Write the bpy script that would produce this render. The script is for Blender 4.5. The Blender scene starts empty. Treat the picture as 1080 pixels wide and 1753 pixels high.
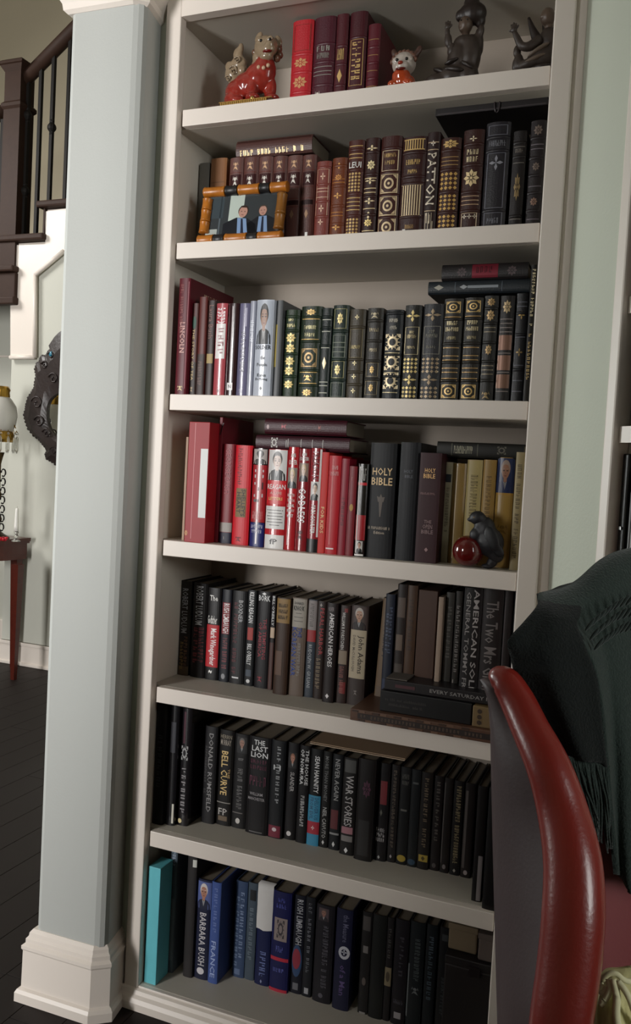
import bpy, bmesh, math, random
from mathutils import Vector, Matrix, Euler

random.seed(7)
SC = bpy.context.scene
COL = SC.collection
PI = math.pi

# ------------------------------------------------------------------ camera, world, lights, exposure
def look(o, loc, right, up, fwd):
    m = Matrix((right, up, [-v for v in fwd])).transposed().to_4x4()
    m.translation = loc
    o.matrix_world = m

cam_d = bpy.data.cameras.new('camera')
cam = bpy.data.objects.new('camera', cam_d)
COL.objects.link(cam)
look(cam, (1.0932, -1.7700, 1.3060), (0.92767, 0.36948, 0.05394), (-0.06875, 0.02702, 0.99727), (-0.36701, 0.92885, -0.05047))
cam_d.sensor_fit = 'VERTICAL'
cam_d.sensor_height = 24.0
cam_d.lens = 1444.1 / 1753.0 * 24.0
cam_d.clip_start = 0.02
SC.camera = cam

world = bpy.data.worlds.new('world')
SC.world = world
world.use_nodes = True
bgn = world.node_tree.nodes['Background']
bgn.inputs['Color'].default_value = (1.0, 0.93, 0.85, 1)
bgn.inputs['Strength'].default_value = 0.11

def area(name, loc, target, sx, sy, power, color, spread=180):
    d = bpy.data.lights.new(name, 'AREA')
    d.shape = 'RECTANGLE'; d.size = sx; d.size_y = sy; d.energy = power; d.color = color; d.spread = math.radians(spread)
    o = bpy.data.objects.new(name, d)
    COL.objects.link(o)
    o.location = loc
    o.rotation_euler = (Vector(target) - Vector(loc)).to_track_quat('-Z', 'Y').to_euler()
    return o

area('window_light_left', (-1.86, -5.0, 1.42), (0.0, 0.0, 1.34), 1.10, 2.1, 292.0, (1.0, 0.985, 0.97))
area('window_light_right', (3.0, -1.7, 1.9), (0.3, 0.0, 1.5), 0.7, 1.5, 6.0, (0.98, 1.0, 0.98), 60)
area('hall_window_light', (-4.1, 0.9, 3.5), (-2.5, 2.5, 1.1), 1.0, 1.0, 56.0, (1.0, 0.98, 0.95), 160)
area('side_window_light', (-3.9, -0.80, 1.6), (0.98, -0.15, 1.5), 0.9, 1.4, 7.6, (0.96, 1.0, 0.98), 45)

SC.view_settings.view_transform = 'Standard'
SC.view_settings.look = 'None'
SC.view_settings.exposure = 0.0
SC.view_settings.gamma = 1.0
SC.view_settings.use_curve_mapping = False

# ------------------------------------------------------------------ materials
def lin(hx):
    out = []
    for i in (0, 2, 4):
        c = int(hx[i:i+2], 16) / 255.0
        out.append(c / 12.92 if c <= 0.04045 else ((c + 0.055) / 1.055) ** 2.4)
    return tuple(out) + (1.0,)

MATS = {}
def mat(hx, rough=0.5, metal=0.0, vary=0.0, scale=30.0, bump=0.0, bscale=200.0, spec=0.5, coat=0.0, trans=0.0, emit=0.0, sheen=0.0):
    key = (hx, rough, metal, vary, scale, bump, bscale, spec, coat, trans, emit, sheen)
    if key in MATS: return MATS[key]
    m = bpy.data.materials.new('material_' + hx)
    m.use_nodes = True
    nt = m.node_tree; N = nt.nodes; Lk = nt.links
    b = N['Principled BSDF']
    b.inputs['Base Color'].default_value = lin(hx)
    b.inputs['Roughness'].default_value = rough
    b.inputs['Metallic'].default_value = metal
    b.inputs['Specular IOR Level'].default_value = spec
    b.inputs['Coat Weight'].default_value = coat
    b.inputs['Coat Roughness'].default_value = 0.12
    b.inputs['Transmission Weight'].default_value = trans
    b.inputs['Sheen Weight'].default_value = sheen
    if emit:
        b.inputs['Emission Color'].default_value = lin(hx); b.inputs['Emission Strength'].default_value = emit
    if vary or bump:
        tc = N.new('ShaderNodeTexCoord')
    if vary:
        nz = N.new('ShaderNodeTexNoise'); nz.inputs['Scale'].default_value = scale; nz.inputs['Detail'].default_value = 4
        mx = N.new('ShaderNodeMix'); mx.data_type = 'RGBA'
        c = lin(hx)
        mx.inputs[6].default_value = tuple(v * (1 - vary) for v in c[:3]) + (1,)
        mx.inputs[7].default_value = tuple(min(1, v * (1 + vary)) for v in c[:3]) + (1,)
        Lk.new(tc.outputs['Object'], nz.inputs['Vector'])
        Lk.new(nz.outputs['Fac'], mx.inputs[0]); Lk.new(mx.outputs[2], b.inputs['Base Color'])
    if bump:
        n2 = N.new('ShaderNodeTexNoise'); n2.inputs['Scale'].default_value = bscale; n2.inputs['Detail'].default_value = 3
        bp = N.new('ShaderNodeBump'); bp.inputs['Strength'].default_value = bump; bp.inputs['Distance'].default_value = 0.002
        Lk.new(tc.outputs['Object'], n2.inputs['Vector']); Lk.new(n2.outputs['Fac'], bp.inputs['Height'])
        Lk.new(bp.outputs['Normal'], b.inputs['Normal'])
    MATS[key] = m
    return m

def wood_mat(h1, h2, rough, sx=2.0, sy=40.0, spec=0.5):
    m = bpy.data.materials.new('wood_' + h1); m.use_nodes = True
    nt = m.node_tree; N = nt.nodes; Lk = nt.links; b = N['Principled BSDF']
    tc = N.new('ShaderNodeTexCoord'); mp = N.new('ShaderNodeMapping'); mp.inputs['Scale'].default_value = (sy, sx, sy)
    oi = N.new('ShaderNodeObjectInfo')
    nz = N.new('ShaderNodeTexNoise'); nz.inputs['Scale'].default_value = 1.0; nz.inputs['Detail'].default_value = 6; nz.inputs['Roughness'].default_value = 0.65
    nz.noise_dimensions = '4D'
    mx = N.new('ShaderNodeMix'); mx.data_type = 'RGBA'
    mx.inputs[6].default_value = lin(h1); mx.inputs[7].default_value = lin(h2)
    mul = N.new('ShaderNodeMath'); mul.operation = 'MULTIPLY'; mul.inputs[1].default_value = 31.0
    Lk.new(oi.outputs['Random'], mul.inputs[0]); Lk.new(mul.outputs[0], nz.inputs['W'])
    Lk.new(tc.outputs['Object'], mp.inputs['Vector']); Lk.new(mp.outputs['Vector'], nz.inputs['Vector'])
    Lk.new(nz.outputs['Fac'], mx.inputs[0]); Lk.new(mx.outputs[2], b.inputs['Base Color'])
    b.inputs['Roughness'].default_value = rough
    b.inputs['Specular IOR Level'].default_value = spec
    return m

WHITE = mat('e5dbd1', 0.38, vary=0.02, scale=3)
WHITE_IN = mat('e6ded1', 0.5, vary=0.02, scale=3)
BACK_SHADED = mat('ab9f92', 0.6, vary=0.03, scale=3)  # back of the white case, recess shade put into the colour
SHELF_SHADED = mat('c6c0b4', 0.5, vary=0.03, scale=4)  # shelf boards greyed likewise, their shade is in the colour
GREEN_WALL = mat('c6cabb', 0.75, vary=0.02, scale=4, bump=0.35, bscale=160)
COLUMN_WALL = mat('b0b2ae', 0.7, vary=0.015, scale=3, bump=0.2, bscale=160)
HALL_WALL = mat('c6c6bb', 0.8, vary=0.03, scale=2)
IRON = mat('15120f', 0.65, spec=0.25)
DARKWOOD = wood_mat('2c1d17', '3d2a20', 0.6, 4, 30, 0.2)
REDWOOD = wood_mat('3c1712', '5a2318', 0.22, 4, 30)
BRASS = mat('b08a3c', 0.28, metal=0.9)
GLASS = mat('f4f4f0', 0.06, trans=0.92, spec=0.6)

# ------------------------------------------------------------------ mesh helpers
def link(o, parent=None):
    COL.objects.link(o)
    if parent: o.parent = parent
    return o

def mesh_obj(name, verts, faces, mats, parent=None, idx=None, smooth=False):
    me = bpy.data.meshes.new(name)
    me.from_pydata([tuple(v) for v in verts], [], faces)
    for m in (mats if isinstance(mats, (list, tuple)) else [mats]): me.materials.append(m)
    if idx: me.polygons.foreach_set('material_index', idx)
    if smooth: me.polygons.foreach_set('use_smooth', [True] * len(faces))
    me.update()
    return link(bpy.data.objects.new(name, me), parent)

def bm_obj(name, bm, m, parent=None, smooth=False):
    bmesh.ops.recalc_face_normals(bm, faces=bm.faces[:])
    me = bpy.data.meshes.new(name)
    bm.to_mesh(me); bm.free()
    for k in (m if isinstance(m, (list, tuple)) else [m]): me.materials.append(k)
    if smooth:
        me.polygons.foreach_set('use_smooth', [True] * len(me.polygons))
    return link(bpy.data.objects.new(name, me), parent)

def thing(name, label, cat, loc=(0, 0, 0), rot=(0, 0, 0), group=None):
    o = bpy.data.objects.new(name, None)
    o.empty_display_size = 0.02
    COL.objects.link(o); o.location = loc; o.rotation_euler = rot
    o['label'] = label; o['category'] = cat
    if group: o['group'] = group
    return o

def tag(o, label, cat, group=None):
    o['label'] = label; o['category'] = cat
    if group: o['group'] = group
    return o

def structure(o):
    o['kind'] = 'structure'
    return o

def box_bm(bm, a, b, bev=0.0):
    x0, y0, z0 = a; x1, y1, z1 = b
    vs = [bm.verts.new(p) for p in ((x0,y0,z0),(x1,y0,z0),(x1,y1,z0),(x0,y1,z0),(x0,y0,z1),(x1,y0,z1),(x1,y1,z1),(x0,y1,z1))]
    fs = [bm.faces.new([vs[i] for i in f]) for f in ((3,2,1,0),(4,5,6,7),(0,1,5,4),(1,2,6,5),(2,3,7,6),(3,0,4,7))]
    if bev:
        es = list({e for f in fs for e in f.edges})
        bmesh.ops.bevel(bm, geom=es, offset=bev, segments=2, affect='EDGES', profile=0.5)

def box(name, a, b, m, parent=None, bev=0.0):
    bm = bmesh.new(); box_bm(bm, a, b, bev)
    return bm_obj(name, bm, m, parent)

def offset_poly(pts, d):
    n = len(pts); out = []
    for i in range(n):
        p0 = Vector(pts[i-1]); p1 = Vector(pts[i]); p2 = Vector(pts[(i+1) % n])
        e1 = (p1 - p0).normalized(); e2 = (p2 - p1).normalized()
        n1 = Vector((e1.y, -e1.x)); n2 = Vector((e2.y, -e2.x))
        k = (n1 + n2); k = k / max(0.3, k.dot(n1))
        out.append(tuple(p1 + k * d))
    return out

def loft_poly(name, rings, m, parent=None, smooth=False):
    # rings: list of (points, z) with the same number of points, counter-clockwise
    v = []; f = []; n = len(rings[0][0])
    for pts, z in rings: v += [(p[0], p[1], z) for p in pts]
    for k in range(len(rings) - 1):
        for i in range(n):
            a = k*n + i; b = k*n + (i+1) % n
            f.append((a, b, b + n, a + n))
    f.append(tuple(range(n))[::-1]); f.append(tuple(range((len(rings)-1)*n, len(rings)*n)))
    return mesh_obj(name, v, f, m, parent, smooth=smooth)

def lathe_bm(bm, prof, c, n=20, rx=1.0, ry=1.0):
    rings = []
    for r, z in prof:
        rings.append([bm.verts.new((c[0] + r*rx*math.cos(2*PI*i/n), c[1] + r*ry*math.sin(2*PI*i/n), c[2] + z)) for i in range(n)])
    for k in range(len(rings) - 1):
        for i in range(n):
            bm.faces.new((rings[k][i], rings[k][(i+1) % n], rings[k+1][(i+1) % n], rings[k+1][i]))
    bm.faces.new(rings[0][::-1]); bm.faces.new(rings[-1])

def lathe(name, prof, c, m, parent=None, n=20, smooth=True):
    bm = bmesh.new(); lathe_bm(bm, prof, c, n)
    return bm_obj(name, bm, m, parent, smooth)

def tube_bm(bm, pts, rad, n=8, squash=None):
    pts = [Vector(p) for p in pts]
    rings = []
    for i, p in enumerate(pts):
        t = (pts[min(i+1, len(pts)-1)] - pts[max(i-1, 0)]).normalized()
        ref = Vector((0, 0, 1)) if abs(t.z) < 0.9 else Vector((1, 0, 0))
        if squash: ref = Vector(squash)
        s = t.cross(ref).normalized(); u = s.cross(t).normalized()
        r = rad[i] if isinstance(rad, (list, tuple)) else rad
        rings.append([bm.verts.new(p + s*r*math.cos(2*PI*k/n) + u*r*math.sin(2*PI*k/n)) for k in range(n)])
    for a, b in zip(rings[:-1], rings[1:]):
        for k in range(n):
            bm.faces.new((a[k], a[(k+1) % n], b[(k+1) % n], b[k]))
    bm.faces.new(rings[0][::-1]); bm.faces.new(rings[-1])

def tube(name, pts, rad, m, parent=None, n=8):
    bm = bmesh.new(); tube_bm(bm, pts, rad, n)
    return bm_obj(name, bm, m, parent, True)

def ball_bm(bm, c, r, rot=(0, 0, 0), u=14, v=9):
    r = r if isinstance(r, (tuple, list)) else (r, r, r)
    M = Matrix.Translation(c) @ Euler(rot).to_matrix().to_4x4() @ Matrix.Diagonal((r[0], r[1], r[2], 1))
    bmesh.ops.create_uvsphere(bm, u_segments=u, v_segments=v, radius=1.0, matrix=M)

DG = None
def blobs(name, items, m, parent=None, voxel=0.004, smooth_it=2):
    # ellipsoids fused into one continuous skin
    bm = bmesh.new()
    for it in items: ball_bm(bm, *it)
    o = bm_obj(name, bm, m, None, True)
    md = o.modifiers.new('fuse', 'REMESH'); md.mode = 'VOXEL'; md.voxel_size = voxel; md.use_smooth_shade = True
    if smooth_it:
        ms = o.modifiers.new('soften', 'SMOOTH'); ms.iterations = smooth_it; ms.factor = 0.5
    dg = bpy.context.evaluated_depsgraph_get()
    me = bpy.data.meshes.new_from_object(o.evaluated_get(dg))
    old = o.data; o.modifiers.clear(); o.data = me; bpy.data.meshes.remove(old)
    if parent: o.parent = parent
    return o

def catmull(p, n):
    p = [Vector(q) for q in p]
    p = [p[0]*2 - p[1]] + p + [p[-1]*2 - p[-2]]
    out = []
    for i in range(1, len(p) - 2):
        for k in range(n):
            t = k / n
            out.append(0.5*((2*p[i]) + (-p[i-1]+p[i+1])*t + (2*p[i-1]-5*p[i]+4*p[i+1]-p[i+2])*t*t + (-p[i-1]+3*p[i]-3*p[i+1]+p[i+2])*t**3))
    out.append(p[-2])
    return out

def sheet(name, rows, m, parent=None, nu=6, nv=5, thick=0.0, wob=0.0, seed=1, fold=None):
    rnd = random.Random(seed)
    R = [catmull(r, nu) for r in rows]
    cols = [catmull([R[k][i] for k in range(len(R))], nv) for i in range(len(R[0]))]
    nR = len(cols[0]); nC = len(cols)
    grid = [[cols[i][k].copy() for i in range(nC)] for k in range(nR)]
    if fold:
        for k in range(nR):
            for i in range(nC): grid[k][i] += Vector(fold(i/(nC-1), k/(nR-1)))
    v = [p for r in grid for p in r]; f = []
    for k in range(nR-1):
        for i in range(nC-1):
            a = k*nC+i; f.append((a, a+1, a+nC+1, a+nC))
    if thick:
        # back layer pushed along local normals
        nrm = []
        for k in range(nR):
            for i in range(nC):
                du = grid[k][min(i+1, nC-1)] - grid[k][max(i-1, 0)]; dv = grid[min(k+1, nR-1)][i] - grid[max(k-1, 0)][i]
                nn = du.cross(dv); nrm.append(nn.normalized() if nn.length > 1e-9 else Vector((0, 1, 0)))
        n = len(v); v = v + [p + q*thick for p, q in zip(v, nrm)]
        f += [tuple(n + i for i in reversed(q)) for q in f]
        rim = [k*nC for k in range(nR)]
        for k in range(nR-1):
            a, b = k*nC, (k+1)*nC; f.append((a, a+n, b+n, b)[::-1])
            a, b = k*nC+nC-1, (k+1)*nC+nC-1; f.append((a, a+n, b+n, b))
        for i in range(nC-1):
            a, b = i, i+1; f.append((a, a+n, b+n, b))
            a, b = (nR-1)*nC+i, (nR-1)*nC+i+1; f.append((a, a+n, b+n, b)[::-1])
    o = mesh_obj(name, v, f, m, parent, smooth=True)
    return o

# ------------------------------------------------------------------ sizes of the built-in bookcase
W = 0.8487            # clear width of the opening
TH = 0.0384           # shelf thickness
SZ = (2.1400, 1.8287, 1.4685, 1.1148, 0.7519, 0.3897, 0.0000)          # shelf tops, highest first, last = case floor
DP = 0.295         # inner depth
XL, XR = -0.024, W + 0.022
FLOOR = -0.052
TOP = 2.35

# ------------------------------------------------------------------ the setting
floor = structure(box('floor', (-6.0, -4.5, FLOOR - 0.1), (4.0, 4.2, FLOOR - 0.012), mat('0d0807', 0.6)))
PLANK = wood_mat('120b09', '1d1310', 0.55, 3, 26, 0.22)
pw, gap = 0.127, 0.0012
bmp = bmesh.new(); box_bm(bmp, (0, 0, -0.012), (pw - gap, 1.8 - gap, 0.0), 0.0012)
plank0 = bm_obj('plank', bmp, PLANK, floor)
first = True
nrow = 0
for i in range(-37, 20):
    x = i * pw
    y = -3.6 + random.random() * -0.9
    while y < 2.6:
        if x > -0.30 and y > 0.0: break
        o = plank0 if first else plank0.copy()
        if not first: COL.objects.link(o)
        o.parent = floor
        first = False
        o.location = (x, y, FLOOR)
        y += 1.8
ceiling = structure(box('ceiling', (-0.3, -4.5, 2.85), (4.0, 0.5, 2.95), mat('d8d6cc', 0.8)))
structure(box('ceiling', (-6.0, -4.5, 5.2), (-0.3, 4.2, 5.3), mat('b8b2a0', 0.8)))

# wall end (bullnosed) to the left of the bookcase, with its base and crown
shaft = [(-0.255, 0.34), (-0.258, -0.085), (-0.25, -0.098), (-0.24, -0.102), (-0.082, -0.098), (-0.070, -0.094), (-0.061, -0.087), (-0.057, -0.076), (-0.076, 0.02), (-0.076, 0.34)]
wl = structure(loft_poly('wall_left', [(shaft, FLOOR), (shaft, 2.40)], COLUMN_WALL))
bs = [(-0.255, 0.34), (-0.258, -0.102), (-0.082, -0.098), (-0.059, -0.080), (-0.076, 0.012), (-0.076, 0.34)]
prof = [(0.030, FLOOR), (0.030, -0.030), (0.026, -0.022), (0.019, -0.018), (0.018, 0.075), (0.021, 0.080), (0.021, 0.088), (0.014, 0.094), (0.014, 0.104), (0.009, 0.110), (0.008, 0.118), (0.002, 0.126)]
structure(loft_poly('baseboard_left', [(offset_poly(bs, d), z) for d, z in prof], WHITE))
cp = [(0.002, 2.345), (0.010, 2.352), (0.012, 2.366), (0.030, 2.395), (0.045, 2.42), (0.05, 2.45), (0.05, 2.86)]
structure(loft_poly('trim_1', [(offset_poly(bs, d), z) for d, z in cp], WHITE))
structure(box('wall_filler', (-0.078, 0.004, FLOOR), (-0.046, 0.34, 2.85), GREEN_WALL))
structure(box('wall_back', (-0.30, 0.34, FLOOR), (2.2, 0.46, 2.85), GREEN_WALL))

# wall on the right, turned towards the window
def on45(s, d, z):       # s along the wall, d out of the wall
    r = 0.70710678
    return (0.912 + s*r - d*r, -s*r - d*r, z)
def prism45(name, s0, s1, d0, d1, z0, z1, m, parent=None, bev=0.0):
    bm = bmesh.new(); box_bm(bm, (s0, -d1, z0), (s1, -d0, z1), bev)
    for v in bm.verts: v.co = Vector(on45(v.co.x, -v.co.y, v.co.z))
    return bm_obj(name, bm, m, parent)
structure(prism45('wall_right', -0.02, 0.140, -0.05, 0.0, FLOOR, 2.85, GREEN_WALL))
structure(prism45('wall_beyond', 1.02, 1.6, -0.05, 0.0, FLOOR, 2.85, GREEN_WALL))

structure(box('light_blocker_low', (-0.955, -2.74, FLOOR), (-0.746, -2.60, 1.16), GREEN_WALL))  # unseen low wall, added to keep window light off the lower shelves
structure(box('light_blocker_wall', (-0.745, -2.74, FLOOR), (4.0, -2.60, 2.85), GREEN_WALL))  # unseen wall added behind the camera so daylight fades to the right

# ------------------------------------------------------------------ the built-in bookcase
bc = thing('built_in_bookcase', 'tall white painted built-in bookcase of seven open compartments full of books', 'bookcase', (0, 0, 0))
box('side_panel', (XL - 0.018, 0.012, -0.03), (XL, DP + 0.006, TOP + 0.02), WHITE_IN, bc)
box('side_panel', (XR, 0.012, -0.03), (XR + 0.018, DP + 0.006, TOP + 0.02), WHITE_IN, bc)
box('back_panel', (XL, DP, -0.03), (XR, DP + 0.006, TOP + 0.02), BACK_SHADED, bc)
box('top_panel', (XL, 0.012, TOP + 0.004), (XR, DP, TOP + 0.02), SHELF_SHADED, bc)
box('bottom_panel', (XL, -0.002, -0.02), (XR, DP, 0.0), SHELF_SHADED, bc)
box('stile', (-0.048, -0.014, -0.02), (-0.007, 0.012, 2.62), WHITE, bc, 0.003)
box('stile', (W + 0.002, -0.014, -0.02), (W + 0.043, 0.012, 2.62), WHITE, bc, 0.003)
box('edge_strip', (W + 0.043, -0.002, FLOOR), (W + 0.064, 0.012, 2.62), WHITE, bc, 0.002)
box('top_rail', (-0.007, -0.0135, TOP), (W + 0.002, 0.012, 2.62), WHITE, bc)
box('base_rail', (-0.007, -0.0135, FLOOR + 0.002), (W + 0.002, 0.012, -0.0005), WHITE, bc, 0.002)
box('base_rail_end', (-0.048, -0.0135, FLOOR + 0.002), (-0.007, 0.012, -0.021), WHITE, bc)
v = []; f = []
sh = [(-0.014, FLOOR + 0.046), (-0.020, FLOOR + 0.043), (-0.023, FLOOR + 0.034), (-0.030, FLOOR + 0.028), (-0.034, FLOOR + 0.018), (-0.034, FLOOR), (-0.014, FLOOR)]
for x in (-0.056, W + 0.043):
    v += [(x, y, z) for y, z in sh]
n = len(sh)
f = [(i, (i+1) % n, n + (i+1) % n, n + i) for i in range(n)] + [tuple(range(n))[::-1], tuple(range(n, 2*n))]
mesh_obj('base_moulding', v, f, WHITE, bc)
for z in SZ[:6]:
    s = box('shelf', (XL + 0.001, 0.021, z - TH), (XR - 0.001, DP - 0.001, z), SHELF_SHADED, bc)
    box('shelf_edge', (0.0, 0.0, z - TH), (W - 0.001, 0.020, z), WHITE, s, 0.0015)
# shelf pin holes down the side panel
bmh = bmesh.new()
hole_x = XL + 0.0006
z = 0.10
while z < 2.32:
    if all(not (q - TH - 0.004 < z < q + 0.004) for q in SZ):
        for y in (0.028, 0.255):
            ring = [bmh.verts.new((hole_x, y + 0.0026*math.cos(a*PI/4), z + 0.0026*math.sin(a*PI/4))) for a in range(8)]
            bmh.faces.new(ring)
    z += 0.064
hs = bm_obj('pin_holes', bmh, mat('1a1714', 0.9), bc); hs['kind'] = 'stuff'

# ------------------------------------------------------------------ books
FONT_CACHE = {}
def glyphs(txt):
    if txt in FONT_CACHE: return FONT_CACHE[txt]
    cu = bpy.data.curves.new('lettering', 'FONT')
    cu.body = txt; cu.resolution_u = 1; cu.offset = 0.012; cu.fill_mode = 'FRONT'
    o = bpy.data.objects.new('lettering', cu)
    me = o.to_mesh()
    vs = [(q.co.x, q.co.y) for q in me.vertices]; fs = [tuple(p.vertices) for p in me.polygons]
    o.to_mesh_clear(); bpy.data.objects.remove(o); bpy.data.curves.remove(cu)
    x0 = min(a for a, b in vs); x1 = max(a for a, b in vs); y0 = min(b for a, b in vs); y1 = max(b for a, b in vs)
    vs = [((a-x0)/(x1-x0), (b-y0)/(y1-y0)) for a, b in vs]
    FONT_CACHE[txt] = (vs, fs)
    return FONT_CACHE[txt]

def ring_pts(cx, cy, rx, ry, n=14, a0=0.0, a1=2*PI):
    full = abs(a1 - a0) > 6.2
    k = n if full else n + 1
    return [(cx + rx*math.cos(a0 + (a1-a0)*i/n), cy + ry*math.sin(a0 + (a1-a0)*i/n)) for i in range(k)]

def quadgrid(u0, u1, v0, v1, n=6):
    pts = []; fs = []
    for i in range(n+1):
        u = u0 + (u1-u0)*i/n; pts += [(u, v0), (u, v1)]
    for i in range(n): fs.append((2*i, 2*i+2, 2*i+3, 2*i+1))
    return pts, fs

class Print:
    """flat print on a spine: polygons given in fractions of width and height"""
    def __init__(s): s.parts = {}; s.item = 0
    def add(s, name, pts, faces, m, layer):
        P = s.parts.setdefault((name, s.item), [[], [], [], []])
        if m not in P[3]: P[3].append(m)
        k = len(P[0]); P[0] += [(a, b, layer) for a, b in pts]; P[1] += [tuple(k+i for i in q) for q in faces]; P[2] += [P[3].index(m)] * len(faces)
    def poly(s, name, pts, m, layer): s.add(name, pts, [tuple(range(len(pts)))], m, layer)

def ornament(pr, kind, u0, u1, v0, v1, m, L, asp):
    # asp = height / width of the spine, so round things stay round
    cu, cv = (u0+u1)/2, (v0+v1)/2; ru, rv = (u1-u0)/2, (v1-v0)/2
    nm = 'gilt_ornament'
    q = lambda a, b: (cu + a*ru, cv + b*rv)
    if kind == 'dia':
        pr.poly(nm, [q(0,-1), q(.7,0), q(0,1), q(-.7,0)], m, L)
    elif kind == 'cross':
        for k in range(4):
            a = k*PI/2; c, s_ = math.cos(a), math.sin(a)
            pr.poly(nm, [q(0,0), q(.55*c-.22*s_, .55*s_+.22*c), q(c, s_), q(.55*c+.22*s_, .55*s_-.22*c)], m, L)
    elif kind == 'flower':
        for k in range(8):
            a = k*PI/4; c, s_ = math.cos(a), math.sin(a)
            pr.poly(nm, [q(.2*c, .2*s_), q(.65*c-.25*s_, .65*s_+.25*c), q(c, s_), q(.65*c+.25*s_, .65*s_-.25*c)], m, L)
        pr.poly(nm, ring_pts(cu, cv, ru*.17, rv*.17, 8), m, L)
    elif kind == 'lat':
        nu = 4; nv = max(3, int(round(nu * rv/ru * asp)))
        du, dv = 2*ru/nu, 2*rv/nv
        for i in range(nu):
            for j in range(nv):
                a, b = u0 + du*(i+.5), v0 + dv*(j+.5)
                pr.poly(nm, [(a, b-dv*.42), (a+du*.42, b), (a, b+dv*.42), (a-du*.42, b)], m, L)
    elif kind == 'stripes':
        n = 8
        for i in range(n):
            a = u0 + 2*ru*(i+.25)/n
            pr.poly(nm, [(a, v0), (a+ru/n*.9, v0), (a+ru/n*.9, v1), (a, v1)], m, L)
        for b in (v0, v1): pr.add(nm, *quadgrid(u0-.03, u1+.03, b-.005, b+.005), m, L)
    elif kind == 'scroll':
        pr.poly(nm, ring_pts(cu, cv+.35*rv, ru*.5, rv*.35, 9), m, L)
        pr.poly(nm, [q(-.9,-.9), q(-.2,-.5), q(.9,-.9), q(.3,-.1), q(-.3,-.1)], m, L)
        pr.poly(nm, [q(-1,.1), q(-.6,.4), q(-.7,.9)], m, L); pr.poly(nm, [q(1,.1), q(.6,.4), q(.7,.9)], m, L)
    elif kind == 'circle':
        pr.poly(nm, ring_pts(cu, cv, ru, rv, 16), m, L)
    elif kind in ('ring', 'target', 'burst'):
        n = 16; r0 = {'ring': .55, 'target': .38, 'burst': .45}[kind]; r1 = {'ring': 1.0, 'target': .58, 'burst': .72}[kind]
        a = ring_pts(cu, cv, ru*r0, rv*r0, n); b = ring_pts(cu, cv, ru*r1, rv*r1, n)
        pr.add(nm, a+b, [(i, (i+1) % n, n+(i+1) % n, n+i) for i in range(n)], m, L)
        if kind == 'target':
            t = .10
            for A, B, C_, D in ((-1,1,-1,-1+t),(-1,1,1-t,1),(-1,-1+t,-1,1),(1-t,1,-1,1)):
                pr.poly(nm, [q(A,C_), q(B,C_), q(B,D), q(A,D)], m, L)
            for sx, sy in ((-1,-1),(1,-1),(1,1),(-1,1)): pr.poly(nm, [q(.85*sx,.85*sy), q(.45*sx,.85*sy), q(.85*sx,.45*sy)], m, L)
            pr.poly(nm, ring_pts(cu, cv, ru*.15, rv*.15, 8), m, L)
        if kind == 'burst':
            for k in range(12):
                w_ = k*PI/6; e = .13
                pr.poly(nm, [q(.75*math.cos(w_-e), .75*math.sin(w_-e)), q(1.0*math.cos(w_), 1.0*math.sin(w_)), q(.75*math.cos(w_+e), .75*math.sin(w_+e))], m, L)
            for sx, sy in ((-1,-1),(1,-1),(1,1),(-1,1)): pr.poly(nm, [q(sx,sy), q(.5*sx,sy), q(.68*sx,.68*sy), q(sx,.5*sy)], m, L)
    elif kind == 'torch':
        pr.poly(nm, [q(-.12,-1), q(.12,-1), q(.4,.35), q(-.4,.35)], m, L)
        pr.poly(nm, [q(-.6,.3), q(.6,.3), q(.85,.75), q(.3,.7), q(0,1), q(-.3,.7), q(-.85,.8)], m, L)

def portrait(pr, u0, u1, v0, v1, bg, suit, skin, hair, L, gl):
    nm = 'portrait_print'
    M = lambda h: mat(h, gl)
    W_, H_ = u1-u0, v1-v0
    q = lambda a, b: (u0 + a*W_, v0 + b*H_)
    pr.add(nm, *quadgrid(u0, u1, v0, v1), M(bg), L)
    pr.poly(nm, [q(.04,0), q(.96,0), q(.93,.2), q(.80,.31), q(.62,.36), q(.38,.36), q(.2,.31), q(.07,.2)], M(suit), L+1)
    pr.poly(nm, [q(.40,.37), q(.5,.08), q(.60,.37)], M('c9c9c8'), L+2)
    pr.poly(nm, [q(.47,.30), q(.5,.06), q(.53,.30), q(.5,.34)], M('33343c'), L+3)
    pr.poly(nm, [q(.41,.33), q(.5,.28), q(.59,.33), q(.6,.48), q(.4,.48)], M(skin), L+3)
    pr.poly(nm, [(a, b) for a, b in ring_pts(*q(.5,.70), .27*W_, .25*H_, 16)], M(hair), L+3)
    pr.poly(nm, [(a, b) for a, b in ring_pts(*q(.5,.62), .215*W_, .225*H_, 16)], M(skin), L+4)
    pr.poly(nm, [q(.28,.72), q(.35,.80), q(.5,.82), q(.66,.79), q(.72,.72), q(.70,.86), q(.5,.94), q(.31,.87)], M(hair), L+5)
    for s in (.40, .60):
        pr.poly(nm, [q(s-.06,.655), q(s+.06,.655), q(s+.05,.625), q(s-.05,.625)], M('3a2c28'), L+5)
        pr.poly(nm, [q(s-.07,.705), q(s+.07,.705), q(s+.06,.69), q(s-.06,.69)], M(hair), L+5)
    pr.poly(nm, [q(.49,.63), q(.545,.55), q(.47,.55)], M('8e6a5a'), L+5)
    pr.poly(nm, [q(.42,.50), q(.58,.50), q(.55,.475), q(.45,.475)], M('7a3e3a'), L+5)

PAGES = mat('b9ad98', 0.85, vary=0.06, scale=80)
PAGES_DARK = mat('857a6a', 0.85, vary=0.08, scale=80)

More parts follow.
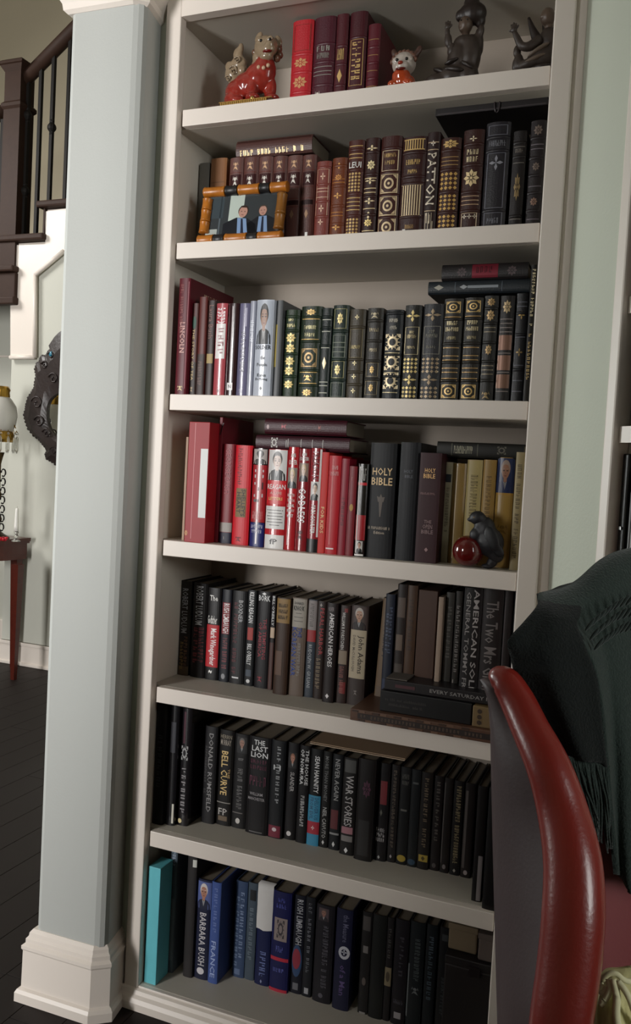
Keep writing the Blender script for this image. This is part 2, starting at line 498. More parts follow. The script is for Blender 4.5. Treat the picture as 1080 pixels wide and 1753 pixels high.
def build_book(row):
    mode, shelf, x0, y0, z0, w, h, d, colour, kind, label, decor, ex = row
    lying = mode == 'L'
    name = 'box_file' if kind == 'b' else 'book'
    cat = 'book'
    if 'box file' in label: cat = 'box file'
    elif 'slipcase' in label: name, cat = 'slipcase', 'slipcase'
    elif 'flat box' in label: name, cat = 'flat_box', 'box'
    elif kind == 'b': name = 'book'
    if lying:   # w = thickness, h = length; head to the left
        root = thing(name, label, cat, (x0 + h, y0, z0), (0, -PI/2, 0))
    else:
        root = thing(name, label, cat, (x0, y0, z0), (0, math.radians(ex.get('lean', 0)), 0))
    root['group'] = ex.get('g') or 'books on the %s shelf' % ('top', 'second', 'third', 'fourth', 'fifth', 'sixth', 'bottom')[shelf-1]
    leather = kind == 'l'
    bulge = ex.get('bulge', {'l': min(.0075, w*.17), 'j': min(.004, w*.10), 'g': min(.005, w*.13), 'p': .0010, 'b': 0.0}[kind])
    def fy(u):
        t = 2*u - 1
        return bulge * (0.6*t*t + 0.4*t**6)
    rough = {'l': .42, 'j': .40, 'g': .20, 'p': .5, 'b': .5}[kind]
    cm = mat(colour, rough, spec=.35 if kind in 'jp' else .5, vary=.10, scale=25, bump=.25 if leather else 0.0, bscale=350, coat=.35 if kind == 'g' else 0.0)
    tb = .0026
    if kind == 'b':
        bm = bmesh.new(); box_bm(bm, (0, 0, 0), (w, d, h), .0012)
        bm_obj('cover', bm, cm, root)
    else:
        n = 9
        us = [i/(n-1) for i in range(n)]
        O_ = [(0, d)] + [(u*w, fy(u)) for u in us] + [(w, d)]
        I_ = [(tb, d)] + [(tb + u*(w-2*tb), fy(u) + tb) for u in us] + [(w-tb, d)]
        k = len(O_); v = [(a, b, z) for z in (0, h) for L_ in (O_, I_) for a, b in L_]
        f = []
        for i in range(k-1):
            f += [(i, i+1, 2*k+i+1, 2*k+i), (k+i+1, k+i, 3*k+i, 3*k+i+1), (2*k+i, 2*k+i+1, 3*k+i+1, 3*k+i), (i+1, i, k+i, k+i+1)]
        f += [(0, 2*k, 3*k, k), (k-1, 2*k-1, 4*k-1, 3*k-1)]
        mesh_obj('cover', v, f, cm, root)
        inset = .0005 if kind == 'p' else .0032
        box('page_block', (tb, bulge + tb, inset), (w - tb, d - inset, h - inset), PAGES_DARK if leather or shelf > 4 else PAGES, root)
    pr = Print()
    L = 0
    gl = .3 if kind == 'g' else .5
    def dm(hx):
        if leather and int(hx[0:2], 16) > int(hx[4:6], 16) * 1.15: return mat(hx, .38, metal=.35)
        return mat(hx, gl)
    for it in decor:
        op = it[0]; L += 1; pr.item = L
        if op == 'R':
            pr.add(it[6], *quadgrid(it[1], it[2], it[3], it[4]), dm(it[5]), L)  # pale upright streaks on rounded spines are shine put into the print
        elif op == 'T':
            _, txt, u0, u1, v0, v1, hx, o_, nm = it
            vs, fs = glyphs(txt)
            if o_ == 'h': pts = [(u0 + a*(u1-u0), v0 + b*(v1-v0)) for a, b in vs]
            else: pts = [(u0 + b*(u1-u0), v1 - a*(v1-v0)) for a, b in vs]
            pr.add(nm, pts, fs, dm(hx), L + 8)
        elif op == 'X':      # lettering too worn or blurred to read: broken strokes
            _, nch, u0, u1, v0, v1, hx, o_, nm = it
            rr = random.Random(int(nch*977 + u0*1000 + v0*7919 + w*1e5))
            m_ = dm(hx)
            for c_ in range(nch):
                if nch > 12 and rr.random() < .1: continue
                for k_ in range(2 if nch > 1 else 1):
                    a0 = (c_ + .12 + .38*k_ + rr.random()*.06)/nch; a1 = a0 + (.18 + .1*rr.random())/nch
                    b0_ = rr.choice((0, .1, .45)); b1_ = rr.choice((.55, .9, 1.0))
                    if k_: quad = [(a0, b0_), (a1, b0_), (a1, b1_), (a0, b1_)]
                    else: quad = [(a0, 0), (a0 + .2/nch, 0), (a0 + (.2 + rr.uniform(-.1, .1))/nch, 1), (a0 + rr.uniform(-.1, .1)/nch, 1)]
                    if o_ == 'h': pts = [(u0 + a*(u1-u0), v0 + b*(v1-v0)) for a, b in quad]
                    else: pts = [(u0 + b*(u1-u0), v1 - a*(v1-v0)) for a, b in quad]
                    pr.poly(nm, pts, m_, L + 8)
                if nch > 1 and rr.random() < .7:
                    a0 = (c_ + .15)/nch; a1 = a0 + .55/nch; bb = rr.choice((0, .42, .86))
                    quad = [(a0, bb), (a1, bb), (a1, bb + .14), (a0, bb + .14)]
                    if o_ == 'h': pts = [(u0 + a*(u1-u0), v0 + b*(v1-v0)) for a, b in quad]
                    else: pts = [(u0 + b*(u1-u0), v1 - a*(v1-v0)) for a, b in quad]
                    pr.poly(nm, pts, m_, L + 8)
        elif op == 'F':
            u0, u1, v0, v1 = it[1:5]; tu = .022; tv = tu*w/h
            for a in ((u0,u1,v0,v0+tv),(u0,u1,v1-tv,v1),(u0,u0+tu*1.6,v0,v1),(u1-tu*1.6,u1,v0,v1)): pr.add('gilt_frame', *quadgrid(*a), dm(it[5]), L)
        elif op == 'O':
            ornament(pr, it[1], *it[2:6], dm(it[6]), L, h/w)
        elif op == 'P':
            portrait(pr, *it[1:9], L, gl)
        elif op == 'H':
            vv = it[1]*h; hh = .0035
            v = []; f = []
            prof = [(-hh, 0.0), (-hh*.5, .0019), (hh*.5, .0019), (hh, 0.0)]
            for i in range(9):
                u = i/8
                v += [(u*w, fy(u) - p - .0001 + (.0012 if i in (0, 8) else 0), vv + z) for z, p in prof]
            for i in range(8):
                for j in range(3): f.append((4*i+j, 4*i+4+j, 4*i+5+j, 4*i+1+j))
            mesh_obj('raised_band', v, f, cm, root, smooth=True)
    for (nm, _), (vs, fs, ix, ms) in pr.parts.items():
        o = mesh_obj(nm, vs, fs, ms, root, ix)
        if 'lettering' not in nm and bulge > .0012:
            bm = bmesh.new(); bm.from_mesh(o.data)
            for k in range(1, 8):
                bmesh.ops.bisect_plane(bm, geom=bm.verts[:] + bm.edges[:] + bm.faces[:], plane_co=(k/8, 0, 0), plane_no=(1, 0, 0), dist=1e-5)
            bm.to_mesh(o.data); bm.free()
        for q in o.data.vertices:
            a, b, l = q.co
            q.co = (a*w, fy(min(1, max(0, a))) - .00035 - .00006*l, b*h)
        o.data.update()
    if ex.get('side'):
        for txt, a0, a1, v0, v1, hx in ex['side']:
            vs, fs = glyphs(txt)
            mesh_obj('cover_lettering', [(w + .0004, d*(a0 + a*(a1-a0)), h*(v0 + b*(v1-v0))) for a, b in vs], fs, mat(hx, .5), root)
    if ex.get('tag'):
        mesh_obj('index_tag', [(w*.3, -.002, h*.86), (w*.6, -.002, h*.86), (w*1.6, -.003, h*.955), (w*1.3, -.003, h*.955)], [(0, 1, 2, 3)], mat('141214', .4), root)
    if ex.get('note'):
        nm = mat('d3d0cd', .8, vary=.03, scale=60)
        v = []; f = []
        for j in range(9):
            vz = 1.01 - .45*j/8
            for i in range(5):
                u = -.04 + 1.10*i/4
                v.append((u*w, fy(min(1, max(0, u))) - .0012 - .0012*math.sin(3*u + j*.8)**2, (vz + (.006*math.sin(i*2.1) if j == 8 else 0))*h))
        for j in range(8):
            for i in range(4): f.append((j*5+i, j*5+i+1, j*5+i+6, j*5+i+5))
        k = len(v)
        v += [(-.04*w, .02, 1.012*h), (1.06*w, .02, 1.012*h)]
        f.append((0, k, k+1, 4, 3, 2, 1))
        mesh_obj('paper_note', v, f, nm, root, smooth=True)
    if ex.get('tassel'):
        bm = bmesh.new()
        ring = [(w*(.3 + .5*math.cos(a)), -.003, h*(.44 + .022*math.sin(a))) for a in [i*PI/6 for i in range(13)]]
        tube_bm(bm, ring, .0016, 6)
        bm_obj('ring_pull', bm, mat('3c3436', .4), root, True)
    return root

BOOKS = [
 ('S', 1, 0.2418, 0.07, 2.14, 0.0525, 0.206, 0.158, 'b5222b', 'l', 'tall bright red leather book beside the guardian lion on the top shelf', [('H', 0.2), ('H', 0.42), ('H', 0.62), ('O', 'scroll', 0.15, 0.85, 0.05, 0.16, 'd9b676'), ('O', 'flower', 0.15, 0.85, 0.24, 0.38, 'd8a070'), ('O', 'flower', 0.15, 0.85, 0.47, 0.58, 'd8a070'), ('F', 0.1, 0.9, 0.66, 0.95, 'a0403a')], {}),
 ('S', 1, 0.2972, 0.07, 2.14, 0.0523, 0.206, 0.158, '4a1a26', 'l', 'dark maroon leather book right of the tall red one on the top shelf', [('H', 0.25), ('H', 0.5), ('H', 0.7), ('X', 3, 0.16, 0.84, 0.62, 0.6799999999999999, '8c8880', 'h', 'worn_lettering'), ('X', 9, 0.21000000000000002, 0.7899999999999999, 0.542, 0.602, '8c8880', 'h', 'worn_lettering'), ('R', 0.08, 0.92, 0.446, 0.454, '8c8880', 'gilt_line'), ('R', 0.08, 0.92, 0.396, 0.404, '8c8880', 'gilt_line'), ('R', 0.08, 0.92, 0.356, 0.364, '8c8880', 'gilt_line'), ('O', 'scroll', 0.2, 0.45, 0.03, 0.2, 'e0d8cc')], {}),
 ('S', 1, 0.3524, 0.07, 2.14, 0.0286, 0.2054, 0.158, '4c1820', 'l', 'narrow maroon leather book with a gilt drop ornament on the top shelf', [('H', 0.22), ('H', 0.45), ('H', 0.65), ('O', 'dia', 0.2, 0.8, 0.25, 0.4, 'd9b676'), ('X', 5, 0.2, 0.8, 0.5, 0.62, 'd9b676', 'h', 'worn_lettering'), ('O', 'scroll', 0.2, 0.8, 0.04, 0.12, 'd9b676')], {}),
 ('S', 1, 0.3845, 0.07, 2.14, 0.0415, 0.2053, 0.158, '45161e', 'l', 'maroon leather book with upright gilt lettering on the top shelf', [('H', 0.15), ('H', 0.72), ('X', 7, 0.25, 0.75, 0.25, 0.68, 'd9b676', 'd', 'worn_lettering'), ('F', 0.12, 0.88, 0.2, 0.7, 'd9b676'), ('O', 'scroll', 0.2, 0.8, 0.03, 0.12, 'd9b676')], {}),
 ('S', 1, 0.4302, 0.07, 2.14, 0.0291, 0.1724, 0.158, '5a1824', 'l', 'shorter dull crimson book at the right end of the top shelf row', [('H', 0.3), ('H', 0.5), ('H', 0.7), ('R', 0.08, 0.92, 0.196, 0.20400000000000001, 'b08d5a', 'gilt_line'), ('R', 0.08, 0.92, 0.396, 0.404, 'b08d5a', 'gilt_line'), ('R', 0.08, 0.92, 0.596, 0.604, 'b08d5a', 'gilt_line'), ('R', 0.08, 0.92, 0.796, 0.804, 'b08d5a', 'gilt_line')], {}),
 ('S', 2, -0.0186, 0.12, 1.8287, 0.0286, 0.2305, 0.158, '6f6d68', 'j', 'thin grey book standing against the left side of the case', [], {}),
 ('S', 2, 0.0161, 0.115, 1.8287, 0.0447, 0.237, 0.158, '8a5f3e', 'j', 'plain tan brown book behind the bamboo picture frame', [('R', 0.08, 0.92, 0.746, 0.754, '6d4628', 'gilt_line')], {}),
 ('S', 2, 0.0768, 0.1, 1.8287, 0.0366, 0.2282, 0.158, '63403a', 'l', 'worn first volume at the left end of the matching brown set behind the picture frame', [('R', 0.1, 0.9, 0.68, 0.82, '3a1616', 'label_panel'), ('O', 'scroll', 0.3, 0.7, 0.86, 0.96, 'c9a27e'), ('O', 'scroll', 0.32, 0.68, 0.69, 0.81, 'd8d2c8'), ('R', 0.1, 0.9, 0.47, 0.52, '2a1212', 'label_panel'), ('O', 'dia', 0.3, 0.7, 0.32, 0.42, '9a7a60'), ('R', 0.08, 0.92, 0.836, 0.844, '6a3a34', 'gilt_line'), ('R', 0.08, 0.92, 0.656, 0.664, '6a3a34', 'gilt_line'), ('R', 0.08, 0.92, 0.536, 0.544, '6a3a34', 'gilt_line'), ('R', 0.08, 0.92, 0.446, 0.454, '6a3a34', 'gilt_line')], {'g': 'matching brown volumes on the second shelf'}),
 ('S', 2, 0.1147, 0.1, 1.8287, 0.0401, 0.2263, 0.158, '5a3630', 'l', 'worn second volume from the left in the matching brown set behind the picture frame', [('R', 0.1, 0.9, 0.68, 0.82, '3a1616', 'label_panel'), ('O', 'scroll', 0.3, 0.7, 0.86, 0.96, 'c9a27e'), ('O', 'scroll', 0.32, 0.68, 0.69, 0.81, 'd8d2c8'), ('R', 0.1, 0.9, 0.47, 0.52, '2a1212', 'label_panel'), ('O', 'dia', 0.3, 0.7, 0.32, 0.42, '9a7a60'), ('R', 0.08, 0.92, 0.836, 0.844, '6a3a34', 'gilt_line'), ('R', 0.08, 0.92, 0.656, 0.664, '6a3a34', 'gilt_line'), ('R', 0.08, 0.92, 0.536, 0.544, '6a3a34', 'gilt_line'), ('R', 0.08, 0.92, 0.446, 0.454, '6a3a34', 'gilt_line')], {'g': 'matching brown volumes on the second shelf'}),
 ('S', 2, 0.1561, 0.1, 1.8287, 0.0372, 0.2243, 0.158, '63403a', 'l', 'worn third volume from the left in the matching brown set behind the picture frame', [('R', 0.1, 0.9, 0.68, 0.82, '3a1616', 'label_panel'), ('O', 'scroll', 0.3, 0.7, 0.86, 0.96, 'c9a27e'), ('O', 'scroll', 0.32, 0.68, 0.69, 0.81, 'd8d2c8'), ('R', 0.1, 0.9, 0.47, 0.52, '2a1212', 'label_panel'), ('O', 'dia', 0.3, 0.7, 0.32, 0.42, '9a7a60'), ('R', 0.08, 0.92, 0.836, 0.844, '6a3a34', 'gilt_line'), ('R', 0.08, 0.92, 0.656, 0.664, '6a3a34', 'gilt_line'), ('R', 0.08, 0.92, 0.536, 0.544, '6a3a34', 'gilt_line'), ('R', 0.08, 0.92, 0.446, 0.454, '6a3a34', 'gilt_line')], {'g': 'matching brown volumes on the second shelf'}),
 ('S', 2, 0.1945, 0.1, 1.8287, 0.0367, 0.2225, 0.158, '5a3630', 'l', 'worn fourth volume from the left in the matching brown set behind the picture frame', [('R', 0.1, 0.9, 0.68, 0.82, '3a1616', 'label_panel'), ('O', 'scroll', 0.3, 0.7, 0.86, 0.96, 'c9a27e'), ('O', 'scroll', 0.32, 0.68, 0.69, 0.81, 'd8d2c8'), ('R', 0.1, 0.9, 0.47, 0.52, '2a1212', 'label_panel'), ('O', 'dia', 0.3, 0.7, 0.32, 0.42, '9a7a60'), ('R', 0.08, 0.92, 0.836, 0.844, '6a3a34', 'gilt_line'), ('R', 0.08, 0.92, 0.656, 0.664, '6a3a34', 'gilt_line'), ('R', 0.08, 0.92, 0.536, 0.544, '6a3a34', 'gilt_line'), ('R', 0.08, 0.92, 0.446, 0.454, '6a3a34', 'gilt_line')], {'g': 'matching brown volumes on the second shelf'}),
 ('S', 2, 0.2324, 0.1, 1.8287, 0.0377, 0.2206, 0.158, '63403a', 'l', 'worn second last volume of the matching brown set behind the picture frame', [('R', 0.1, 0.9, 0.68, 0.82, '3a1616', 'label_panel'), ('O', 'scroll', 0.3, 0.7, 0.86, 0.96, 'c9a27e'), ('O', 'scroll', 0.32, 0.68, 0.69, 0.81, 'd8d2c8'), ('R', 0.1, 0.9, 0.47, 0.52, '2a1212', 'label_panel'), ('O', 'dia', 0.3, 0.7, 0.32, 0.42, '9a7a60'), ('R', 0.08, 0.92, 0.836, 0.844, '6a3a34', 'gilt_line'), ('R', 0.08, 0.92, 0.656, 0.664, '6a3a34', 'gilt_line'), ('R', 0.08, 0.92, 0.536, 0.544, '6a3a34', 'gilt_line'), ('R', 0.08, 0.92, 0.446, 0.454, '6a3a34', 'gilt_line')], {'g': 'matching brown volumes on the second shelf'}),
 ('S', 2, 0.2713, 0.1, 1.8287, 0.0357, 0.2187, 0.158, '5a3630', 'l', 'worn last volume of the matching brown set, beside a pinkish spine', [('R', 0.1, 0.9, 0.68, 0.82, '3a1616', 'label_panel'), ('O', 'scroll', 0.3, 0.7, 0.86, 0.96, 'c9a27e'), ('O', 'scroll', 0.32, 0.68, 0.69, 0.81, 'd8d2c8'), ('R', 0.1, 0.9, 0.47, 0.52, '2a1212', 'label_panel'), ('O', 'dia', 0.3, 0.7, 0.32, 0.42, '9a7a60'), ('R', 0.08, 0.92, 0.836, 0.844, '6a3a34', 'gilt_line'), ('R', 0.08, 0.92, 0.656, 0.664, '6a3a34', 'gilt_line'), ('R', 0.08, 0.92, 0.536, 0.544, '6a3a34', 'gilt_line'), ('R', 0.08, 0.92, 0.446, 0.454, '6a3a34', 'gilt_line')], {'g': 'matching brown volumes on the second shelf'}),
 ('S', 2, 0.33, 0.05, 1.8287, 0.0354, 0.1813, 0.158, '7a3830', 'l', 'pinkish brown leather book with framed gilt crosses right of the brown set', [('H', 0.92), ('H', 0.71), ('H', 0.5), ('H', 0.31), ('O', 'cross', 0.3, 0.7, 0.76, 0.86, 'dcb9a0'), ('F', 0.1, 0.9, 0.72, 0.9, 'dcb9a0'), ('F', 0.1, 0.9, 0.5, 0.7, 'dcb9a0'), ('O', 'cross', 0.3, 0.7, 0.36, 0.46, 'dcb9a0'), ('F', 0.1, 0.9, 0.32, 0.49, 'dcb9a0'), ('O', 'cross', 0.3, 0.7, 0.2, 0.28, 'dcb9a0'), ('R', 0.08, 0.92, 0.656, 0.664, 'dcb9a0', 'gilt_line'), ('R', 0.08, 0.92, 0.616, 0.624, 'dcb9a0', 'gilt_line'), ('R', 0.08, 0.92, 0.546, 0.554, 'dcb9a0', 'gilt_line')], {}),
 ('S', 2, 0.3682, 0.05, 1.8287, 0.0356, 0.186, 0.158, '6b3318', 'l', 'slim copper brown leather book with four gilt crosses', [('H', 0.9), ('H', 0.66), ('H', 0.42), ('H', 0.2), ('O', 'cross', 0.2, 0.8, 0.86, 0.94, 'e0a860'), ('O', 'cross', 0.2, 0.8, 0.5, 0.58, 'e0a860'), ('O', 'cross', 0.2, 0.8, 0.12, 0.2, 'e0a860'), ('R', 0.08, 0.92, 0.736, 0.744, 'c08040', 'gilt_line'), ('R', 0.08, 0.92, 0.696, 0.704, 'c08040', 'gilt_line'), ('R', 0.08, 0.92, 0.336, 0.34400000000000003, 'c08040', 'gilt_line'), ('R', 0.08, 0.92, 0.296, 0.304, 'c08040', 'gilt_line'), ('O', 'flower', 0.25, 0.75, 0.72, 0.8, 'd09050')], {}),
 ('S', 2, 0.4052, 0.05, 1.8287, 0.0379, 0.2216, 0.158, '4a1f18', 'l', 'brown leather book with two gilt lattice panels and white lettering', [('H', 0.9), ('H', 0.7), ('H', 0.46), ('H', 0.24), ('T', 'LEUI', 0.12, 0.88, 0.72, 0.78, 'e8e6e2', 'h', 'title_lettering'), ('O', 'lat', 0.1, 0.9, 0.48, 0.68, 'd9b676'), ('O', 'lat', 0.1, 0.9, 0.02, 0.22, 'd9b676'), ('R', 0.08, 0.92, 0.9359999999999999, 0.944, 'd9b676', 'gilt_line'), ('R', 0.08, 0.92, 0.856, 0.864, 'd9b676', 'gilt_line'), ('R', 0.08, 0.92, 0.816, 0.824, 'd9b676', 'gilt_line'), ('R', 0.08, 0.92, 0.416, 0.424, 'd9b676', 'gilt_line'), ('R', 0.08, 0.92, 0.376, 0.384, 'd9b676', 'gilt_line'), ('R', 0.08, 0.92, 0.336, 0.34400000000000003, 'd9b676', 'gilt_line'), ('R', 0.08, 0.92, 0.296, 0.304, 'd9b676', 'gilt_line')], {}),
 ('S', 2, 0.4458, 0.05, 1.8287, 0.0332, 0.2231, 0.158, '30120e', 'l', 'dark leather book with bright gilt stars and flowers down its spine', [('H', 0.86), ('H', 0.64), ('H', 0.42), ('H', 0.24), ('O', 'cross', 0.1, 0.9, 0.86, 0.9299999999999999, 'f0dcb0'), ('O', 'cross', 0.1, 0.9, 0.54, 0.6100000000000001, 'f0dcb0'), ('O', 'cross', 0.1, 0.9, 0.34, 0.41000000000000003, 'f0dcb0'), ('O', 'cross', 0.1, 0.9, 0.2, 0.27, 'f0dcb0'), ('O', 'flower', 0.2, 0.8, 0.68, 0.78, 'f4e2b0'), ('O', 'flower', 0.2, 0.8, 0.12, 0.2, 'f4d890'), ('R', 0.08, 0.92, 0.596, 0.604, 'e8d0a0', 'gilt_line'), ('R', 0.08, 0.92, 0.496, 0.504, 'e8d0a0', 'gilt_line'), ('R', 0.08, 0.92, 0.456, 0.464, 'e8d0a0', 'gilt_line'), ('R', 0.08, 0.92, 0.296, 0.304, 'e8d0a0', 'gilt_line'), ('R', 0.08, 0.92, 0.076, 0.084, 'e8d0a0', 'gilt_line'), ('R', 0.08, 0.92, 0.046, 0.054000000000000006, 'e8d0a0', 'gilt_line')], {}),
 ('S', 2, 0.4824, 0.05, 1.8287, 0.0475, 0.2232, 0.158, '3d1712', 'l', 'wide dark brown leather book with three gilt octagon panels', [('H', 0.88), ('H', 0.64), ('H', 0.42), ('H', 0.2), ('F', 0.1, 0.9, 0.66, 0.86, 'e8d4b0'), ('X', 8, 0.2, 0.8, 0.79, 0.83, 'd9b676', 'h', 'worn_lettering'), ('X', 5, 0.25, 0.75, 0.72, 0.76, 'd9b676', 'h', 'worn_lettering'), ('O', 'target', 0.08, 0.92, 0.44, 0.63, 'e0c8a0'), ('O', 'target', 0.08, 0.92, 0.22, 0.41000000000000003, 'e0c8a0'), ('O', 'target', 0.08, 0.92, 0.01, 0.2, 'e0c8a0')], {}),
 ('S', 2, 0.532, 0.05, 1.8287, 0.0552, 0.2171, 0.158, '32120f', 'l', 'broad brown leather book with a tall gilt striped panel', [('H', 0.84), ('H', 0.6), ('H', 0.53), ('H', 0.2), ('O', 'stripes', 0.1, 0.9, 0.87, 0.97, 'd9b676'), ('O', 'stripes', 0.1, 0.9, 0.21, 0.52, 'e8d0a8'), ('X', 7, 0.2, 0.8, 0.72, 0.77, 'd9b676', 'h', 'worn_lettering'), ('X', 5, 0.3, 0.7, 0.63, 0.67, 'd9b676', 'h', 'worn_lettering'), ('X', 7, 0.3, 0.7, 0.08, 0.12, 'b08d5a', 'h', 'worn_lettering')], {}),
 ('S', 2, 0.5885, 0.05, 1.8287, 0.0281, 0.2226, 0.158, '26100f', 'l', 'narrow near black book with big upright white letters PATTON', [('T', 'PATTON', 0.12, 0.82, 0.3, 0.8, 'e8dcc8', 'd', 'title_lettering'), ('O', 'cross', 0.3, 0.7, 0.86, 0.92, 'e8e0d0'), ('X', 3, 0.15, 0.85, 0.04, 0.22, 'cfc0a8', 'h', 'worn_lettering'), ('R', 0.08, 0.92, 0.896, 0.904, 'c8b090', 'gilt_line'), ('R', 0.08, 0.92, 0.826, 0.834, 'c8b090', 'gilt_line'), ('R', 0.08, 0.92, 0.236, 0.244, 'c8b090', 'gilt_line')], {}),
 ('S', 2, 0.6186, 0.05, 1.8287, 0.0444, 0.2069, 0.158, '3a1a12', 'l', 'dark brown leather book with four gilt filigree panels', [('H', 0.87), ('H', 0.67), ('H', 0.44), ('H', 0.23), ('O', 'flower', 0.1, 0.9, 0.89, 0.98, 'd9b676'), ('O', 'lat', 0.06, 0.94, 0.46, 0.65, 'd0a860'), ('O', 'lat', 0.06, 0.94, 0.25, 0.42, 'd0a860'), ('O', 'lat', 0.06, 0.94, 0.03, 0.21, 'd0a860'), ('R', 0.08, 0.92, 0.796, 0.804, 'b08d5a', 'gilt_line'), ('R', 0.08, 0.92, 0.756, 0.764, 'b08d5a', 'gilt_line'), ('R', 0.08, 0.92, 0.716, 0.724, 'b08d5a', 'gilt_line')], {}),
 ('S', 2, 0.6681, 0.05, 1.8287, 0.0442, 0.2195, 0.158, '35150f', 'l', 'brown leather book with a gilt urn ornament and three stars', [('H', 0.86), ('H', 0.66), ('H', 0.4), ('H', 0.22), ('X', 4, 0.2, 0.8, 0.76, 0.81, 'e8d8b0', 'h', 'worn_lettering'), ('X', 4, 0.2, 0.8, 0.69, 0.74, 'e8d8b0', 'h', 'worn_lettering'), ('O', 'flower', 0.12, 0.88, 0.45, 0.62, 'e8d0a0'), ('F', 0.12, 0.88, 0.02, 0.2, 'd8c0a0'), ('O', 'cross', 0.15, 0.4, 0.14, 0.19, 'e8dcc8'), ('O', 'cross', 0.4, 0.65, 0.14, 0.19, 'e8dcc8'), ('O', 'cross', 0.65, 0.9, 0.14, 0.19, 'e8dcc8'), ('R', 0.08, 0.92, 0.356, 0.364, 'c0a080', 'gilt_line'), ('R', 0.08, 0.92, 0.316, 0.324, 'c0a080', 'gilt_line'), ('R', 0.08, 0.92, 0.276, 0.28400000000000003, 'c0a080', 'gilt_line'), ('O', 'cross', 0.3, 0.7, 0.88, 0.94, 'f0e0c0')], {}),
 ('S', 2, 0.716, 0.05, 1.8287, 0.0507, 0.2305, 0.158, '1f1c22', 'l', 'widest slate black leather book on the second shelf', [('H', 0.86), ('H', 0.74), ('H', 0.2), ('F', 0.1, 0.9, 0.88, 0.97, '6a6a74'), ('X', 9, 0.15, 0.85, 0.78, 0.83, '8a8a92', 'h', 'worn_lettering'), ('F', 0.12, 0.88, 0.22, 0.72, '6a6a74'), ('O', 'cross', 0.2, 0.8, 0.56, 0.7, '8c8c94'), ('F', 0.12, 0.88, 0.04, 0.18, '6a6a74'), ('X', 5, 0.25, 0.75, 0.08, 0.13, '7a7a82', 'h', 'worn_lettering')], {}),
 ('S', 2, 0.7747, 0.05, 1.8287, 0.0273, 0.2074, 0.158, '1b1516', 'l', 'narrow black leather book with a gilt laurel sprig', [('H', 0.88), ('H', 0.74), ('H', 0.15), ('O', 'flower', 0.25, 0.75, 0.3, 0.58, 'a08860'), ('X', 4, 0.2, 0.8, 0.78, 0.82, '8a8078', 'h', 'worn_lettering'), ('R', 0.08, 0.92, 0.836, 0.844, '77706a', 'gilt_line'), ('R', 0.08, 0.92, 0.676, 0.684, '77706a', 'gilt_line'), ('R', 0.08, 0.92, 0.11599999999999999, 0.124, '77706a', 'gilt_line')], {}),
 ('S', 2, 0.8092, 0.05, 1.8287, 0.0311, 0.2254, 0.158, '20181b', 'l', 'black leather book with many banded panels at the right end of the second shelf', [('H', 0.84), ('H', 0.66), ('H', 0.5), ('H', 0.34), ('H', 0.18), ('O', 'flower', 0.2, 0.8, 0.86, 0.96, '8a7a70'), ('O', 'flower', 0.25, 0.75, 0.54, 0.62, '8a7a70'), ('O', 'flower', 0.25, 0.75, 0.22, 0.3, 'a08070'), ('R', 0.08, 0.92, 0.776, 0.784, '7a7078', 'gilt_line'), ('R', 0.08, 0.92, 0.736, 0.744, '7a7078', 'gilt_line'), ('R', 0.08, 0.92, 0.396, 0.404, '7a7078', 'gilt_line'), ('R', 0.08, 0.92, 0.096, 0.10400000000000001, '7a7078', 'gilt_line')], {}),
 ('S', 3, 0.0091, 0.004, 1.4685, 0.03, 0.277, 0.225, '5a1220', 'j', 'oversized wine red book at the left end of the third shelf', [('T', 'LINCOLN', 0.3, 0.75, 0.36, 0.62, 'd9a8a0', 'd', 'title_lettering'), ('X', 21, 0.2, 0.5, 0.5, 0.95, '8a4a48', 'd', 'worn_lettering'), ('O', 'scroll', 0.25, 0.75, 0.03, 0.08, 'e0c898'), ('R', 0.88, 0.93, 0.05, 0.97, 'b07078', 'spine_crease')], {'side': [('JIMOCO', 0.3, 0.62, 0.875, 0.91, 'e8c8a8')]}),
 ('S', 3, 0.0397, 0.02, 1.4685, 0.0167, 0.2201, 0.158, '4a2320', 'j', 'reddish brown book lettered THE STORY OF TEA', [('T', 'THE STORY OF TEA', 0.2, 0.6, 0.16, 0.72, 'c0a878', 'd', 'title_lettering'), ('O', 'circle', 0.1, 0.75, 0.72, 0.86, '1f4a3a'), ('R', 0, 1, 0.0, 0.36, '2e211c', 'jacket_panel'), ('O', 'scroll', 0.2, 0.6, 0.03, 0.1, 'b8a080')], {}),
 ('S', 3, 0.058, 0.02, 1.4685, 0.0208, 0.2349, 0.158, '5a2420', 'j', 'rust red book right of the tea book', [('R', 0, 1, 0.0, 0.42, '33221f', 'jacket_panel'), ('X', 9, 0.2, 0.7, 0.1, 0.35, '6a5048', 'd', 'worn_lettering')], {}),
 ('S', 3, 0.0794, 0.025, 1.4685, 0.0205, 0.2271, 0.158, '30201f', 'j', 'dark brown book with dim upright lettering left of the glossy red spine', [('T', 'Laura Bush', 0.2, 0.8, 0.6, 0.95, '7a5a54', 'd', 'title_lettering'), ('R', 0.1, 0.9, 0.34, 0.44, 'a8905c', 'picture_panel')], {}),
 ('S', 3, 0.1087, 0.012, 1.4685, 0.029, 0.2169, 0.158, 'b25058', 'g', 'glossy red and white spine on the third shelf', [('R', 0.08, 0.92, 0.4, 0.78, 'eae6e4', 'jacket_panel'), ('X', 5, 0.15, 0.85, 0.78, 0.95, 'f2eeee', 'd', 'worn_lettering'), ('X', 4, 0.3, 0.8, 0.44, 0.74, '7a3038', 'd', 'worn_lettering'), ('O', 'dia', 0.35, 0.65, 0.03, 0.07, '6a2028')], {}),
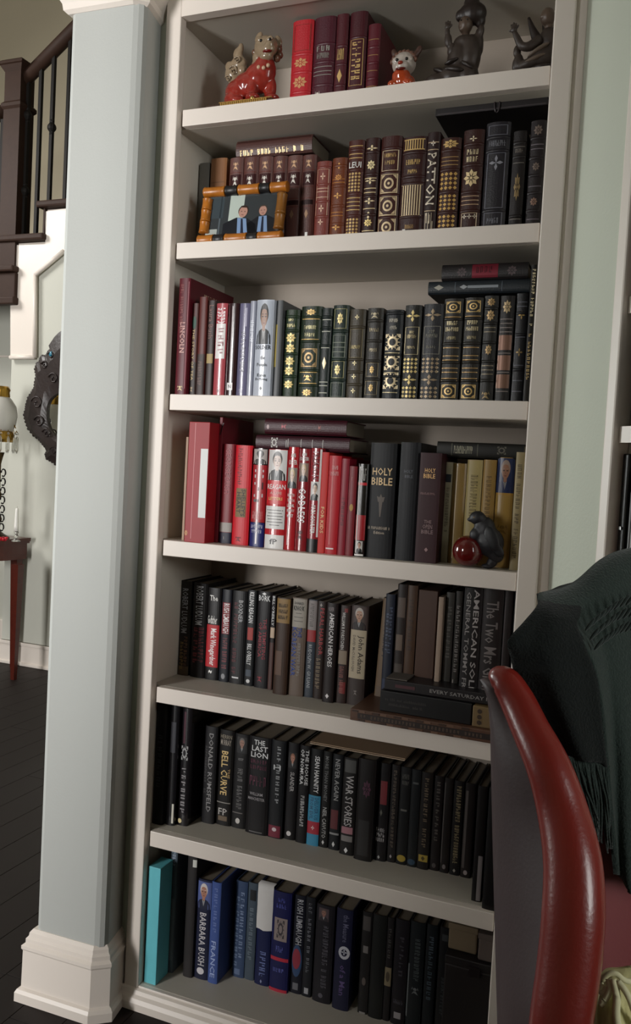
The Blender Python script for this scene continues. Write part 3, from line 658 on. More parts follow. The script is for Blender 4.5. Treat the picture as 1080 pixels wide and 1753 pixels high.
 ('S', 3, 0.1415, 0.012, 1.4685, 0.0263, 0.2162, 0.158, '2e1418', 'g', 'dark maroon book with a small white label at its foot', [('R', 0.2, 0.75, 0.06, 0.14, 'efeceb', 'paper_label'), ('T', 'N', 0.35, 0.6, 0.08, 0.12, '201818', 'h', 'title_lettering'), ('R', 0.42, 0.5, 0.1, 0.97, 'd8d0d0', 'spine_crease')], {}),
 ('S', 3, 0.1687, 0.015, 1.4685, 0.0269, 0.2162, 0.158, '6f6c88', 'g', 'lavender grey book with upright lettering on the third shelf', [('X', 11, 0.3, 0.75, 0.25, 0.7, '45425a', 'd', 'worn_lettering'), ('O', 'scroll', 0.3, 0.7, 0.03, 0.08, 'a8a4b8'), ('R', 0.6, 0.8, 0.75, 0.95, 'a8a4bc', 'jacket_panel')], {}),
 ('S', 3, 0.1971, 0.015, 1.4685, 0.0145, 0.221, 0.158, 'a5a9b8', 'g', 'very slim silver book left of the soldier portrait', [('X', 6, 0.2, 0.8, 0.55, 0.8, 'c8ccd8', 'd', 'worn_lettering')], {}),
 ('S', 3, 0.2172, 0.005, 1.4685, 0.0434, 0.221, 0.158, 'c9cfdc', 'g', 'silvery white book with a portrait of a uniformed soldier on its spine', [('P', 0.05, 0.95, 0.54, 0.985, 'b9c0cc', '23272a', 'a07a66', '1a1614'), ('T', 'SOLDIER', 0.05, 0.95, 0.485, 0.53, '3a4048', 'h', 'title_lettering'), ('T', 'the', 0.4, 0.65, 0.38, 0.42, '5a6068', 'h', 'title_lettering'), ('T', 'People', 0.2, 0.8, 0.3, 0.345, '5a6068', 'h', 'title_lettering'), ('T', 'Karen', 0.25, 0.75, 0.2, 0.235, '4a5058', 'h', 'author_lettering'), ('T', 'DeYoung', 0.15, 0.85, 0.155, 0.19, '4a5058', 'h', 'author_lettering'), ('O', 'dia', 0.4, 0.6, 0.06, 0.1, '33383c')], {}),
 ('S', 3, 0.2612, 0.02, 1.4685, 0.0163, 0.2219, 0.158, '5a5c5e', 'j', 'grey book with a yellow upper strip right of the soldier book', [('R', 0.05, 0.35, 0.31, 0.75, 'c8b052', 'colour_band')], {}),
 ('S', 3, 0.2789, 0.03, 1.4685, 0.0362, 0.202, 0.158, '1c3018', 'l', 'green leather book with paired gilt rosettes', [('H', 0.92), ('H', 0.76), ('H', 0.5), ('H', 0.24), ('O', 'flower', 0.15, 0.85, 0.62, 0.74, 'e8cf8a'), ('O', 'flower', 0.15, 0.85, 0.5, 0.62, 'e8cf8a'), ('O', 'flower', 0.15, 0.85, 0.36, 0.47, 'e8cf8a'), ('O', 'flower', 0.15, 0.85, 0.25, 0.36, 'e8cf8a'), ('O', 'flower', 0.15, 0.85, 0.1, 0.2, 'e8cf8a'), ('X', 3, 0.3, 0.7, 0.87, 0.9, 'd8cf9a', 'h', 'worn_lettering'), ('X', 5, 0.2, 0.8, 0.8, 0.84, 'd8cf9a', 'h', 'worn_lettering')], {}),
 ('S', 3, 0.3189, 0.03, 1.4685, 0.0509, 0.2091, 0.158, '1b2a18', 'l', 'wide green leather book with a gilt rayed medallion', [('H', 0.88), ('H', 0.62), ('H', 0.3), ('H', 0.14), ('O', 'target', 0.12, 0.88, 0.34, 0.54, 'c0a070'), ('O', 'flower', 0.25, 0.75, 0.9, 0.97, 'd9b676'), ('X', 8, 0.2, 0.8, 0.75, 0.79, 'd8d0a0', 'h', 'worn_lettering'), ('X', 5, 0.25, 0.75, 0.67, 0.71, 'd8d0a0', 'h', 'worn_lettering'), ('O', 'flower', 0.25, 0.75, 0.02, 0.1, 'd9b676'), ('O', 'scroll', 0.3, 0.7, 0.18, 0.26, 'd9b676'), ('R', 0.08, 0.92, 0.856, 0.864, 'd9b676', 'gilt_line'), ('R', 0.08, 0.92, 0.636, 0.644, 'd9b676', 'gilt_line'), ('R', 0.08, 0.92, 0.276, 0.28400000000000003, 'd9b676', 'gilt_line'), ('R', 0.08, 0.92, 0.156, 0.164, 'd9b676', 'gilt_line')], {}),
 ('S', 3, 0.3712, 0.03, 1.4685, 0.0243, 0.2043, 0.158, '15201e', 'l', 'narrow black green book with a gilt shield', [('H', 0.9), ('H', 0.78), ('H', 0.58), ('O', 'dia', 0.2, 0.8, 0.32, 0.46, 'e8d8b0'), ('R', 0.08, 0.92, 0.866, 0.874, 'd8d8c8', 'gilt_line'), ('R', 0.08, 0.92, 0.736, 0.744, 'd8d8c8', 'gilt_line'), ('R', 0.08, 0.92, 0.556, 0.5640000000000001, 'd8d8c8', 'gilt_line'), ('R', 0.08, 0.92, 0.176, 0.184, 'd8d8c8', 'gilt_line'), ('R', 0.08, 0.92, 0.136, 0.14400000000000002, 'd8d8c8', 'gilt_line'), ('R', 0.08, 0.92, 0.055999999999999994, 0.064, 'd8d8c8', 'gilt_line')], {}),
 ('S', 3, 0.3976, 0.03, 1.4685, 0.0375, 0.2102, 0.158, '1a2a22', 'l', 'green leather book with gilt pears in double frames', [('H', 0.72), ('H', 0.42), ('H', 0.2), ('F', 0.1, 0.9, 0.75, 0.96, 'b0a878'), ('O', 'flower', 0.3, 0.7, 0.79, 0.92, 'e0cc90'), ('F', 0.1, 0.9, 0.44, 0.68, '8a9080'), ('F', 0.1, 0.9, 0.22, 0.4, 'b0a878'), ('O', 'flower', 0.3, 0.7, 0.25, 0.37, 'e0cc90'), ('F', 0.1, 0.9, 0.02, 0.17, '8a9080'), ('R', 0.08, 0.92, 0.596, 0.604, '8a9080', 'gilt_line'), ('R', 0.08, 0.92, 0.546, 0.554, '8a9080', 'gilt_line'), ('R', 0.08, 0.92, 0.496, 0.504, '8a9080', 'gilt_line')], {}),
 ('S', 3, 0.4379, 0.03, 1.4685, 0.0376, 0.2003, 0.158, '40382a', 'l', 'olive brown leather book with four small gilt crosses', [('H', 0.8), ('H', 0.44), ('H', 0.3), ('H', 0.16), ('O', 'cross', 0.35, 0.65, 0.88, 0.94, 'e0d0a0'), ('O', 'cross', 0.35, 0.65, 0.37, 0.43, 'e0d0a0'), ('O', 'cross', 0.35, 0.65, 0.22, 0.28, 'e0d0a0'), ('O', 'cross', 0.35, 0.65, 0.06, 0.12, 'e0d0a0'), ('F', 0.1, 0.9, 0.46, 0.78, '7a6e50'), ('X', 9, 0.2, 0.8, 0.56, 0.6, 'b0a070', 'h', 'worn_lettering')], {}),
 ('S', 3, 0.4796, 0.03, 1.4685, 0.037, 0.202, 0.158, '2a2620', 'l', 'dark olive book with two gilt square rosettes', [('H', 0.86), ('H', 0.64), ('H', 0.42), ('H', 0.22), ('F', 0.12, 0.88, 0.25, 0.4, '8a7c60'), ('O', 'flower', 0.35, 0.65, 0.28, 0.37, 'd9b676'), ('F', 0.12, 0.88, 0.05, 0.2, '8a7c60'), ('O', 'flower', 0.35, 0.65, 0.08, 0.17, 'd9b676'), ('X', 6, 0.2, 0.8, 0.74, 0.78, 'a89c80', 'h', 'worn_lettering'), ('X', 7, 0.25, 0.75, 0.52, 0.56, 'a89c80', 'h', 'worn_lettering'), ('O', 'scroll', 0.25, 0.75, 0.88, 0.96, 'a89c80')], {}),
 ('S', 3, 0.5221, 0.03, 1.4685, 0.0404, 0.1974, 0.158, '14181c', 'l', 'black leather book with three pale gilt sunbursts', [('H', 0.96), ('H', 0.5), ('H', 0.26), ('O', 'burst', 0.08, 0.92, 0.55, 0.73, 'e8d4ae'), ('O', 'burst', 0.08, 0.92, 0.33, 0.51, 'e8d4ae'), ('O', 'burst', 0.08, 0.92, 0.12, 0.3, 'e8d4ae'), ('X', 9, 0.25, 0.75, 0.86, 0.9, 'd8d0c0', 'h', 'worn_lettering'), ('X', 7, 0.3, 0.7, 0.78, 0.82, 'c8c0b0', 'h', 'worn_lettering'), ('R', 0.08, 0.92, 0.516, 0.524, 'c8b890', 'gilt_line'), ('R', 0.08, 0.92, 0.296, 0.304, 'c8b890', 'gilt_line'), ('R', 0.08, 0.92, 0.076, 0.084, 'c8b890', 'gilt_line')], {}),
 ('S', 3, 0.5665, 0.03, 1.4685, 0.0371, 0.2066, 0.158, '18150f', 'l', 'dark book with gilt butterfly and fish scale panels, left of its twin', [('F', 0.08, 0.92, 0.48, 0.77, 'b8a880'), ('X', 3, 0.35, 0.65, 0.7, 0.73, 'b8a880', 'h', 'worn_lettering'), ('X', 6, 0.2, 0.8, 0.65, 0.69, 'b8a880', 'h', 'worn_lettering'), ('X', 6, 0.25, 0.75, 0.54, 0.57, 'b8a880', 'h', 'worn_lettering'), ('O', 'lat', 0.05, 0.95, 0.28, 0.45, 'd8c080'), ('O', 'lat', 0.05, 0.95, 0.02, 0.15, 'd8c080'), ('O', 'cross', 0.08, 0.92, 0.16, 0.27, 'd8c080'), ('O', 'cross', 0.08, 0.92, 0.82, 0.95, 'd8c080')], {}),
 ('S', 3, 0.6075, 0.03, 1.4685, 0.0442, 0.2082, 0.158, '26262a', 'l', 'slate book with dull gilt butterfly and fish scale panels, right of its twin', [('F', 0.08, 0.92, 0.48, 0.77, '8a8678'), ('X', 3, 0.35, 0.65, 0.7, 0.73, '8a8678', 'h', 'worn_lettering'), ('X', 8, 0.2, 0.8, 0.65, 0.69, '8a8678', 'h', 'worn_lettering'), ('X', 5, 0.25, 0.75, 0.54, 0.57, '8a8678', 'h', 'worn_lettering'), ('O', 'lat', 0.05, 0.95, 0.28, 0.45, 'a08c70'), ('O', 'lat', 0.05, 0.95, 0.02, 0.15, 'a08c70'), ('O', 'cross', 0.08, 0.92, 0.16, 0.27, 'a08c70'), ('O', 'cross', 0.08, 0.92, 0.82, 0.95, 'a08c70')], {}),
 ('S', 3, 0.653, 0.03, 1.4685, 0.0409, 0.2184, 0.158, '201c16', 'l', 'left one of two tall dark books with gilt squares at head and foot', [('H', 0.8), ('H', 0.56), ('H', 0.38), ('H', 0.2), ('O', 'target', 0.12, 0.88, 0.86, 0.97, 'd9b676'), ('O', 'target', 0.12, 0.88, 0.03, 0.16, 'd9b676'), ('X', 5, 0.2, 0.8, 0.74, 0.78, 'd8c8a0', 'h', 'worn_lettering'), ('X', 7, 0.15, 0.85, 0.68, 0.72, 'd8c8a0', 'h', 'worn_lettering'), ('X', 6, 0.25, 0.75, 0.6, 0.63, 'b8a880', 'h', 'worn_lettering'), ('R', 0.08, 0.92, 0.816, 0.824, 'b08d5a', 'gilt_line'), ('R', 0.08, 0.92, 0.796, 0.804, 'b08d5a', 'gilt_line'), ('R', 0.08, 0.92, 0.556, 0.5640000000000001, 'b08d5a', 'gilt_line'), ('R', 0.08, 0.92, 0.516, 0.524, 'b08d5a', 'gilt_line'), ('R', 0.08, 0.92, 0.436, 0.444, 'b08d5a', 'gilt_line'), ('R', 0.08, 0.92, 0.396, 0.404, 'b08d5a', 'gilt_line'), ('R', 0.08, 0.92, 0.316, 0.324, 'b08d5a', 'gilt_line'), ('R', 0.08, 0.92, 0.276, 0.28400000000000003, 'b08d5a', 'gilt_line'), ('R', 0.08, 0.92, 0.216, 0.224, 'b08d5a', 'gilt_line'), ('R', 0.08, 0.92, 0.196, 0.20400000000000001, 'b08d5a', 'gilt_line')], {}),
 ('S', 3, 0.697, 0.03, 1.4685, 0.0395, 0.2198, 0.158, '201c16', 'l', 'right one of two tall dark books with gilt squares at head and foot', [('H', 0.8), ('H', 0.56), ('H', 0.38), ('H', 0.2), ('O', 'target', 0.12, 0.88, 0.86, 0.97, 'd9b676'), ('O', 'target', 0.12, 0.88, 0.03, 0.16, 'd9b676'), ('X', 5, 0.2, 0.8, 0.74, 0.78, 'd8c8a0', 'h', 'worn_lettering'), ('X', 7, 0.15, 0.85, 0.68, 0.72, 'd8c8a0', 'h', 'worn_lettering'), ('X', 6, 0.25, 0.75, 0.6, 0.63, 'b8a880', 'h', 'worn_lettering'), ('R', 0.08, 0.92, 0.816, 0.824, 'b08d5a', 'gilt_line'), ('R', 0.08, 0.92, 0.796, 0.804, 'b08d5a', 'gilt_line'), ('R', 0.08, 0.92, 0.556, 0.5640000000000001, 'b08d5a', 'gilt_line'), ('R', 0.08, 0.92, 0.516, 0.524, 'b08d5a', 'gilt_line'), ('R', 0.08, 0.92, 0.436, 0.444, 'b08d5a', 'gilt_line'), ('R', 0.08, 0.92, 0.396, 0.404, 'b08d5a', 'gilt_line'), ('R', 0.08, 0.92, 0.316, 0.324, 'b08d5a', 'gilt_line'), ('R', 0.08, 0.92, 0.276, 0.28400000000000003, 'b08d5a', 'gilt_line'), ('R', 0.08, 0.92, 0.216, 0.224, 'b08d5a', 'gilt_line'), ('R', 0.08, 0.92, 0.196, 0.20400000000000001, 'b08d5a', 'gilt_line')], {}),
 ('S', 3, 0.7397, 0.03, 1.4685, 0.0291, 0.2225, 0.158, '1c1a16', 'l', 'narrow dark book with stacked gilt filigree on the third shelf', [('H', 0.88), ('H', 0.74), ('H', 0.56), ('H', 0.38), ('H', 0.2), ('O', 'flower', 0.2, 0.8, 0.9, 0.98, 'b89868'), ('O', 'flower', 0.2, 0.8, 0.76, 0.87, 'c8a878'), ('O', 'flower', 0.25, 0.75, 0.44, 0.54, 'c0a070'), ('O', 'scroll', 0.2, 0.8, 0.02, 0.1, 'a08860'), ('R', 0.08, 0.92, 0.696, 0.704, '8a7e68', 'gilt_line'), ('R', 0.08, 0.92, 0.656, 0.664, '8a7e68', 'gilt_line'), ('R', 0.08, 0.92, 0.336, 0.34400000000000003, '8a7e68', 'gilt_line'), ('R', 0.08, 0.92, 0.296, 0.304, '8a7e68', 'gilt_line'), ('R', 0.08, 0.92, 0.256, 0.264, '8a7e68', 'gilt_line')], {}),
 ('S', 3, 0.7724, 0.03, 1.4685, 0.0305, 0.2217, 0.158, '1d1918', 'l', 'dark book with three brick coloured panels on its spine', [('R', 0.06, 0.94, 0.49, 0.63, '8a6858', 'label_panel'), ('R', 0.06, 0.94, 0.3, 0.44, '8a6858', 'label_panel'), ('R', 0.06, 0.94, 0.13, 0.26, '80604f', 'label_panel'), ('O', 'flower', 0.2, 0.8, 0.83, 0.96, 'c8b088'), ('R', 0.08, 0.92, 0.776, 0.784, '8a7e78', 'gilt_line'), ('R', 0.08, 0.92, 0.736, 0.744, '8a7e78', 'gilt_line'), ('R', 0.08, 0.92, 0.696, 0.704, '8a7e78', 'gilt_line'), ('R', 0.08, 0.92, 0.656, 0.664, '8a7e78', 'gilt_line'), ('R', 0.08, 0.92, 0.456, 0.464, '8a7e78', 'gilt_line'), ('R', 0.08, 0.92, 0.276, 0.28400000000000003, '8a7e78', 'gilt_line'), ('R', 0.08, 0.92, 0.096, 0.10400000000000001, '8a7e78', 'gilt_line')], {}),
 ('S', 3, 0.8065, 0.03, 1.4685, 0.0241, 0.2257, 0.158, '1a1a1e', 'l', 'slim slate book with two small gilt stars near the right side', [('H', 0.82), ('H', 0.62), ('H', 0.3), ('O', 'cross', 0.2, 0.8, 0.76, 0.84, 'c0a060'), ('O', 'cross', 0.2, 0.8, 0.42, 0.5, 'a88c58'), ('R', 0.08, 0.92, 0.916, 0.924, '6a6a74', 'gilt_line'), ('R', 0.08, 0.92, 0.876, 0.884, '6a6a74', 'gilt_line'), ('R', 0.08, 0.92, 0.596, 0.604, '6a6a74', 'gilt_line'), ('R', 0.08, 0.92, 0.336, 0.34400000000000003, '6a6a74', 'gilt_line'), ('R', 0.08, 0.92, 0.196, 0.20400000000000001, '6a6a74', 'gilt_line'), ('R', 0.08, 0.92, 0.096, 0.10400000000000001, '6a6a74', 'gilt_line')], {}),
 ('S', 3, 0.8349, 0.012, 1.4685, 0.0124, 0.2792, 0.158, '17140f', 'j', 'tall thin black book with pale upright lettering against the right side', [('X', 18, 0.25, 0.75, 0.55, 0.97, 'e0d0a8', 'd', 'worn_lettering'), ('X', 14, 0.25, 0.75, 0.1, 0.5, 'b89c68', 'd', 'worn_lettering')], {}),
 ('S', 4, 0.0327, 0.03, 1.1148, 0.0066, 0.253, 0.16, 'b49a84', 'p', 'very thin beige edged booklet squeezed left of the bright red box file', [], {}),
 ('S', 4, 0.0554, 0.004, 1.1148, 0.0562, 0.2892, 0.2, '9a1a22', 'b', 'thick bright red box file with a white card on its spine', [('R', 0.62, 0.97, 0.21, 0.78, 'e2e4e2', 'paper_card'), ('R', 0.3, 0.33, 0.03, 0.99, 'd88a8c', 'spine_crease'), ('O', 'flower', 0.0, 0.16, 0.05, 0.1, 'd8a070')], {}),  # thin pale upright line is a painted highlight
 ('S', 4, 0.1122, 0.05, 1.1148, 0.0085, 0.305, 0.17, '6e1422', 'b', 'dark red binder with a black tag right of the red box file', [], {'tag': 1}),
 ('S', 4, 0.1239, 0.05, 1.1148, 0.0328, 0.2408, 0.158, '7a1420', 'j', 'dark red book with a silver band and navy foot', [('T', 'GEORGE BUSH', 0.3, 0.75, 0.5, 0.96, 'a05058', 'd', 'title_lettering'), ('R', 0, 1, 0.115, 0.21, 'a09a94', 'colour_band'), ('R', 0, 1, 0, 0.11, '1c1c34', 'colour_band'), ('X', 1, 0.4, 0.6, 0.04, 0.07, 'a09a94', 'h', 'worn_lettering')], {}),
 ('S', 4, 0.1624, 0.042, 1.1148, 0.0439, 0.2392, 0.158, 'cc1f2c', 'j', 'bright red book with a brown gold title label on the fourth shelf', [('X', 16, 0.2, 0.45, 0.6, 0.97, '6a1820', 'd', 'worn_lettering'), ('R', 0.18, 0.8, 0.28, 0.57, '7a6030', 'label_panel'), ('T', "SHELLEY'S", 0.5, 0.75, 0.29, 0.56, '241a10', 'd', 'title_lettering'), ('T', 'HEART', 0.24, 0.46, 0.32, 0.53, '241a10', 'd', 'title_lettering'), ('O', 'scroll', 0.25, 0.6, 0.03, 0.09, '701018')], {}),
 ('S', 4, 0.2115, 0.038, 1.1148, 0.0385, 0.234, 0.158, '1c1214', 'g', 'black and red book with a navy foot and bowler hatted figure', [('P', 0.05, 0.95, 0.84, 0.99, 'b0a8a4', '241c1c', '453a36', '181414'), ('R', 0.02, 0.98, 0.25, 0.83, 'a81c26', 'colour_band'), ('X', 3, 0.2, 0.8, 0.42, 0.8, '301216', 'd', 'worn_lettering'), ('X', 16, 0.15, 0.85, 0.28, 0.36, 'e8a0a0', 'h', 'worn_lettering'), ('R', 0.02, 0.98, 0, 0.245, '22286a', 'colour_band'), ('X', 7, 0.1, 0.9, 0.19, 0.225, 'c8c8dc', 'h', 'worn_lettering'), ('X', 7, 0.15, 0.85, 0.14, 0.175, 'c8c8dc', 'h', 'worn_lettering'), ('R', 0.44, 0.54, 0.03, 0.97, 'f2eaea', 'spine_crease')], {}),  # whitish strip down the spine is a painted gloss streak
 ('S', 4, 0.2545, 0.03, 1.1148, 0.0505, 0.2328, 0.158, 'c0202a', 'g', 'red and white book with a smiling man in a dark suit', [('P', 0.04, 0.96, 0.69, 0.995, 'd8d6d4', '1c1c20', 'd0b8ac', '2a2422'), ('R', 0.02, 0.98, 0.45, 0.685, 'd0232c', 'colour_band'), ('T', 'REAGAN', 0.05, 0.95, 0.6, 0.65, 'f0e8e6', 'h', 'title_lettering'), ('T', 'A LIFE', 0.2, 0.8, 0.55, 0.575, 'e0a8a0', 'h', 'title_lettering'), ('T', 'LETTERS', 0.15, 0.85, 0.49, 0.52, 'f0d080', 'h', 'title_lettering'), ('R', 0.02, 0.98, 0.2, 0.43, 'dcdad8', 'text_panel'), ('R', 0.1, 0.9, 0.385, 0.392, '55504e', 'text_line'), ('R', 0.15, 0.85, 0.355, 0.362, '55504e', 'text_line'), ('R', 0.1, 0.9, 0.325, 0.332, '55504e', 'text_line'), ('R', 0.15, 0.85, 0.295, 0.302, '55504e', 'text_line'), ('R', 0.1, 0.9, 0.265, 0.272, '55504e', 'text_line'), ('R', 0.25, 0.75, 0.235, 0.242, '55504e', 'text_line'), ('R', 0.02, 0.98, 0, 0.14, 'e4e2e0', 'colour_band'), ('T', 'fP', 0.3, 0.7, 0.045, 0.1, '222222', 'h', 'title_lettering')], {}),
 ('S', 4, 0.3074, 0.028, 1.1148, 0.0252, 0.24, 0.158, 'b01c26', 'g', 'narrow red book with a blonde portrait and white lettering', [('P', 0.04, 0.96, 0.6, 0.8, '8a8078', '18181a', 'c8a890', 'c8b080'), ('T', 'ANN', 0.3, 0.75, 0.9, 0.94, 'e8e6e2', 'h', 'author_lettering'), ('T', 'COULTER', 0.1, 0.9, 0.83, 0.875, 'e8e6e2', 'h', 'author_lettering'), ('T', 'HOW TO', 0.15, 0.85, 0.52, 0.55, 'e8e6e2', 'h', 'title_lettering'), ('T', 'TALK TO A', 0.15, 0.85, 0.47, 0.5, 'e8e6e2', 'h', 'title_lettering'), ('T', 'LIBERAL', 0.15, 0.85, 0.42, 0.45, 'e8e6e2', 'h', 'title_lettering'), ('T', 'IF YOU', 0.15, 0.85, 0.37, 0.4, 'e8e6e2', 'h', 'title_lettering'), ('T', 'MUST', 0.2, 0.8, 0.32, 0.35, 'e8e6e2', 'h', 'title_lettering'), ('R', 0.28, 0.34, 0.05, 0.6, 'f0e0e0', 'spine_crease')], {}),
 ('S', 4, 0.3341, 0.028, 1.1148, 0.0279, 0.2371, 0.158, '8a1822', 'g', 'dark red book lettered GODLESS with a portrait near its head', [('P', 0.1, 0.9, 0.68, 0.86, '8a7468', '1c1416', 'c8a890', 'b89868'), ('T', 'ANN', 0.3, 0.7, 0.93, 0.96, 'e8e6e2', 'h', 'author_lettering'), ('T', 'COULTER', 0.1, 0.9, 0.885, 0.92, 'e8e6e2', 'h', 'author_lettering'), ('T', 'GODLESS', 0.15, 0.8, 0.28, 0.62, 'f0ecec', 'd', 'title_lettering'), ('O', 'scroll', 0.2, 0.7, 0.1, 0.22, '4a1016')], {}),
 ('S', 4, 0.3643, 0.026, 1.1148, 0.0276, 0.2396, 0.158, '96202a', 'g', 'red book with a lower portrait and black foot on the fourth shelf', [('P', 0.15, 0.95, 0.5, 0.68, 'd8d4d0', '181818', 'c8a890', '2a2220'), ('T', 'TREASON', 0.2, 0.8, 0.7, 0.98, '6a1820', 'd', 'title_lettering'), ('T', 'ANN COULTER', 0.3, 0.7, 0.18, 0.46, 'e8e6e2', 'd', 'author_lettering'), ('R', 0, 1, 0, 0.13, '161214', 'colour_band'), ('R', 0.84, 0.99, 0.15, 0.99, 'e8e4e2', 'spine_crease')], {}),
 ('S', 4, 0.3926, 0.026, 1.1148, 0.0165, 0.2313, 0.158, 'c8302c', 'p', 'slim orange red paperback lettered FOR KIDS', [('T', 'FOR KIDS', 0.25, 0.75, 0.2, 0.46, 'f0c890', 'd', 'title_lettering')], {}),
 ('S', 4, 0.4103, 0.025, 1.1148, 0.0292, 0.2243, 0.158, 'b81c28', 'j', 'plain red book with a short white line at its foot', [('X', 5, 0.3, 0.8, 0.86, 0.9, 'e8a8a8', 'h', 'worn_lettering'), ('X', 7, 0.2, 0.85, 0.8, 0.84, 'e8a8a8', 'h', 'worn_lettering'), ('R', 0.1, 0.75, 0.05, 0.065, 'e8d8d8', 'text_line'), ('R', 0.35, 0.4, 0.1, 0.97, 'e89090', 'spine_crease')], {}),
 ('S', 4, 0.4402, 0.027, 1.1148, 0.0184, 0.2189, 0.158, '8a1a2c', 'j', 'slim crimson cloth book in the fourth shelf reds', [('X', 7, 0.3, 0.7, 0.3, 0.6, '5a101c', 'd', 'worn_lettering')], {}),
 ('S', 4, 0.4599, 0.027, 1.1148, 0.0182, 0.2027, 0.158, '7a1a24', 'j', 'short dark red book with a small gilt crest', [('O', 'circle', 0.25, 0.75, 0.5, 0.58, 'b08840'), ('X', 1, 0.35, 0.65, 0.84, 0.88, 'b06868', 'h', 'worn_lettering')], {}),
 ('S', 4, 0.481, 0.027, 1.1148, 0.0229, 0.2091, 0.158, '17120f', 'g', 'thin black and red jacketed book left of the large black bible', [('X', 5, 0.15, 0.85, 0.82, 0.95, 'b8b4b0', 'h', 'worn_lettering'), ('R', 0.05, 0.95, 0.77, 0.8, 'c02830', 'colour_band'), ('R', 0, 1, 0.18, 0.45, 'a01c24', 'colour_band'), ('P', 0.2, 0.85, 0.05, 0.17, 'c8c4c0', '181818', 'c39a86', '3a2a22'), ('R', 0.05, 0.95, 0.01, 0.03, 'e8e4e0', 'colour_band'), ('R', 0.12, 0.24, 0.04, 0.97, 'e0dcd8', 'spine_crease')], {}),
 ('S', 4, 0.5047, 0.035, 1.1148, 0.0604, 0.2579, 0.158, '17181b', 'p', 'large black book lettered HOLY BIBLE in pale gilt', [('T', 'HOLY', 0.12, 0.88, 0.72, 0.785, 'e8c898', 'h', 'title_lettering'), ('T', 'BIBLE', 0.1, 0.9, 0.635, 0.7, 'e8c898', 'h', 'title_lettering'), ('O', 'torch', 0.32, 0.68, 0.36, 0.56, '5a5048'), ('X', 18, 0.05, 0.9, 0.25, 0.275, 'b8aa98', 'h', 'worn_lettering'), ('T', 'Edition', 0.3, 0.7, 0.21, 0.235, 'b8aa98', 'h', 'subtitle_lettering')], {'bulge': 0.004}),
 ('S', 4, 0.5738, 0.035, 1.1148, 0.0449, 0.2616, 0.158, '15161a', 'p', 'limp black book with faint silver lettering right of the large one', [('T', 'HOLY', 0.25, 0.7, 0.74, 0.77, '5a5c64', 'h', 'title_lettering'), ('T', 'BIBLE', 0.3, 0.7, 0.7, 0.725, '5a5c64', 'h', 'title_lettering')], {'bulge': 0.005}),
 ('S', 4, 0.6214, 0.03, 1.1148, 0.0472, 0.2404, 0.158, '34161b', 'p', 'dark maroon bible with small gilt lettering', [('T', 'HOLY', 0.25, 0.75, 0.82, 0.86, 'e8b878', 'h', 'title_lettering'), ('T', 'BIBLE', 0.2, 0.75, 0.77, 0.81, 'e8b878', 'h', 'title_lettering'), ('X', 11, 0.1, 0.8, 0.62, 0.64, '8a6868', 'h', 'worn_lettering'), ('T', 'THE', 0.35, 0.7, 0.36, 0.39, '8a7070', 'h', 'title_lettering'), ('T', 'OPEN', 0.3, 0.75, 0.31, 0.35, '8a7070', 'h', 'title_lettering'), ('T', 'BIBLE', 0.25, 0.8, 0.265, 0.3, '8a7070', 'h', 'title_lettering'), ('O', 'dia', 0.4, 0.65, 0.1, 0.14, 'a08080')], {}),
 ('S', 4, 0.6692, 0.075, 1.1148, 0.0143, 0.2231, 0.158, 'a8a288', 'p', 'slim pale cream book right of the maroon bible', [('R', 0.05, 0.9, 0.8, 0.88, '2a3038', 'colour_band'), ('X', 16, 0.25, 0.75, 0.3, 0.75, '6a6450', 'd', 'worn_lettering')], {}),
 ('S', 4, 0.6841, 0.075, 1.1148, 0.0301, 0.2214, 0.158, '8f7442', 'g', 'bronze gold book with a light streak on the fourth shelf', [('R', 0.3, 0.38, 0.05, 0.97, 'd8c090', 'spine_crease')], {}),
 ('S', 4, 0.7156, 0.075, 1.1148, 0.0336, 0.2306, 0.158, 'b3a16a', 'j', 'cream gold book with dark upright lettering behind the bird', [('X', 15, 0.3, 0.75, 0.42, 0.86, '6a5c34', 'd', 'worn_lettering')], {}),
 ('S', 4, 0.7511, 0.075, 1.1148, 0.0281, 0.2322, 0.158, 'a8874a', 'j', 'ochre gold book with faint upright lettering behind the bird', [('X', 11, 0.3, 0.7, 0.45, 0.85, '7a6030', 'd', 'worn_lettering')], {}),
 ('S', 4, 0.7811, 0.075, 1.1148, 0.0371, 0.2387, 0.158, 'c09648', 'g', 'gold book with a portrait in blue at its head', [('P', 0.0, 1, 0.68, 0.995, '27355e', '1e2c58', 'a87860', 'a89488'), ('R', 0, 1, 0, 0.66, 'b08e48', 'colour_band'), ('O', 'scroll', 0.2, 0.8, 0.3, 0.4, '8a6c38')], {}),
 ('S', 4, 0.8239, 0.05, 1.1148, 0.0178, 0.2507, 0.158, 'a0906a', 'j', 'tall thin cream book near the right side of the fourth shelf', [('X', 25, 0.25, 0.75, 0.1, 0.9, '6a5c44', 'd', 'worn_lettering')], {}),
 ('S', 5, -0.0225, 0.132, 0.7519, 0.0311, 0.2477, 0.158, '191512', 'j', 'black book with grey author lettering and brown foot leftmost on the fifth shelf', [('T', 'ROBERT LUDLUM', 0.2, 0.75, 0.45, 0.92, '8f8f92', 'd', 'author_lettering'), ('X', 9, 0.55, 0.85, 0.1, 0.42, '6a4a34', 'd', 'worn_lettering'), ('X', 8, 0.2, 0.5, 0.06, 0.36, '7a6030', 'd', 'worn_lettering'), ('R', 0, 1, 0, 0.1, '4a3a28', 'colour_band')], {}),
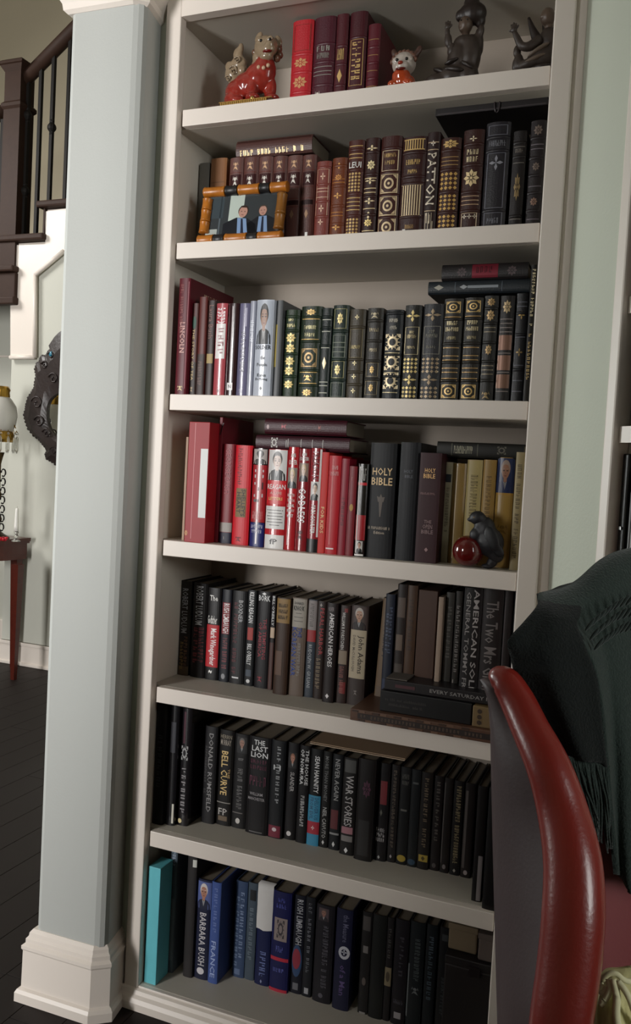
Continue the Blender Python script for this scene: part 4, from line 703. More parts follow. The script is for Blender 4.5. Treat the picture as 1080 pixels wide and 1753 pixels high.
 ('S', 5, 0.0138, 0.132, 0.7519, 0.0414, 0.2456, 0.158, '141012', 'j', 'black book with white author lettering over dim red title', [('T', 'ROBERT LUDLUM', 0.25, 0.75, 0.56, 0.97, 'b8b8bc', 'd', 'author_lettering'), ('X', 10, 0.55, 0.9, 0.16, 0.54, '6a2028', 'd', 'worn_lettering'), ('X', 6, 0.2, 0.5, 0.14, 0.54, '6a2028', 'd', 'worn_lettering')], {}),
 ('S', 5, 0.057, 0.132, 0.7519, 0.0383, 0.2377, 0.158, '121012', 'j', 'black book with a bright red lower panel and white upright name', [('R', 0.04, 0.96, 0.14, 0.6, 'b01822', 'colour_band'), ('T', 'Mark Winegardner', 0.25, 0.8, 0.16, 0.56, 'f2eeee', 'd', 'author_lettering'), ('T', 'Godfather', 0.1, 0.8, 0.61, 0.7, 'e8e6e2', 'h', 'title_lettering'), ('T', 'The', 0.2, 0.8, 0.86, 0.92, 'e8e6e2', 'h', 'title_lettering'), ('T', '~', 0.35, 0.6, 0.07, 0.11, 'e8e6e2', 'h', 'title_lettering')], {}),
 ('S', 5, 0.0987, 0.132, 0.7519, 0.0269, 0.2372, 0.158, '171a22', 'j', 'navy black book with a red framed white name near its head', [('R', 0.12, 0.9, 0.52, 0.86, '7a1820', 'label_panel'), ('T', 'RUSH LIMBAUGH', 0.25, 0.85, 0.53, 0.85, 'f0ecec', 'd', 'author_lettering'), ('X', 14, 0.3, 0.8, 0.14, 0.48, '7a3038', 'd', 'worn_lettering'), ('O', 'circle', 0.3, 0.7, 0.03, 0.09, '8a8a8e')], {}),
 ('S', 5, 0.1272, 0.132, 0.7519, 0.0407, 0.2376, 0.158, '1a1a1c', 'j', 'charcoal book with grey upright name and dull red title', [('T', 'BOXNER', 0.5, 0.8, 0.66, 0.9, 'a8a8aa', 'd', 'author_lettering'), ('X', 19, 0.2, 0.48, 0.1, 0.88, '5a2228', 'd', 'worn_lettering'), ('R', 0.25, 0.7, 0.06, 0.075, 'd8d8d8', 'text_line')], {}),
 ('S', 5, 0.1704, 0.132, 0.7519, 0.0254, 0.2431, 0.158, '101316', 'j', 'slim black book with bold white lettering and a red patch', [('T', 'KILLING REAGAN', 0.25, 0.75, 0.66, 0.98, 'e8e8e8', 'd', 'title_lettering'), ('R', 0.2, 0.8, 0.48, 0.61, 'a03028', 'colour_band'), ('T', "BILL O'REILLY", 0.25, 0.75, 0.22, 0.44, 'd8d8d8', 'd', 'author_lettering'), ('R', 0.2, 0.8, 0.1, 0.17, '3a4450', 'colour_band'), ('O', 'circle', 0.3, 0.7, 0.03, 0.07, 'd0d0d0')], {}),
 ('S', 5, 0.1995, 0.1296, 0.7519, 0.0389, 0.2438, 0.158, '131014', 'j', 'black book with a white dove mark and dark red upright title', [('T', 'BORK', 0.1, 0.9, 0.9, 0.96, 'f0f0f0', 'h', 'author_lettering'), ('O', 'dia', 0.25, 0.7, 0.96, 0.99, 'e8e8e8'), ('T', 'THE TEMPTING', 0.5, 0.75, 0.3, 0.72, '8a2030', 'd', 'title_lettering'), ('T', 'OF AMERICA', 0.2, 0.45, 0.32, 0.68, '8a2030', 'd', 'title_lettering'), ('O', 'scroll', 0.25, 0.6, 0.06, 0.13, '8a2030')], {}),
 ('S', 5, 0.2393, 0.1293, 0.7519, 0.0112, 0.2369, 0.158, '1d1618', 'p', 'very thin black book with small white lettering', [('T', "BILL O'REILLY", 0.2, 0.8, 0.68, 0.99, 'd8d8d8', 'd', 'author_lettering'), ('R', 0, 1, 0.55, 0.66, 'c8b098', 'picture_panel'), ('R', 0, 1, 0.0, 0.5, '4a2a24', 'picture_panel')], {}),
 ('S', 5, 0.2651, 0.101, 0.7519, 0.036, 0.2381, 0.158, '3c2a20', 'j', 'brown book with a tan gold head panel', [('R', 0.02, 0.98, 0.74, 0.99, '8a6c3c', 'label_panel'), ('X', 7, 0.15, 0.85, 0.9, 0.94, '3a2c18', 'h', 'worn_lettering'), ('X', 8, 0.15, 0.85, 0.84, 0.88, '3a2c18', 'h', 'worn_lettering'), ('X', 7, 0.15, 0.85, 0.78, 0.82, '3a2c18', 'h', 'worn_lettering'), ('R', 0.1, 0.6, 0.2, 0.45, '5a4030', 'picture_panel')], {}),
 ('S', 5, 0.3018, 0.1099, 0.7519, 0.039, 0.241, 0.158, '6a5c52', 'j', 'grey beige book with blue upright title letters', [('R', 0.02, 0.98, 0.7, 0.99, '9c958a', 'label_panel'), ('T', 'DONALD', 0.2, 0.8, 0.93, 0.96, '4a4844', 'h', 'author_lettering'), ('T', 'KNOX', 0.15, 0.85, 0.87, 0.92, '222222', 'h', 'author_lettering'), ('R', 0.3, 0.7, 0.84, 0.846, '55504c', 'text_line'), ('R', 0.2, 0.8, 0.8, 0.806, '55504c', 'text_line'), ('R', 0.2, 0.8, 0.76, 0.766, '55504c', 'text_line'), ('T', 'THE', 0.5, 0.75, 0.6, 0.7, '24408a', 'd', 'title_lettering'), ('T', 'KOREAN WAR', 0.12, 0.45, 0.2, 0.7, '24408a', 'd', 'title_lettering'), ('X', 12, 0.55, 0.75, 0.2, 0.55, '8a8480', 'd', 'worn_lettering')], {}),
 ('S', 5, 0.3413, 0.1173, 0.7519, 0.0232, 0.2395, 0.158, '3a414a', 'j', 'slate book with grey head and red middle band', [('R', 0, 1, 0.69, 0.99, '8a8280', 'label_panel'), ('X', 12, 0.3, 0.7, 0.72, 0.96, '55504c', 'd', 'worn_lettering'), ('R', 0, 1, 0.57, 0.69, '9a2a2c', 'colour_band'), ('T', 'RUDOLPH W. GIULIANI', 0.3, 0.7, 0.1, 0.54, 'a0a4a8', 'd', 'author_lettering')], {}),
 ('S', 5, 0.3656, 0.1165, 0.7519, 0.0229, 0.238, 0.158, '2c211d', 'j', 'dark brown book with red upright title lettering', [('T', 'PEARL HARBOR', 0.4, 0.85, 0.45, 0.93, 'a03034', 'd', 'title_lettering'), ('X', 8, 0.2, 0.7, 0.1, 0.42, '7a6850', 'd', 'worn_lettering'), ('O', 'cross', 0.3, 0.6, 0.94, 0.98, 'd0c8c0')], {}),
 ('S', 5, 0.3958, 0.0998, 0.7519, 0.0284, 0.2393, 0.158, '241c1c', 'j', 'dark book with bold white upright lettering AMERICAN HEROES', [('T', 'AMERICAN HEROES', 0.35, 0.75, 0.36, 0.9, 'e0dcdc', 'd', 'title_lettering'), ('T', 'OLIVER', 0.2, 0.7, 0.92, 0.96, '9a9090', 'h', 'author_lettering'), ('O', 'dia', 0.25, 0.7, 0.04, 0.09, 'e8e4e4')], {}),
 ('S', 5, 0.4248, 0.1112, 0.7519, 0.0271, 0.2354, 0.158, '352622', 'j', 'brown jacketed book with a white name and a picture of a ship', [('T', 'WILLIAM R FORSTCHEN', 0.3, 0.6, 0.55, 0.93, 'c8c4c0', 'd', 'author_lettering'), ('R', 0.1, 0.9, 0.4, 0.54, '8a7a68', 'picture_panel'), ('X', 14, 0.3, 0.7, 0.1, 0.38, '8a5048', 'd', 'worn_lettering'), ('R', 0.4, 0.9, 0.1, 0.22, '7a2424', 'colour_band'), ('R', 0.5, 0.8, 0.93, 0.97, '7a2424', 'colour_band')], {}),
 ('S', 5, 0.4535, 0.1131, 0.7519, 0.0426, 0.2388, 0.158, '3e3431', 'j', 'book with an old gentleman portrait over a cream script panel', [('P', 0.05, 0.95, 0.76, 0.99, '4a3c38', '221a1a', 'b89078', 'c0b8b0'), ('R', 0.04, 0.96, 0.27, 0.755, 'b5a78e', 'label_panel'), ('T', 'John Adams', 0.45, 0.85, 0.32, 0.7, '3a3028', 'd', 'title_lettering'), ('T', 'DAVID McCULLOUGH', 0.2, 0.36, 0.34, 0.7, '5a5044', 'd', 'author_lettering'), ('O', 'scroll', 0.4, 0.6, 0.1, 0.16, '8a807c')], {}),
 ('S', 5, 0.517, 0.1245, 0.7519, 0.0308, 0.2619, 0.158, '75614c', 'j', 'tan spined book leaning right with dark letters WEATHERBY', [('T', 'WEATHERBY', 0.3, 0.8, 0.45, 0.97, '42362c', 'd', 'title_lettering'), ('R', 0.1, 0.9, 0.03, 0.2, '6a5848', 'colour_band')], {'lean': 2.2}),
 ('S', 5, 0.5484, 0.075, 0.7519, 0.0212, 0.2791, 0.158, '232836', 'j', 'navy book with dim upright lettering behind the lying books', [('X', 7, 0.5, 0.85, 0.5, 0.9, '4a5268', 'd', 'worn_lettering'), ('X', 6, 0.2, 0.45, 0.5, 0.85, '4a5268', 'd', 'worn_lettering'), ('R', 0.1, 0.9, 0.05, 0.3, '27324e', 'colour_band')], {}),
 ('S', 5, 0.5737, 0.08, 0.7519, 0.0223, 0.304, 0.158, '2c2422', 'j', 'dark book with mottled pale patches behind the lying books', [('R', 0.1, 0.9, 0.75, 0.9, '5a4c44', 'picture_panel'), ('R', 0.1, 0.8, 0.5, 0.62, '6a5a4e', 'picture_panel'), ('R', 0.1, 0.9, 0.2, 0.4, '4a403a', 'picture_panel'), ('X', 6, 0.2, 0.8, 0.05, 0.12, '8a807c', 'h', 'worn_lettering')], {}),
 ('S', 5, 0.5973, 0.08, 0.7519, 0.0234, 0.3037, 0.158, '4e392b', 'j', 'tan brown book rising to the shelf above', [('X', 8, 0.3, 0.7, 0.5, 0.9, '3a2a20', 'd', 'worn_lettering')], {}),
 ('S', 5, 0.6235, 0.08, 0.7519, 0.0435, 0.2964, 0.158, '4a3023', 'b', 'broad plain brown slipcase behind the lying books', [], {}),
 ('S', 5, 0.6746, 0.06, 0.7519, 0.0106, 0.2873, 0.158, 'a08c7c', 'p', 'thin pale spine beside the brown slipcase', [], {}),
 ('S', 5, 0.6883, 0.075, 0.7519, 0.0186, 0.2977, 0.158, '3a3834', 'j', 'grey green book with faint lettering behind the lying books', [('X', 8, 0.25, 0.75, 0.5, 0.9, '55524c', 'd', 'worn_lettering')], {}),
 ('S', 5, 0.7107, 0.07, 0.7519, 0.0145, 0.3031, 0.158, '33302d', 'j', 'slim grey book with a pale lower line behind the lying books', [('X', 14, 0.25, 0.75, 0.4, 0.9, '8a8480', 'd', 'worn_lettering'), ('R', 0.2, 0.3, 0.05, 0.35, 'b0aaa4', 'text_line')], {}),
 ('S', 5, 0.7321, 0.05, 0.7519, 0.0399, 0.316, 0.158, '1e1a1b', 'j', 'black book with two lines of spaced pale lettering', [('T', 'AMERICAN SOLDIER', 0.55, 0.85, 0.12, 0.99, 'b0aaa8', 'd', 'title_lettering'), ('T', 'GENERAL TOMMY FRANKS', 0.15, 0.4, 0.12, 0.97, '8a8482', 'd', 'author_lettering')], {}),
 ('S', 5, 0.7733, 0.05, 0.7519, 0.0442, 0.3179, 0.158, '2a2424', 'j', 'wide dark book with tall narrow pale lettering', [('T', 'The Two Mrs Grenvilles', 0.2, 0.8, 0.15, 0.92, '7a7270', 'd', 'title_lettering')], {}),
 ('S', 5, 0.82, 0.05, 0.7519, 0.0175, 0.3193, 0.158, '251d1d', 'j', 'dark plain book right of the tall narrow lettering', [('R', 0.1, 0.16, 0.05, 0.95, '55484a', 'spine_crease')], {}),
 ('S', 5, 0.8432, 0.03, 0.7519, 0.0147, 0.3202, 0.158, '1b1717', 'j', 'dark thin book with small pale lettering at the right side of the fifth shelf', [('X', 12, 0.3, 0.7, 0.2, 0.95, '8a7a70', 'd', 'worn_lettering')], {}),
 ('S', 6, -0.0225, 0.0396, 0.3897, 0.0302, 0.3094, 0.2, '17161a', 'j', 'plain black book against the left side of the sixth shelf', [('X', 9, 0.3, 0.7, 0.3, 0.75, '3a3a40', 'd', 'worn_lettering')], {}),
 ('S', 6, 0.0083, 0.0504, 0.3897, 0.0277, 0.3114, 0.2, '18171a', 'g', 'black book with mottled grey reflections and a white strip at its foot', [('R', 0.72, 0.9, 0.02, 0.18, 'd8d4c8', 'paper_label'), ('R', 0.3, 0.8, 0.6, 0.85, '3a3a40', 'picture_panel')], {}),  # upper grey panel is jacket shine painted as colour
 ('S', 6, 0.0366, 0.0633, 0.3897, 0.029, 0.3008, 0.2, '1b181b', 'g', 'tall black jacketed book with a small silver animal emblem', [('O', 'burst', 0.15, 0.8, 0.56, 0.68, 'a0a0a0'), ('X', 7, 0.3, 0.7, 0.1, 0.5, '8a8688', 'd', 'worn_lettering'), ('R', 0.3, 0.5, 0.7, 0.97, '4a2a34', 'colour_band'), ('O', 'circle', 0.1, 0.5, 0.02, 0.06, 'd8c898')], {}),
 ('S', 6, 0.0816, 0.1061, 0.3897, 0.0356, 0.2509, 0.158, '1c1b1d', 'j', 'charcoal book with thin grey upright name lettering set back on the sixth shelf', [('T', 'DONALD RUMSFELD', 0.4, 0.75, 0.12, 0.93, '8a8888', 'd', 'author_lettering'), ('X', 17, 0.12, 0.3, 0.3, 0.8, '4a4848', 'd', 'worn_lettering')], {}),
 ('S', 6, 0.1186, 0.1144, 0.3897, 0.0419, 0.2461, 0.158, '151312', 'j', 'black book with gilt upright lettering BELL CURVE', [('T', 'BELL CURVE', 0.25, 0.7, 0.32, 0.78, 'd8b878', 'd', 'title_lettering'), ('T', 'THE', 0.72, 0.85, 0.5, 0.6, 'b89868', 'd', 'title_lettering'), ('T', 'HERRN', 0.12, 0.88, 0.91, 0.95, '8a8070', 'h', 'author_lettering'), ('T', 'MURRAY', 0.15, 0.85, 0.84, 0.9, 'a0968a', 'h', 'author_lettering'), ('R', 0.05, 0.95, 0.235, 0.245, '8a8680', 'text_line'), ('R', 0.2, 0.8, 0.05, 0.1, '6a5a48', 'label_panel'), ('T', 'FP', 0.2, 0.8, 0.11, 0.18, 'b0aca8', 'h', 'title_lettering')], {}),
 ('S', 6, 0.1611, 0.1175, 0.3897, 0.04, 0.2417, 0.158, '1b1a1b', 'j', 'black book with a small grey haired portrait at its head', [('P', 0.2, 0.9, 0.8, 0.97, '242222', '1c1c1e', '9a7464', '6a6460'), ('X', 15, 0.35, 0.7, 0.2, 0.75, '6a6868', 'd', 'worn_lettering'), ('R', 0.1, 0.8, 0.16, 0.17, '6a6664', 'text_line'), ('O', 'circle', 0.35, 0.65, 0.05, 0.11, 'c8c4c0')], {}),
 ('S', 6, 0.2068, 0.1076, 0.3897, 0.059, 0.2457, 0.158, '141214', 'j', 'wide black book lettered THE LAST LION', [('T', 'THE', 0.25, 0.75, 0.92, 0.97, 'dcdcdc', 'h', 'title_lettering'), ('T', 'LAST', 0.15, 0.88, 0.855, 0.91, 'dcdcdc', 'h', 'title_lettering'), ('T', 'LION', 0.12, 0.9, 0.79, 0.845, 'dcdcdc', 'h', 'title_lettering'), ('X', 7, 0.12, 0.88, 0.73, 0.77, '5a2a3c', 'h', 'worn_lettering'), ('X', 7, 0.12, 0.88, 0.67, 0.71, '5a2a3c', 'h', 'worn_lettering'), ('X', 5, 0.1, 0.9, 0.5, 0.6, '5a2a3c', 'h', 'worn_lettering'), ('T', 'WILLIAM', 0.15, 0.75, 0.4, 0.43, '9a9698', 'h', 'author_lettering'), ('T', 'MANCHESTER', 0.08, 0.85, 0.35, 0.38, '9a9698', 'h', 'author_lettering'), ('R', 0.2, 0.8, 0.02, 0.03, '6a6868', 'text_line')], {}),
 ('S', 6, 0.2664, 0.1097, 0.3897, 0.039, 0.2454, 0.158, '16181b', 'j', 'black book with a red square at its foot', [('R', 0.1, 0.9, 0.01, 0.13, '6e1c30', 'label_panel'), ('O', 'circle', 0.35, 0.65, 0.07, 0.11, 'c8b8bc'), ('X', 10, 0.45, 0.7, 0.35, 0.95, '8a8c8e', 'd', 'worn_lettering'), ('T', 'H', 0.25, 0.75, 0.7, 0.75, 'b8babc', 'h', 'title_lettering')], {}),
 ('S', 6, 0.306, 0.1195, 0.3897, 0.0305, 0.2431, 0.158, '151315', 'j', 'slim black book with a small portrait and the word SLANDER', [('P', 0.15, 0.9, 0.74, 0.9, '1c1818', '18181a', 'b07c68', '8a5a44'), ('T', 'SLANDER', 0.4, 0.75, 0.5, 0.7, 'a8a4a4', 'd', 'title_lettering'), ('O', 'circle', 0.3, 0.7, 0.04, 0.09, 'd0cccc')], {}),
 ('S', 6, 0.3402, 0.1164, 0.3897, 0.028, 0.2425, 0.158, '141214', 'j', 'black book with white title of three words and name below', [('T', 'THE HOUSE', 0.6, 0.9, 0.6, 0.96, 'd8d8d8', 'd', 'title_lettering'), ('T', 'OF NOMURA', 0.15, 0.48, 0.6, 0.96, 'd8d8d8', 'd', 'title_lettering'), ('X', 12, 0.35, 0.7, 0.17, 0.49, 'c0c0c0', 'd', 'worn_lettering')], {}),
 ('S', 6, 0.3693, 0.1175, 0.3897, 0.0308, 0.2387, 0.158, '131416', 'j', 'black book with bright blue and red lower bands', [('T', 'SEAN HANNITY', 0.4, 0.8, 0.55, 0.93, 'e0e0e0', 'd', 'author_lettering'), ('R', 0, 1, 0.25, 0.52, '3a86a8', 'colour_band'), ('R', 0, 1, 0.12, 0.25, 'a02838', 'colour_band'), ('R', 0, 1, 0, 0.12, '3a86a8', 'colour_band'), ('T', 'DELIVER US', 0.55, 0.85, 0.27, 0.5, '285a78', 'd', 'title_lettering'), ('T', 'FROM EVIL', 0.15, 0.45, 0.27, 0.5, '285a78', 'd', 'title_lettering'), ('O', 'cross', 0.35, 0.65, 0.16, 0.21, 'e8d8d8')], {}),
 ('S', 6, 0.4007, 0.12, 0.3897, 0.0228, 0.2373, 0.158, '141414', 'j', 'slim black book with grey title and white name below', [('T', 'MORE THAN MONEY', 0.3, 0.7, 0.48, 0.95, '6a6a6a', 'd', 'title_lettering'), ('T', 'NEIL CAVUTO', 0.3, 0.75, 0.1, 0.42, 'a8a8a6', 'd', 'author_lettering'), ('O', 'dia', 0.3, 0.7, 0.03, 0.08, 'c8c8c8')], {}),
 ('S', 6, 0.426, 0.1195, 0.3897, 0.0264, 0.235, 0.158, '17191c', 'j', 'black book lettered NEVER AGAIN with a reddish lower patch', [('T', 'NEVER AGAIN', 0.3, 0.75, 0.52, 0.95, '9a9a9a', 'd', 'title_lettering'), ('R', 0.1, 0.8, 0.22, 0.42, '5a2428', 'colour_band'), ('R', 0.05, 0.95, 0.16, 0.18, '8a8a8a', 'text_line'), ('O', 'dia', 0.3, 0.7, 0.03, 0.09, 'd0d0d0')], {}),
 ('S', 6, 0.458, 0.1086, 0.3897, 0.0349, 0.2358, 0.158, '1c1a1a', 'j', 'dark book lettered WAR STORIES with a red and grey foot', [('R', 0.1, 0.9, 0.85, 0.98, '4a4a48', 'picture_panel'), ('T', 'WAR STORIES', 0.25, 0.8, 0.3, 0.82, 'b0acac', 'd', 'title_lettering'), ('R', 0.1, 0.9, 0.22, 0.29, 'a07078', 'colour_band'), ('R', 0.1, 0.9, 0.14, 0.2, '7a7674', 'picture_panel'), ('O', 'dia', 0.3, 0.7, 0.02, 0.08, 'dcdcdc')], {}),
 ('S', 6, 0.4977, 0.099, 0.3897, 0.0437, 0.2435, 0.158, '1a1717', 'j', 'broad black book with a faint purple flower shape', [('O', 'flower', 0.3, 0.8, 0.62, 0.8, '4a2438'), ('R', 0.2, 0.8, 0.05, 0.4, '1f1d1d', 'colour_band')], {}),
 ('S', 6, 0.5419, 0.1175, 0.3897, 0.0289, 0.2352, 0.158, '161416', 'j', 'black book with a red patch and white lettering below', [('R', 0.3, 0.85, 0.58, 0.82, '6e2228', 'colour_band'), ('X', 5, 0.1, 0.85, 0.3, 0.34, 'b0acac', 'h', 'worn_lettering'), ('X', 4, 0.15, 0.85, 0.25, 0.29, 'b0acac', 'h', 'worn_lettering'), ('X', 5, 0.1, 0.85, 0.2, 0.24, 'a09c9c', 'h', 'worn_lettering'), ('O', 'dia', 0.3, 0.6, 0.46, 0.53, '5a5850'), ('O', 'dia', 0.3, 0.6, 0.02, 0.06, 'a8a8a8')], {}),
 ('S', 6, 0.5715, 0.1244, 0.3897, 0.021, 0.2338, 0.158, '1c1919', 'j', 'slim dark book with long dim brown upright lettering', [('X', 22, 0.35, 0.7, 0.15, 0.95, '5f5348', 'd', 'worn_lettering'), ('O', 'dia', 0.3, 0.7, 0.04, 0.08, 'a8a0a0')], {}),
 ('S', 6, 0.5947, 0.1242, 0.3897, 0.0249, 0.2327, 0.158, '171819', 'j', 'dark book with a yellow oval at its foot', [('X', 6, 0.2, 0.85, 0.88, 0.93, '5a5854', 'h', 'worn_lettering'), ('X', 5, 0.2, 0.85, 0.82, 0.86, '5a5854', 'h', 'worn_lettering'), ('O', 'circle', 0.1, 0.95, 0.03, 0.1, 'a08a34'), ('R', 0.2, 0.8, 0.55, 0.57, '5a5854', 'text_line')], {}),
 ('S', 6, 0.6208, 0.1249, 0.3897, 0.0226, 0.2316, 0.158, '171a1c', 'j', 'dark book with a dim blue oval at its foot', [('O', 'circle', 0.1, 0.9, 0.02, 0.08, '2c4458'), ('R', 0.2, 0.8, 0.85, 0.87, '4a4c4c', 'text_line')], {}),
 ('S', 6, 0.6449, 0.1247, 0.3897, 0.0266, 0.2294, 0.158, '1c1817', 'j', 'dark book with a yellow square at its foot', [('R', 0.15, 0.95, 0.08, 0.15, 'a08a38', 'label_panel'), ('O', 'dia', 0.3, 0.8, 0.09, 0.14, '4a3c18'), ('X', 14, 0.35, 0.7, 0.22, 0.95, '6a5a48', 'd', 'worn_lettering')], {}),
 ('S', 6, 0.6731, 0.132, 0.3897, 0.0229, 0.2239, 0.158, '1a1515', 'j', 'dim brown black book right of the yellow squared one', [('X', 9, 0.35, 0.7, 0.3, 0.95, '4f4844', 'd', 'worn_lettering'), ('O', 'circle', 0.3, 0.7, 0.03, 0.08, '4f4848')], {}),
 ('S', 6, 0.6981, 0.132, 0.3897, 0.02, 0.2229, 0.158, '1c1716', 'j', 'slim dark book with a grey line at its edge', [('R', 0.05, 0.18, 0.1, 0.95, '4c4644', 'spine_crease'), ('O', 'circle', 0.3, 0.7, 0.04, 0.09, '7a7272')], {}),
 ('S', 6, 0.7208, 0.132, 0.3897, 0.0232, 0.2205, 0.158, '161415', 'j', 'dark book with long pale gold upright lettering near the chair', [('X', 28, 0.3, 0.75, 0.12, 0.95, '8f8262', 'd', 'worn_lettering'), ('O', 'dia', 0.3, 0.7, 0.03, 0.07, 'a8a098')], {}),
 ('S', 6, 0.7466, 0.132, 0.3897, 0.023, 0.22, 0.158, '201a1a', 'j', 'dark book with a pale worn edge beside the white paper', [('R', 0.1, 0.35, 0.1, 0.92, '544c4a', 'spine_crease'), ('O', 'circle', 0.3, 0.7, 0.03, 0.08, 'a89c9c')], {}),
 ('S', 6, 0.7916, 0.035, 0.3897, 0.0203, 0.2542, 0.158, '181516', 'j', 'dark book behind the white paper strip near the chair', [('R', 0.5, 0.95, 0.01, 0.4, '8f898a', 'paper_label')], {}),
 ('S', 6, 0.8188, 0.012, 0.3897, 0.0322, 0.2627, 0.158, '141213', 'j', 'dark book standing furthest forward beside the chair on the sixth shelf', [], {}),
 ('S', 7, -0.0023, 0.005, 0.0, 0.0342, 0.2981, 0.058, '68c4d0', 'b', 'bright turquoise book at the left end of the bottom shelf', [], {}),
 ('S', 7, 0.0223, 0.0668, 0.0, 0.0191, 0.325, 0.19, '56626c', 'j', 'thin blue grey book leaning back next to the turquoise one', [('X', 5, 0.25, 0.8, 0.86, 0.98, '9aa6b8', 'd', 'worn_lettering'), ('R', 0.4, 0.9, 0.1, 0.6, '6a747c', 'colour_band')], {}),
 ('S', 7, 0.0703, 0.07, 0.0, 0.0256, 0.3196, 0.158, '2f2c2c', 'j', 'dark book with a white notch deep beside the portrait spine', [('R', 0.6, 1, 0.9, 0.96, 'd8d8d0', 'paper_label')], {}),
 ('S', 7, 0.0965, 0.0778, 0.0, 0.0406, 0.2582, 0.158, '23263c', 'j', 'navy book with a white haired smiling woman portrait', [('P', 0.02, 0.98, 0.71, 0.98, '5a68a0', '1c2038', 'b07c66', 'd8d0cc'), ('T', 'BARBARA BUSH', 0.3, 0.75, 0.14, 0.67, 'c8c4c8', 'd', 'author_lettering'), ('O', 'circle', 0.25, 0.75, 0.05, 0.12, 'd0ccd0')], {}),
 ('S', 7, 0.139, 0.0758, 0.0, 0.0259, 0.2605, 0.158, '465a96', 'j', 'periwinkle blue book beside the white haired portrait', [('X', 8, 0.35, 0.7, 0.5, 0.95, '6a7cb4', 'd', 'worn_lettering'), ('T', 'FRANCE', 0.25, 0.75, 0.06, 0.42, 'a0b0dc', 'd', 'title_lettering')], {}),
 ('S', 7, 0.1811, 0.1271, 0.0, 0.0326, 0.2511, 0.158, '3c4c6a', 'j', 'dull blue book with pale marks beyond the gap', [('X', 11, 0.5, 0.8, 0.2, 0.9, '7a8aa8', 'd', 'worn_lettering'), ('X', 10, 0.15, 0.42, 0.1, 0.85, '64748f', 'd', 'worn_lettering'), ('R', 0.2, 0.7, 0.03, 0.09, '5f7090', 'colour_band')], {}),
 ('S', 7, 0.2146, 0.1302, 0.0, 0.0265, 0.2527, 0.158, '48535e', 'j', 'slate grey book with a small black square near its head', [('R', 0.25, 0.85, 0.82, 0.93, '15181c', 'picture_panel'), ('X', 11, 0.3, 0.7, 0.2, 0.75, '6a7680', 'd', 'worn_lettering')], {}),
 ('S', 7, 0.2458, 0.1239, 0.0, 0.0391, 0.2562, 0.158, '1a2046', 'j', 'navy book covered at the top by a folded white paper note', [('X', 5, 0.35, 0.75, 0.08, 0.35, '6a76a8', 'd', 'worn_lettering'), ('O', 'dia', 0.4, 0.6, 0.02, 0.06, '8a90b0')], {'note': 1}),
 ('S', 7, 0.289, 0.1187, 0.0, 0.0496, 0.2546, 0.158, '1a1c4a', 'j', 'deep blue book with red bands and a beige picture', [('R', 0.15, 0.85, 0.51, 0.74, '8a7c78', 'picture_panel'), ('O', 'burst', 0.3, 0.7, 0.54, 0.72, '3a3438'), ('R', 0.02, 0.98, 0.31, 0.345, 'b0283c', 'colour_band'), ('R', 0.02, 0.98, 0, 0.03, 'b0283c', 'colour_band'), ('X', 3, 0.3, 0.7, 0.9, 0.94, '4a50a0', 'h', 'worn_lettering'), ('X', 4, 0.2, 0.8, 0.84, 0.88, '4a50a0', 'h', 'worn_lettering'), ('X', 4, 0.3, 0.7, 0.4, 0.46, '5a60a8', 'h', 'worn_lettering'), ('X', 4, 0.2, 0.8, 0.2, 0.24, '5a60a8', 'h', 'worn_lettering')], {}),
 ('S', 7, 0.3392, 0.1317, 0.0, 0.0318, 0.2505, 0.158, '191a24', 'j', 'black book with white lettering over a red and blue patch', [('T', 'RUSH LIMBAUGH', 0.35, 0.85, 0.5, 0.96, 'a8a8ae', 'd', 'author_lettering'), ('O', 'circle', 0.1, 0.95, 0.17, 0.5, '2c4468'), ('O', 'circle', 0.15, 0.85, 0.25, 0.46, '8a2c3c'), ('R', 0.3, 0.75, 0.04, 0.11, '6a6a70', 'label_panel')], {}),
 ('S', 7, 0.3725, 0.132, 0.0, 0.0243, 0.252, 0.158, '1a1b20', 'j', 'slim black book with a long grey upright name', [('X', 19, 0.35, 0.7, 0.2, 0.95, '6a6a72', 'd', 'worn_lettering'), ('R', 0.3, 0.75, 0.03, 0.09, 'a0a0a4', 'paper_label')], {}),
 ('S', 7, 0.403, 0.1262, 0.0, 0.0471, 0.2446, 0.158, '1f1d22', 'j', 'thick dark book with a small portrait at its head and a rounded spine', [('P', 0.15, 0.7, 0.84, 0.97, '4a3c40', '2a2428', '8a6458', '5a4a44'), ('X', 19, 0.45, 0.75, 0.15, 0.8, '55525a', 'd', 'worn_lettering'), ('O', 'circle', 0.35, 0.6, 0.05, 0.1, '55525a')], {}),
 ('S', 7, 0.4576, 0.1206, 0.0, 0.0408, 0.2501, 0.158, '1e1f36', 'j', 'navy book with a white ring emblem holding a star', [('O', 'ring', 0.25, 0.95, 0.51, 0.64, 'b8b8c0'), ('O', 'cross', 0.4, 0.8, 0.55, 0.61, 'c8c8d0'), ('T', 'the Measure', 0.45, 0.8, 0.68, 0.95, '5a5a72', 'd', 'title_lettering'), ('T', 'of a Man', 0.4, 0.75, 0.15, 0.45, '5a4a78', 'd', 'title_lettering')], {}),
 ('S', 7, 0.5199, 0.132, 0.0, 0.0246, 0.2517, 0.158, '1f1d1d', 'j', 'dark book with a small pale square near its middle', [('R', 0.1, 0.85, 0.82, 0.96, '45403e', 'picture_panel'), ('R', 0.25, 0.75, 0.6, 0.67, '6f6a68', 'paper_label'), ('O', 'circle', 0.3, 0.7, 0.28, 0.36, '5a504c'), ('R', 0.2, 0.8, 0, 0.02, '8a8682', 'paper_label')], {}),
 ('S', 7, 0.5472, 0.1283, 0.0, 0.0345, 0.2539, 0.158, '1a1b1a', 'j', 'plain dark rounded book on the bottom shelf', [], {}),
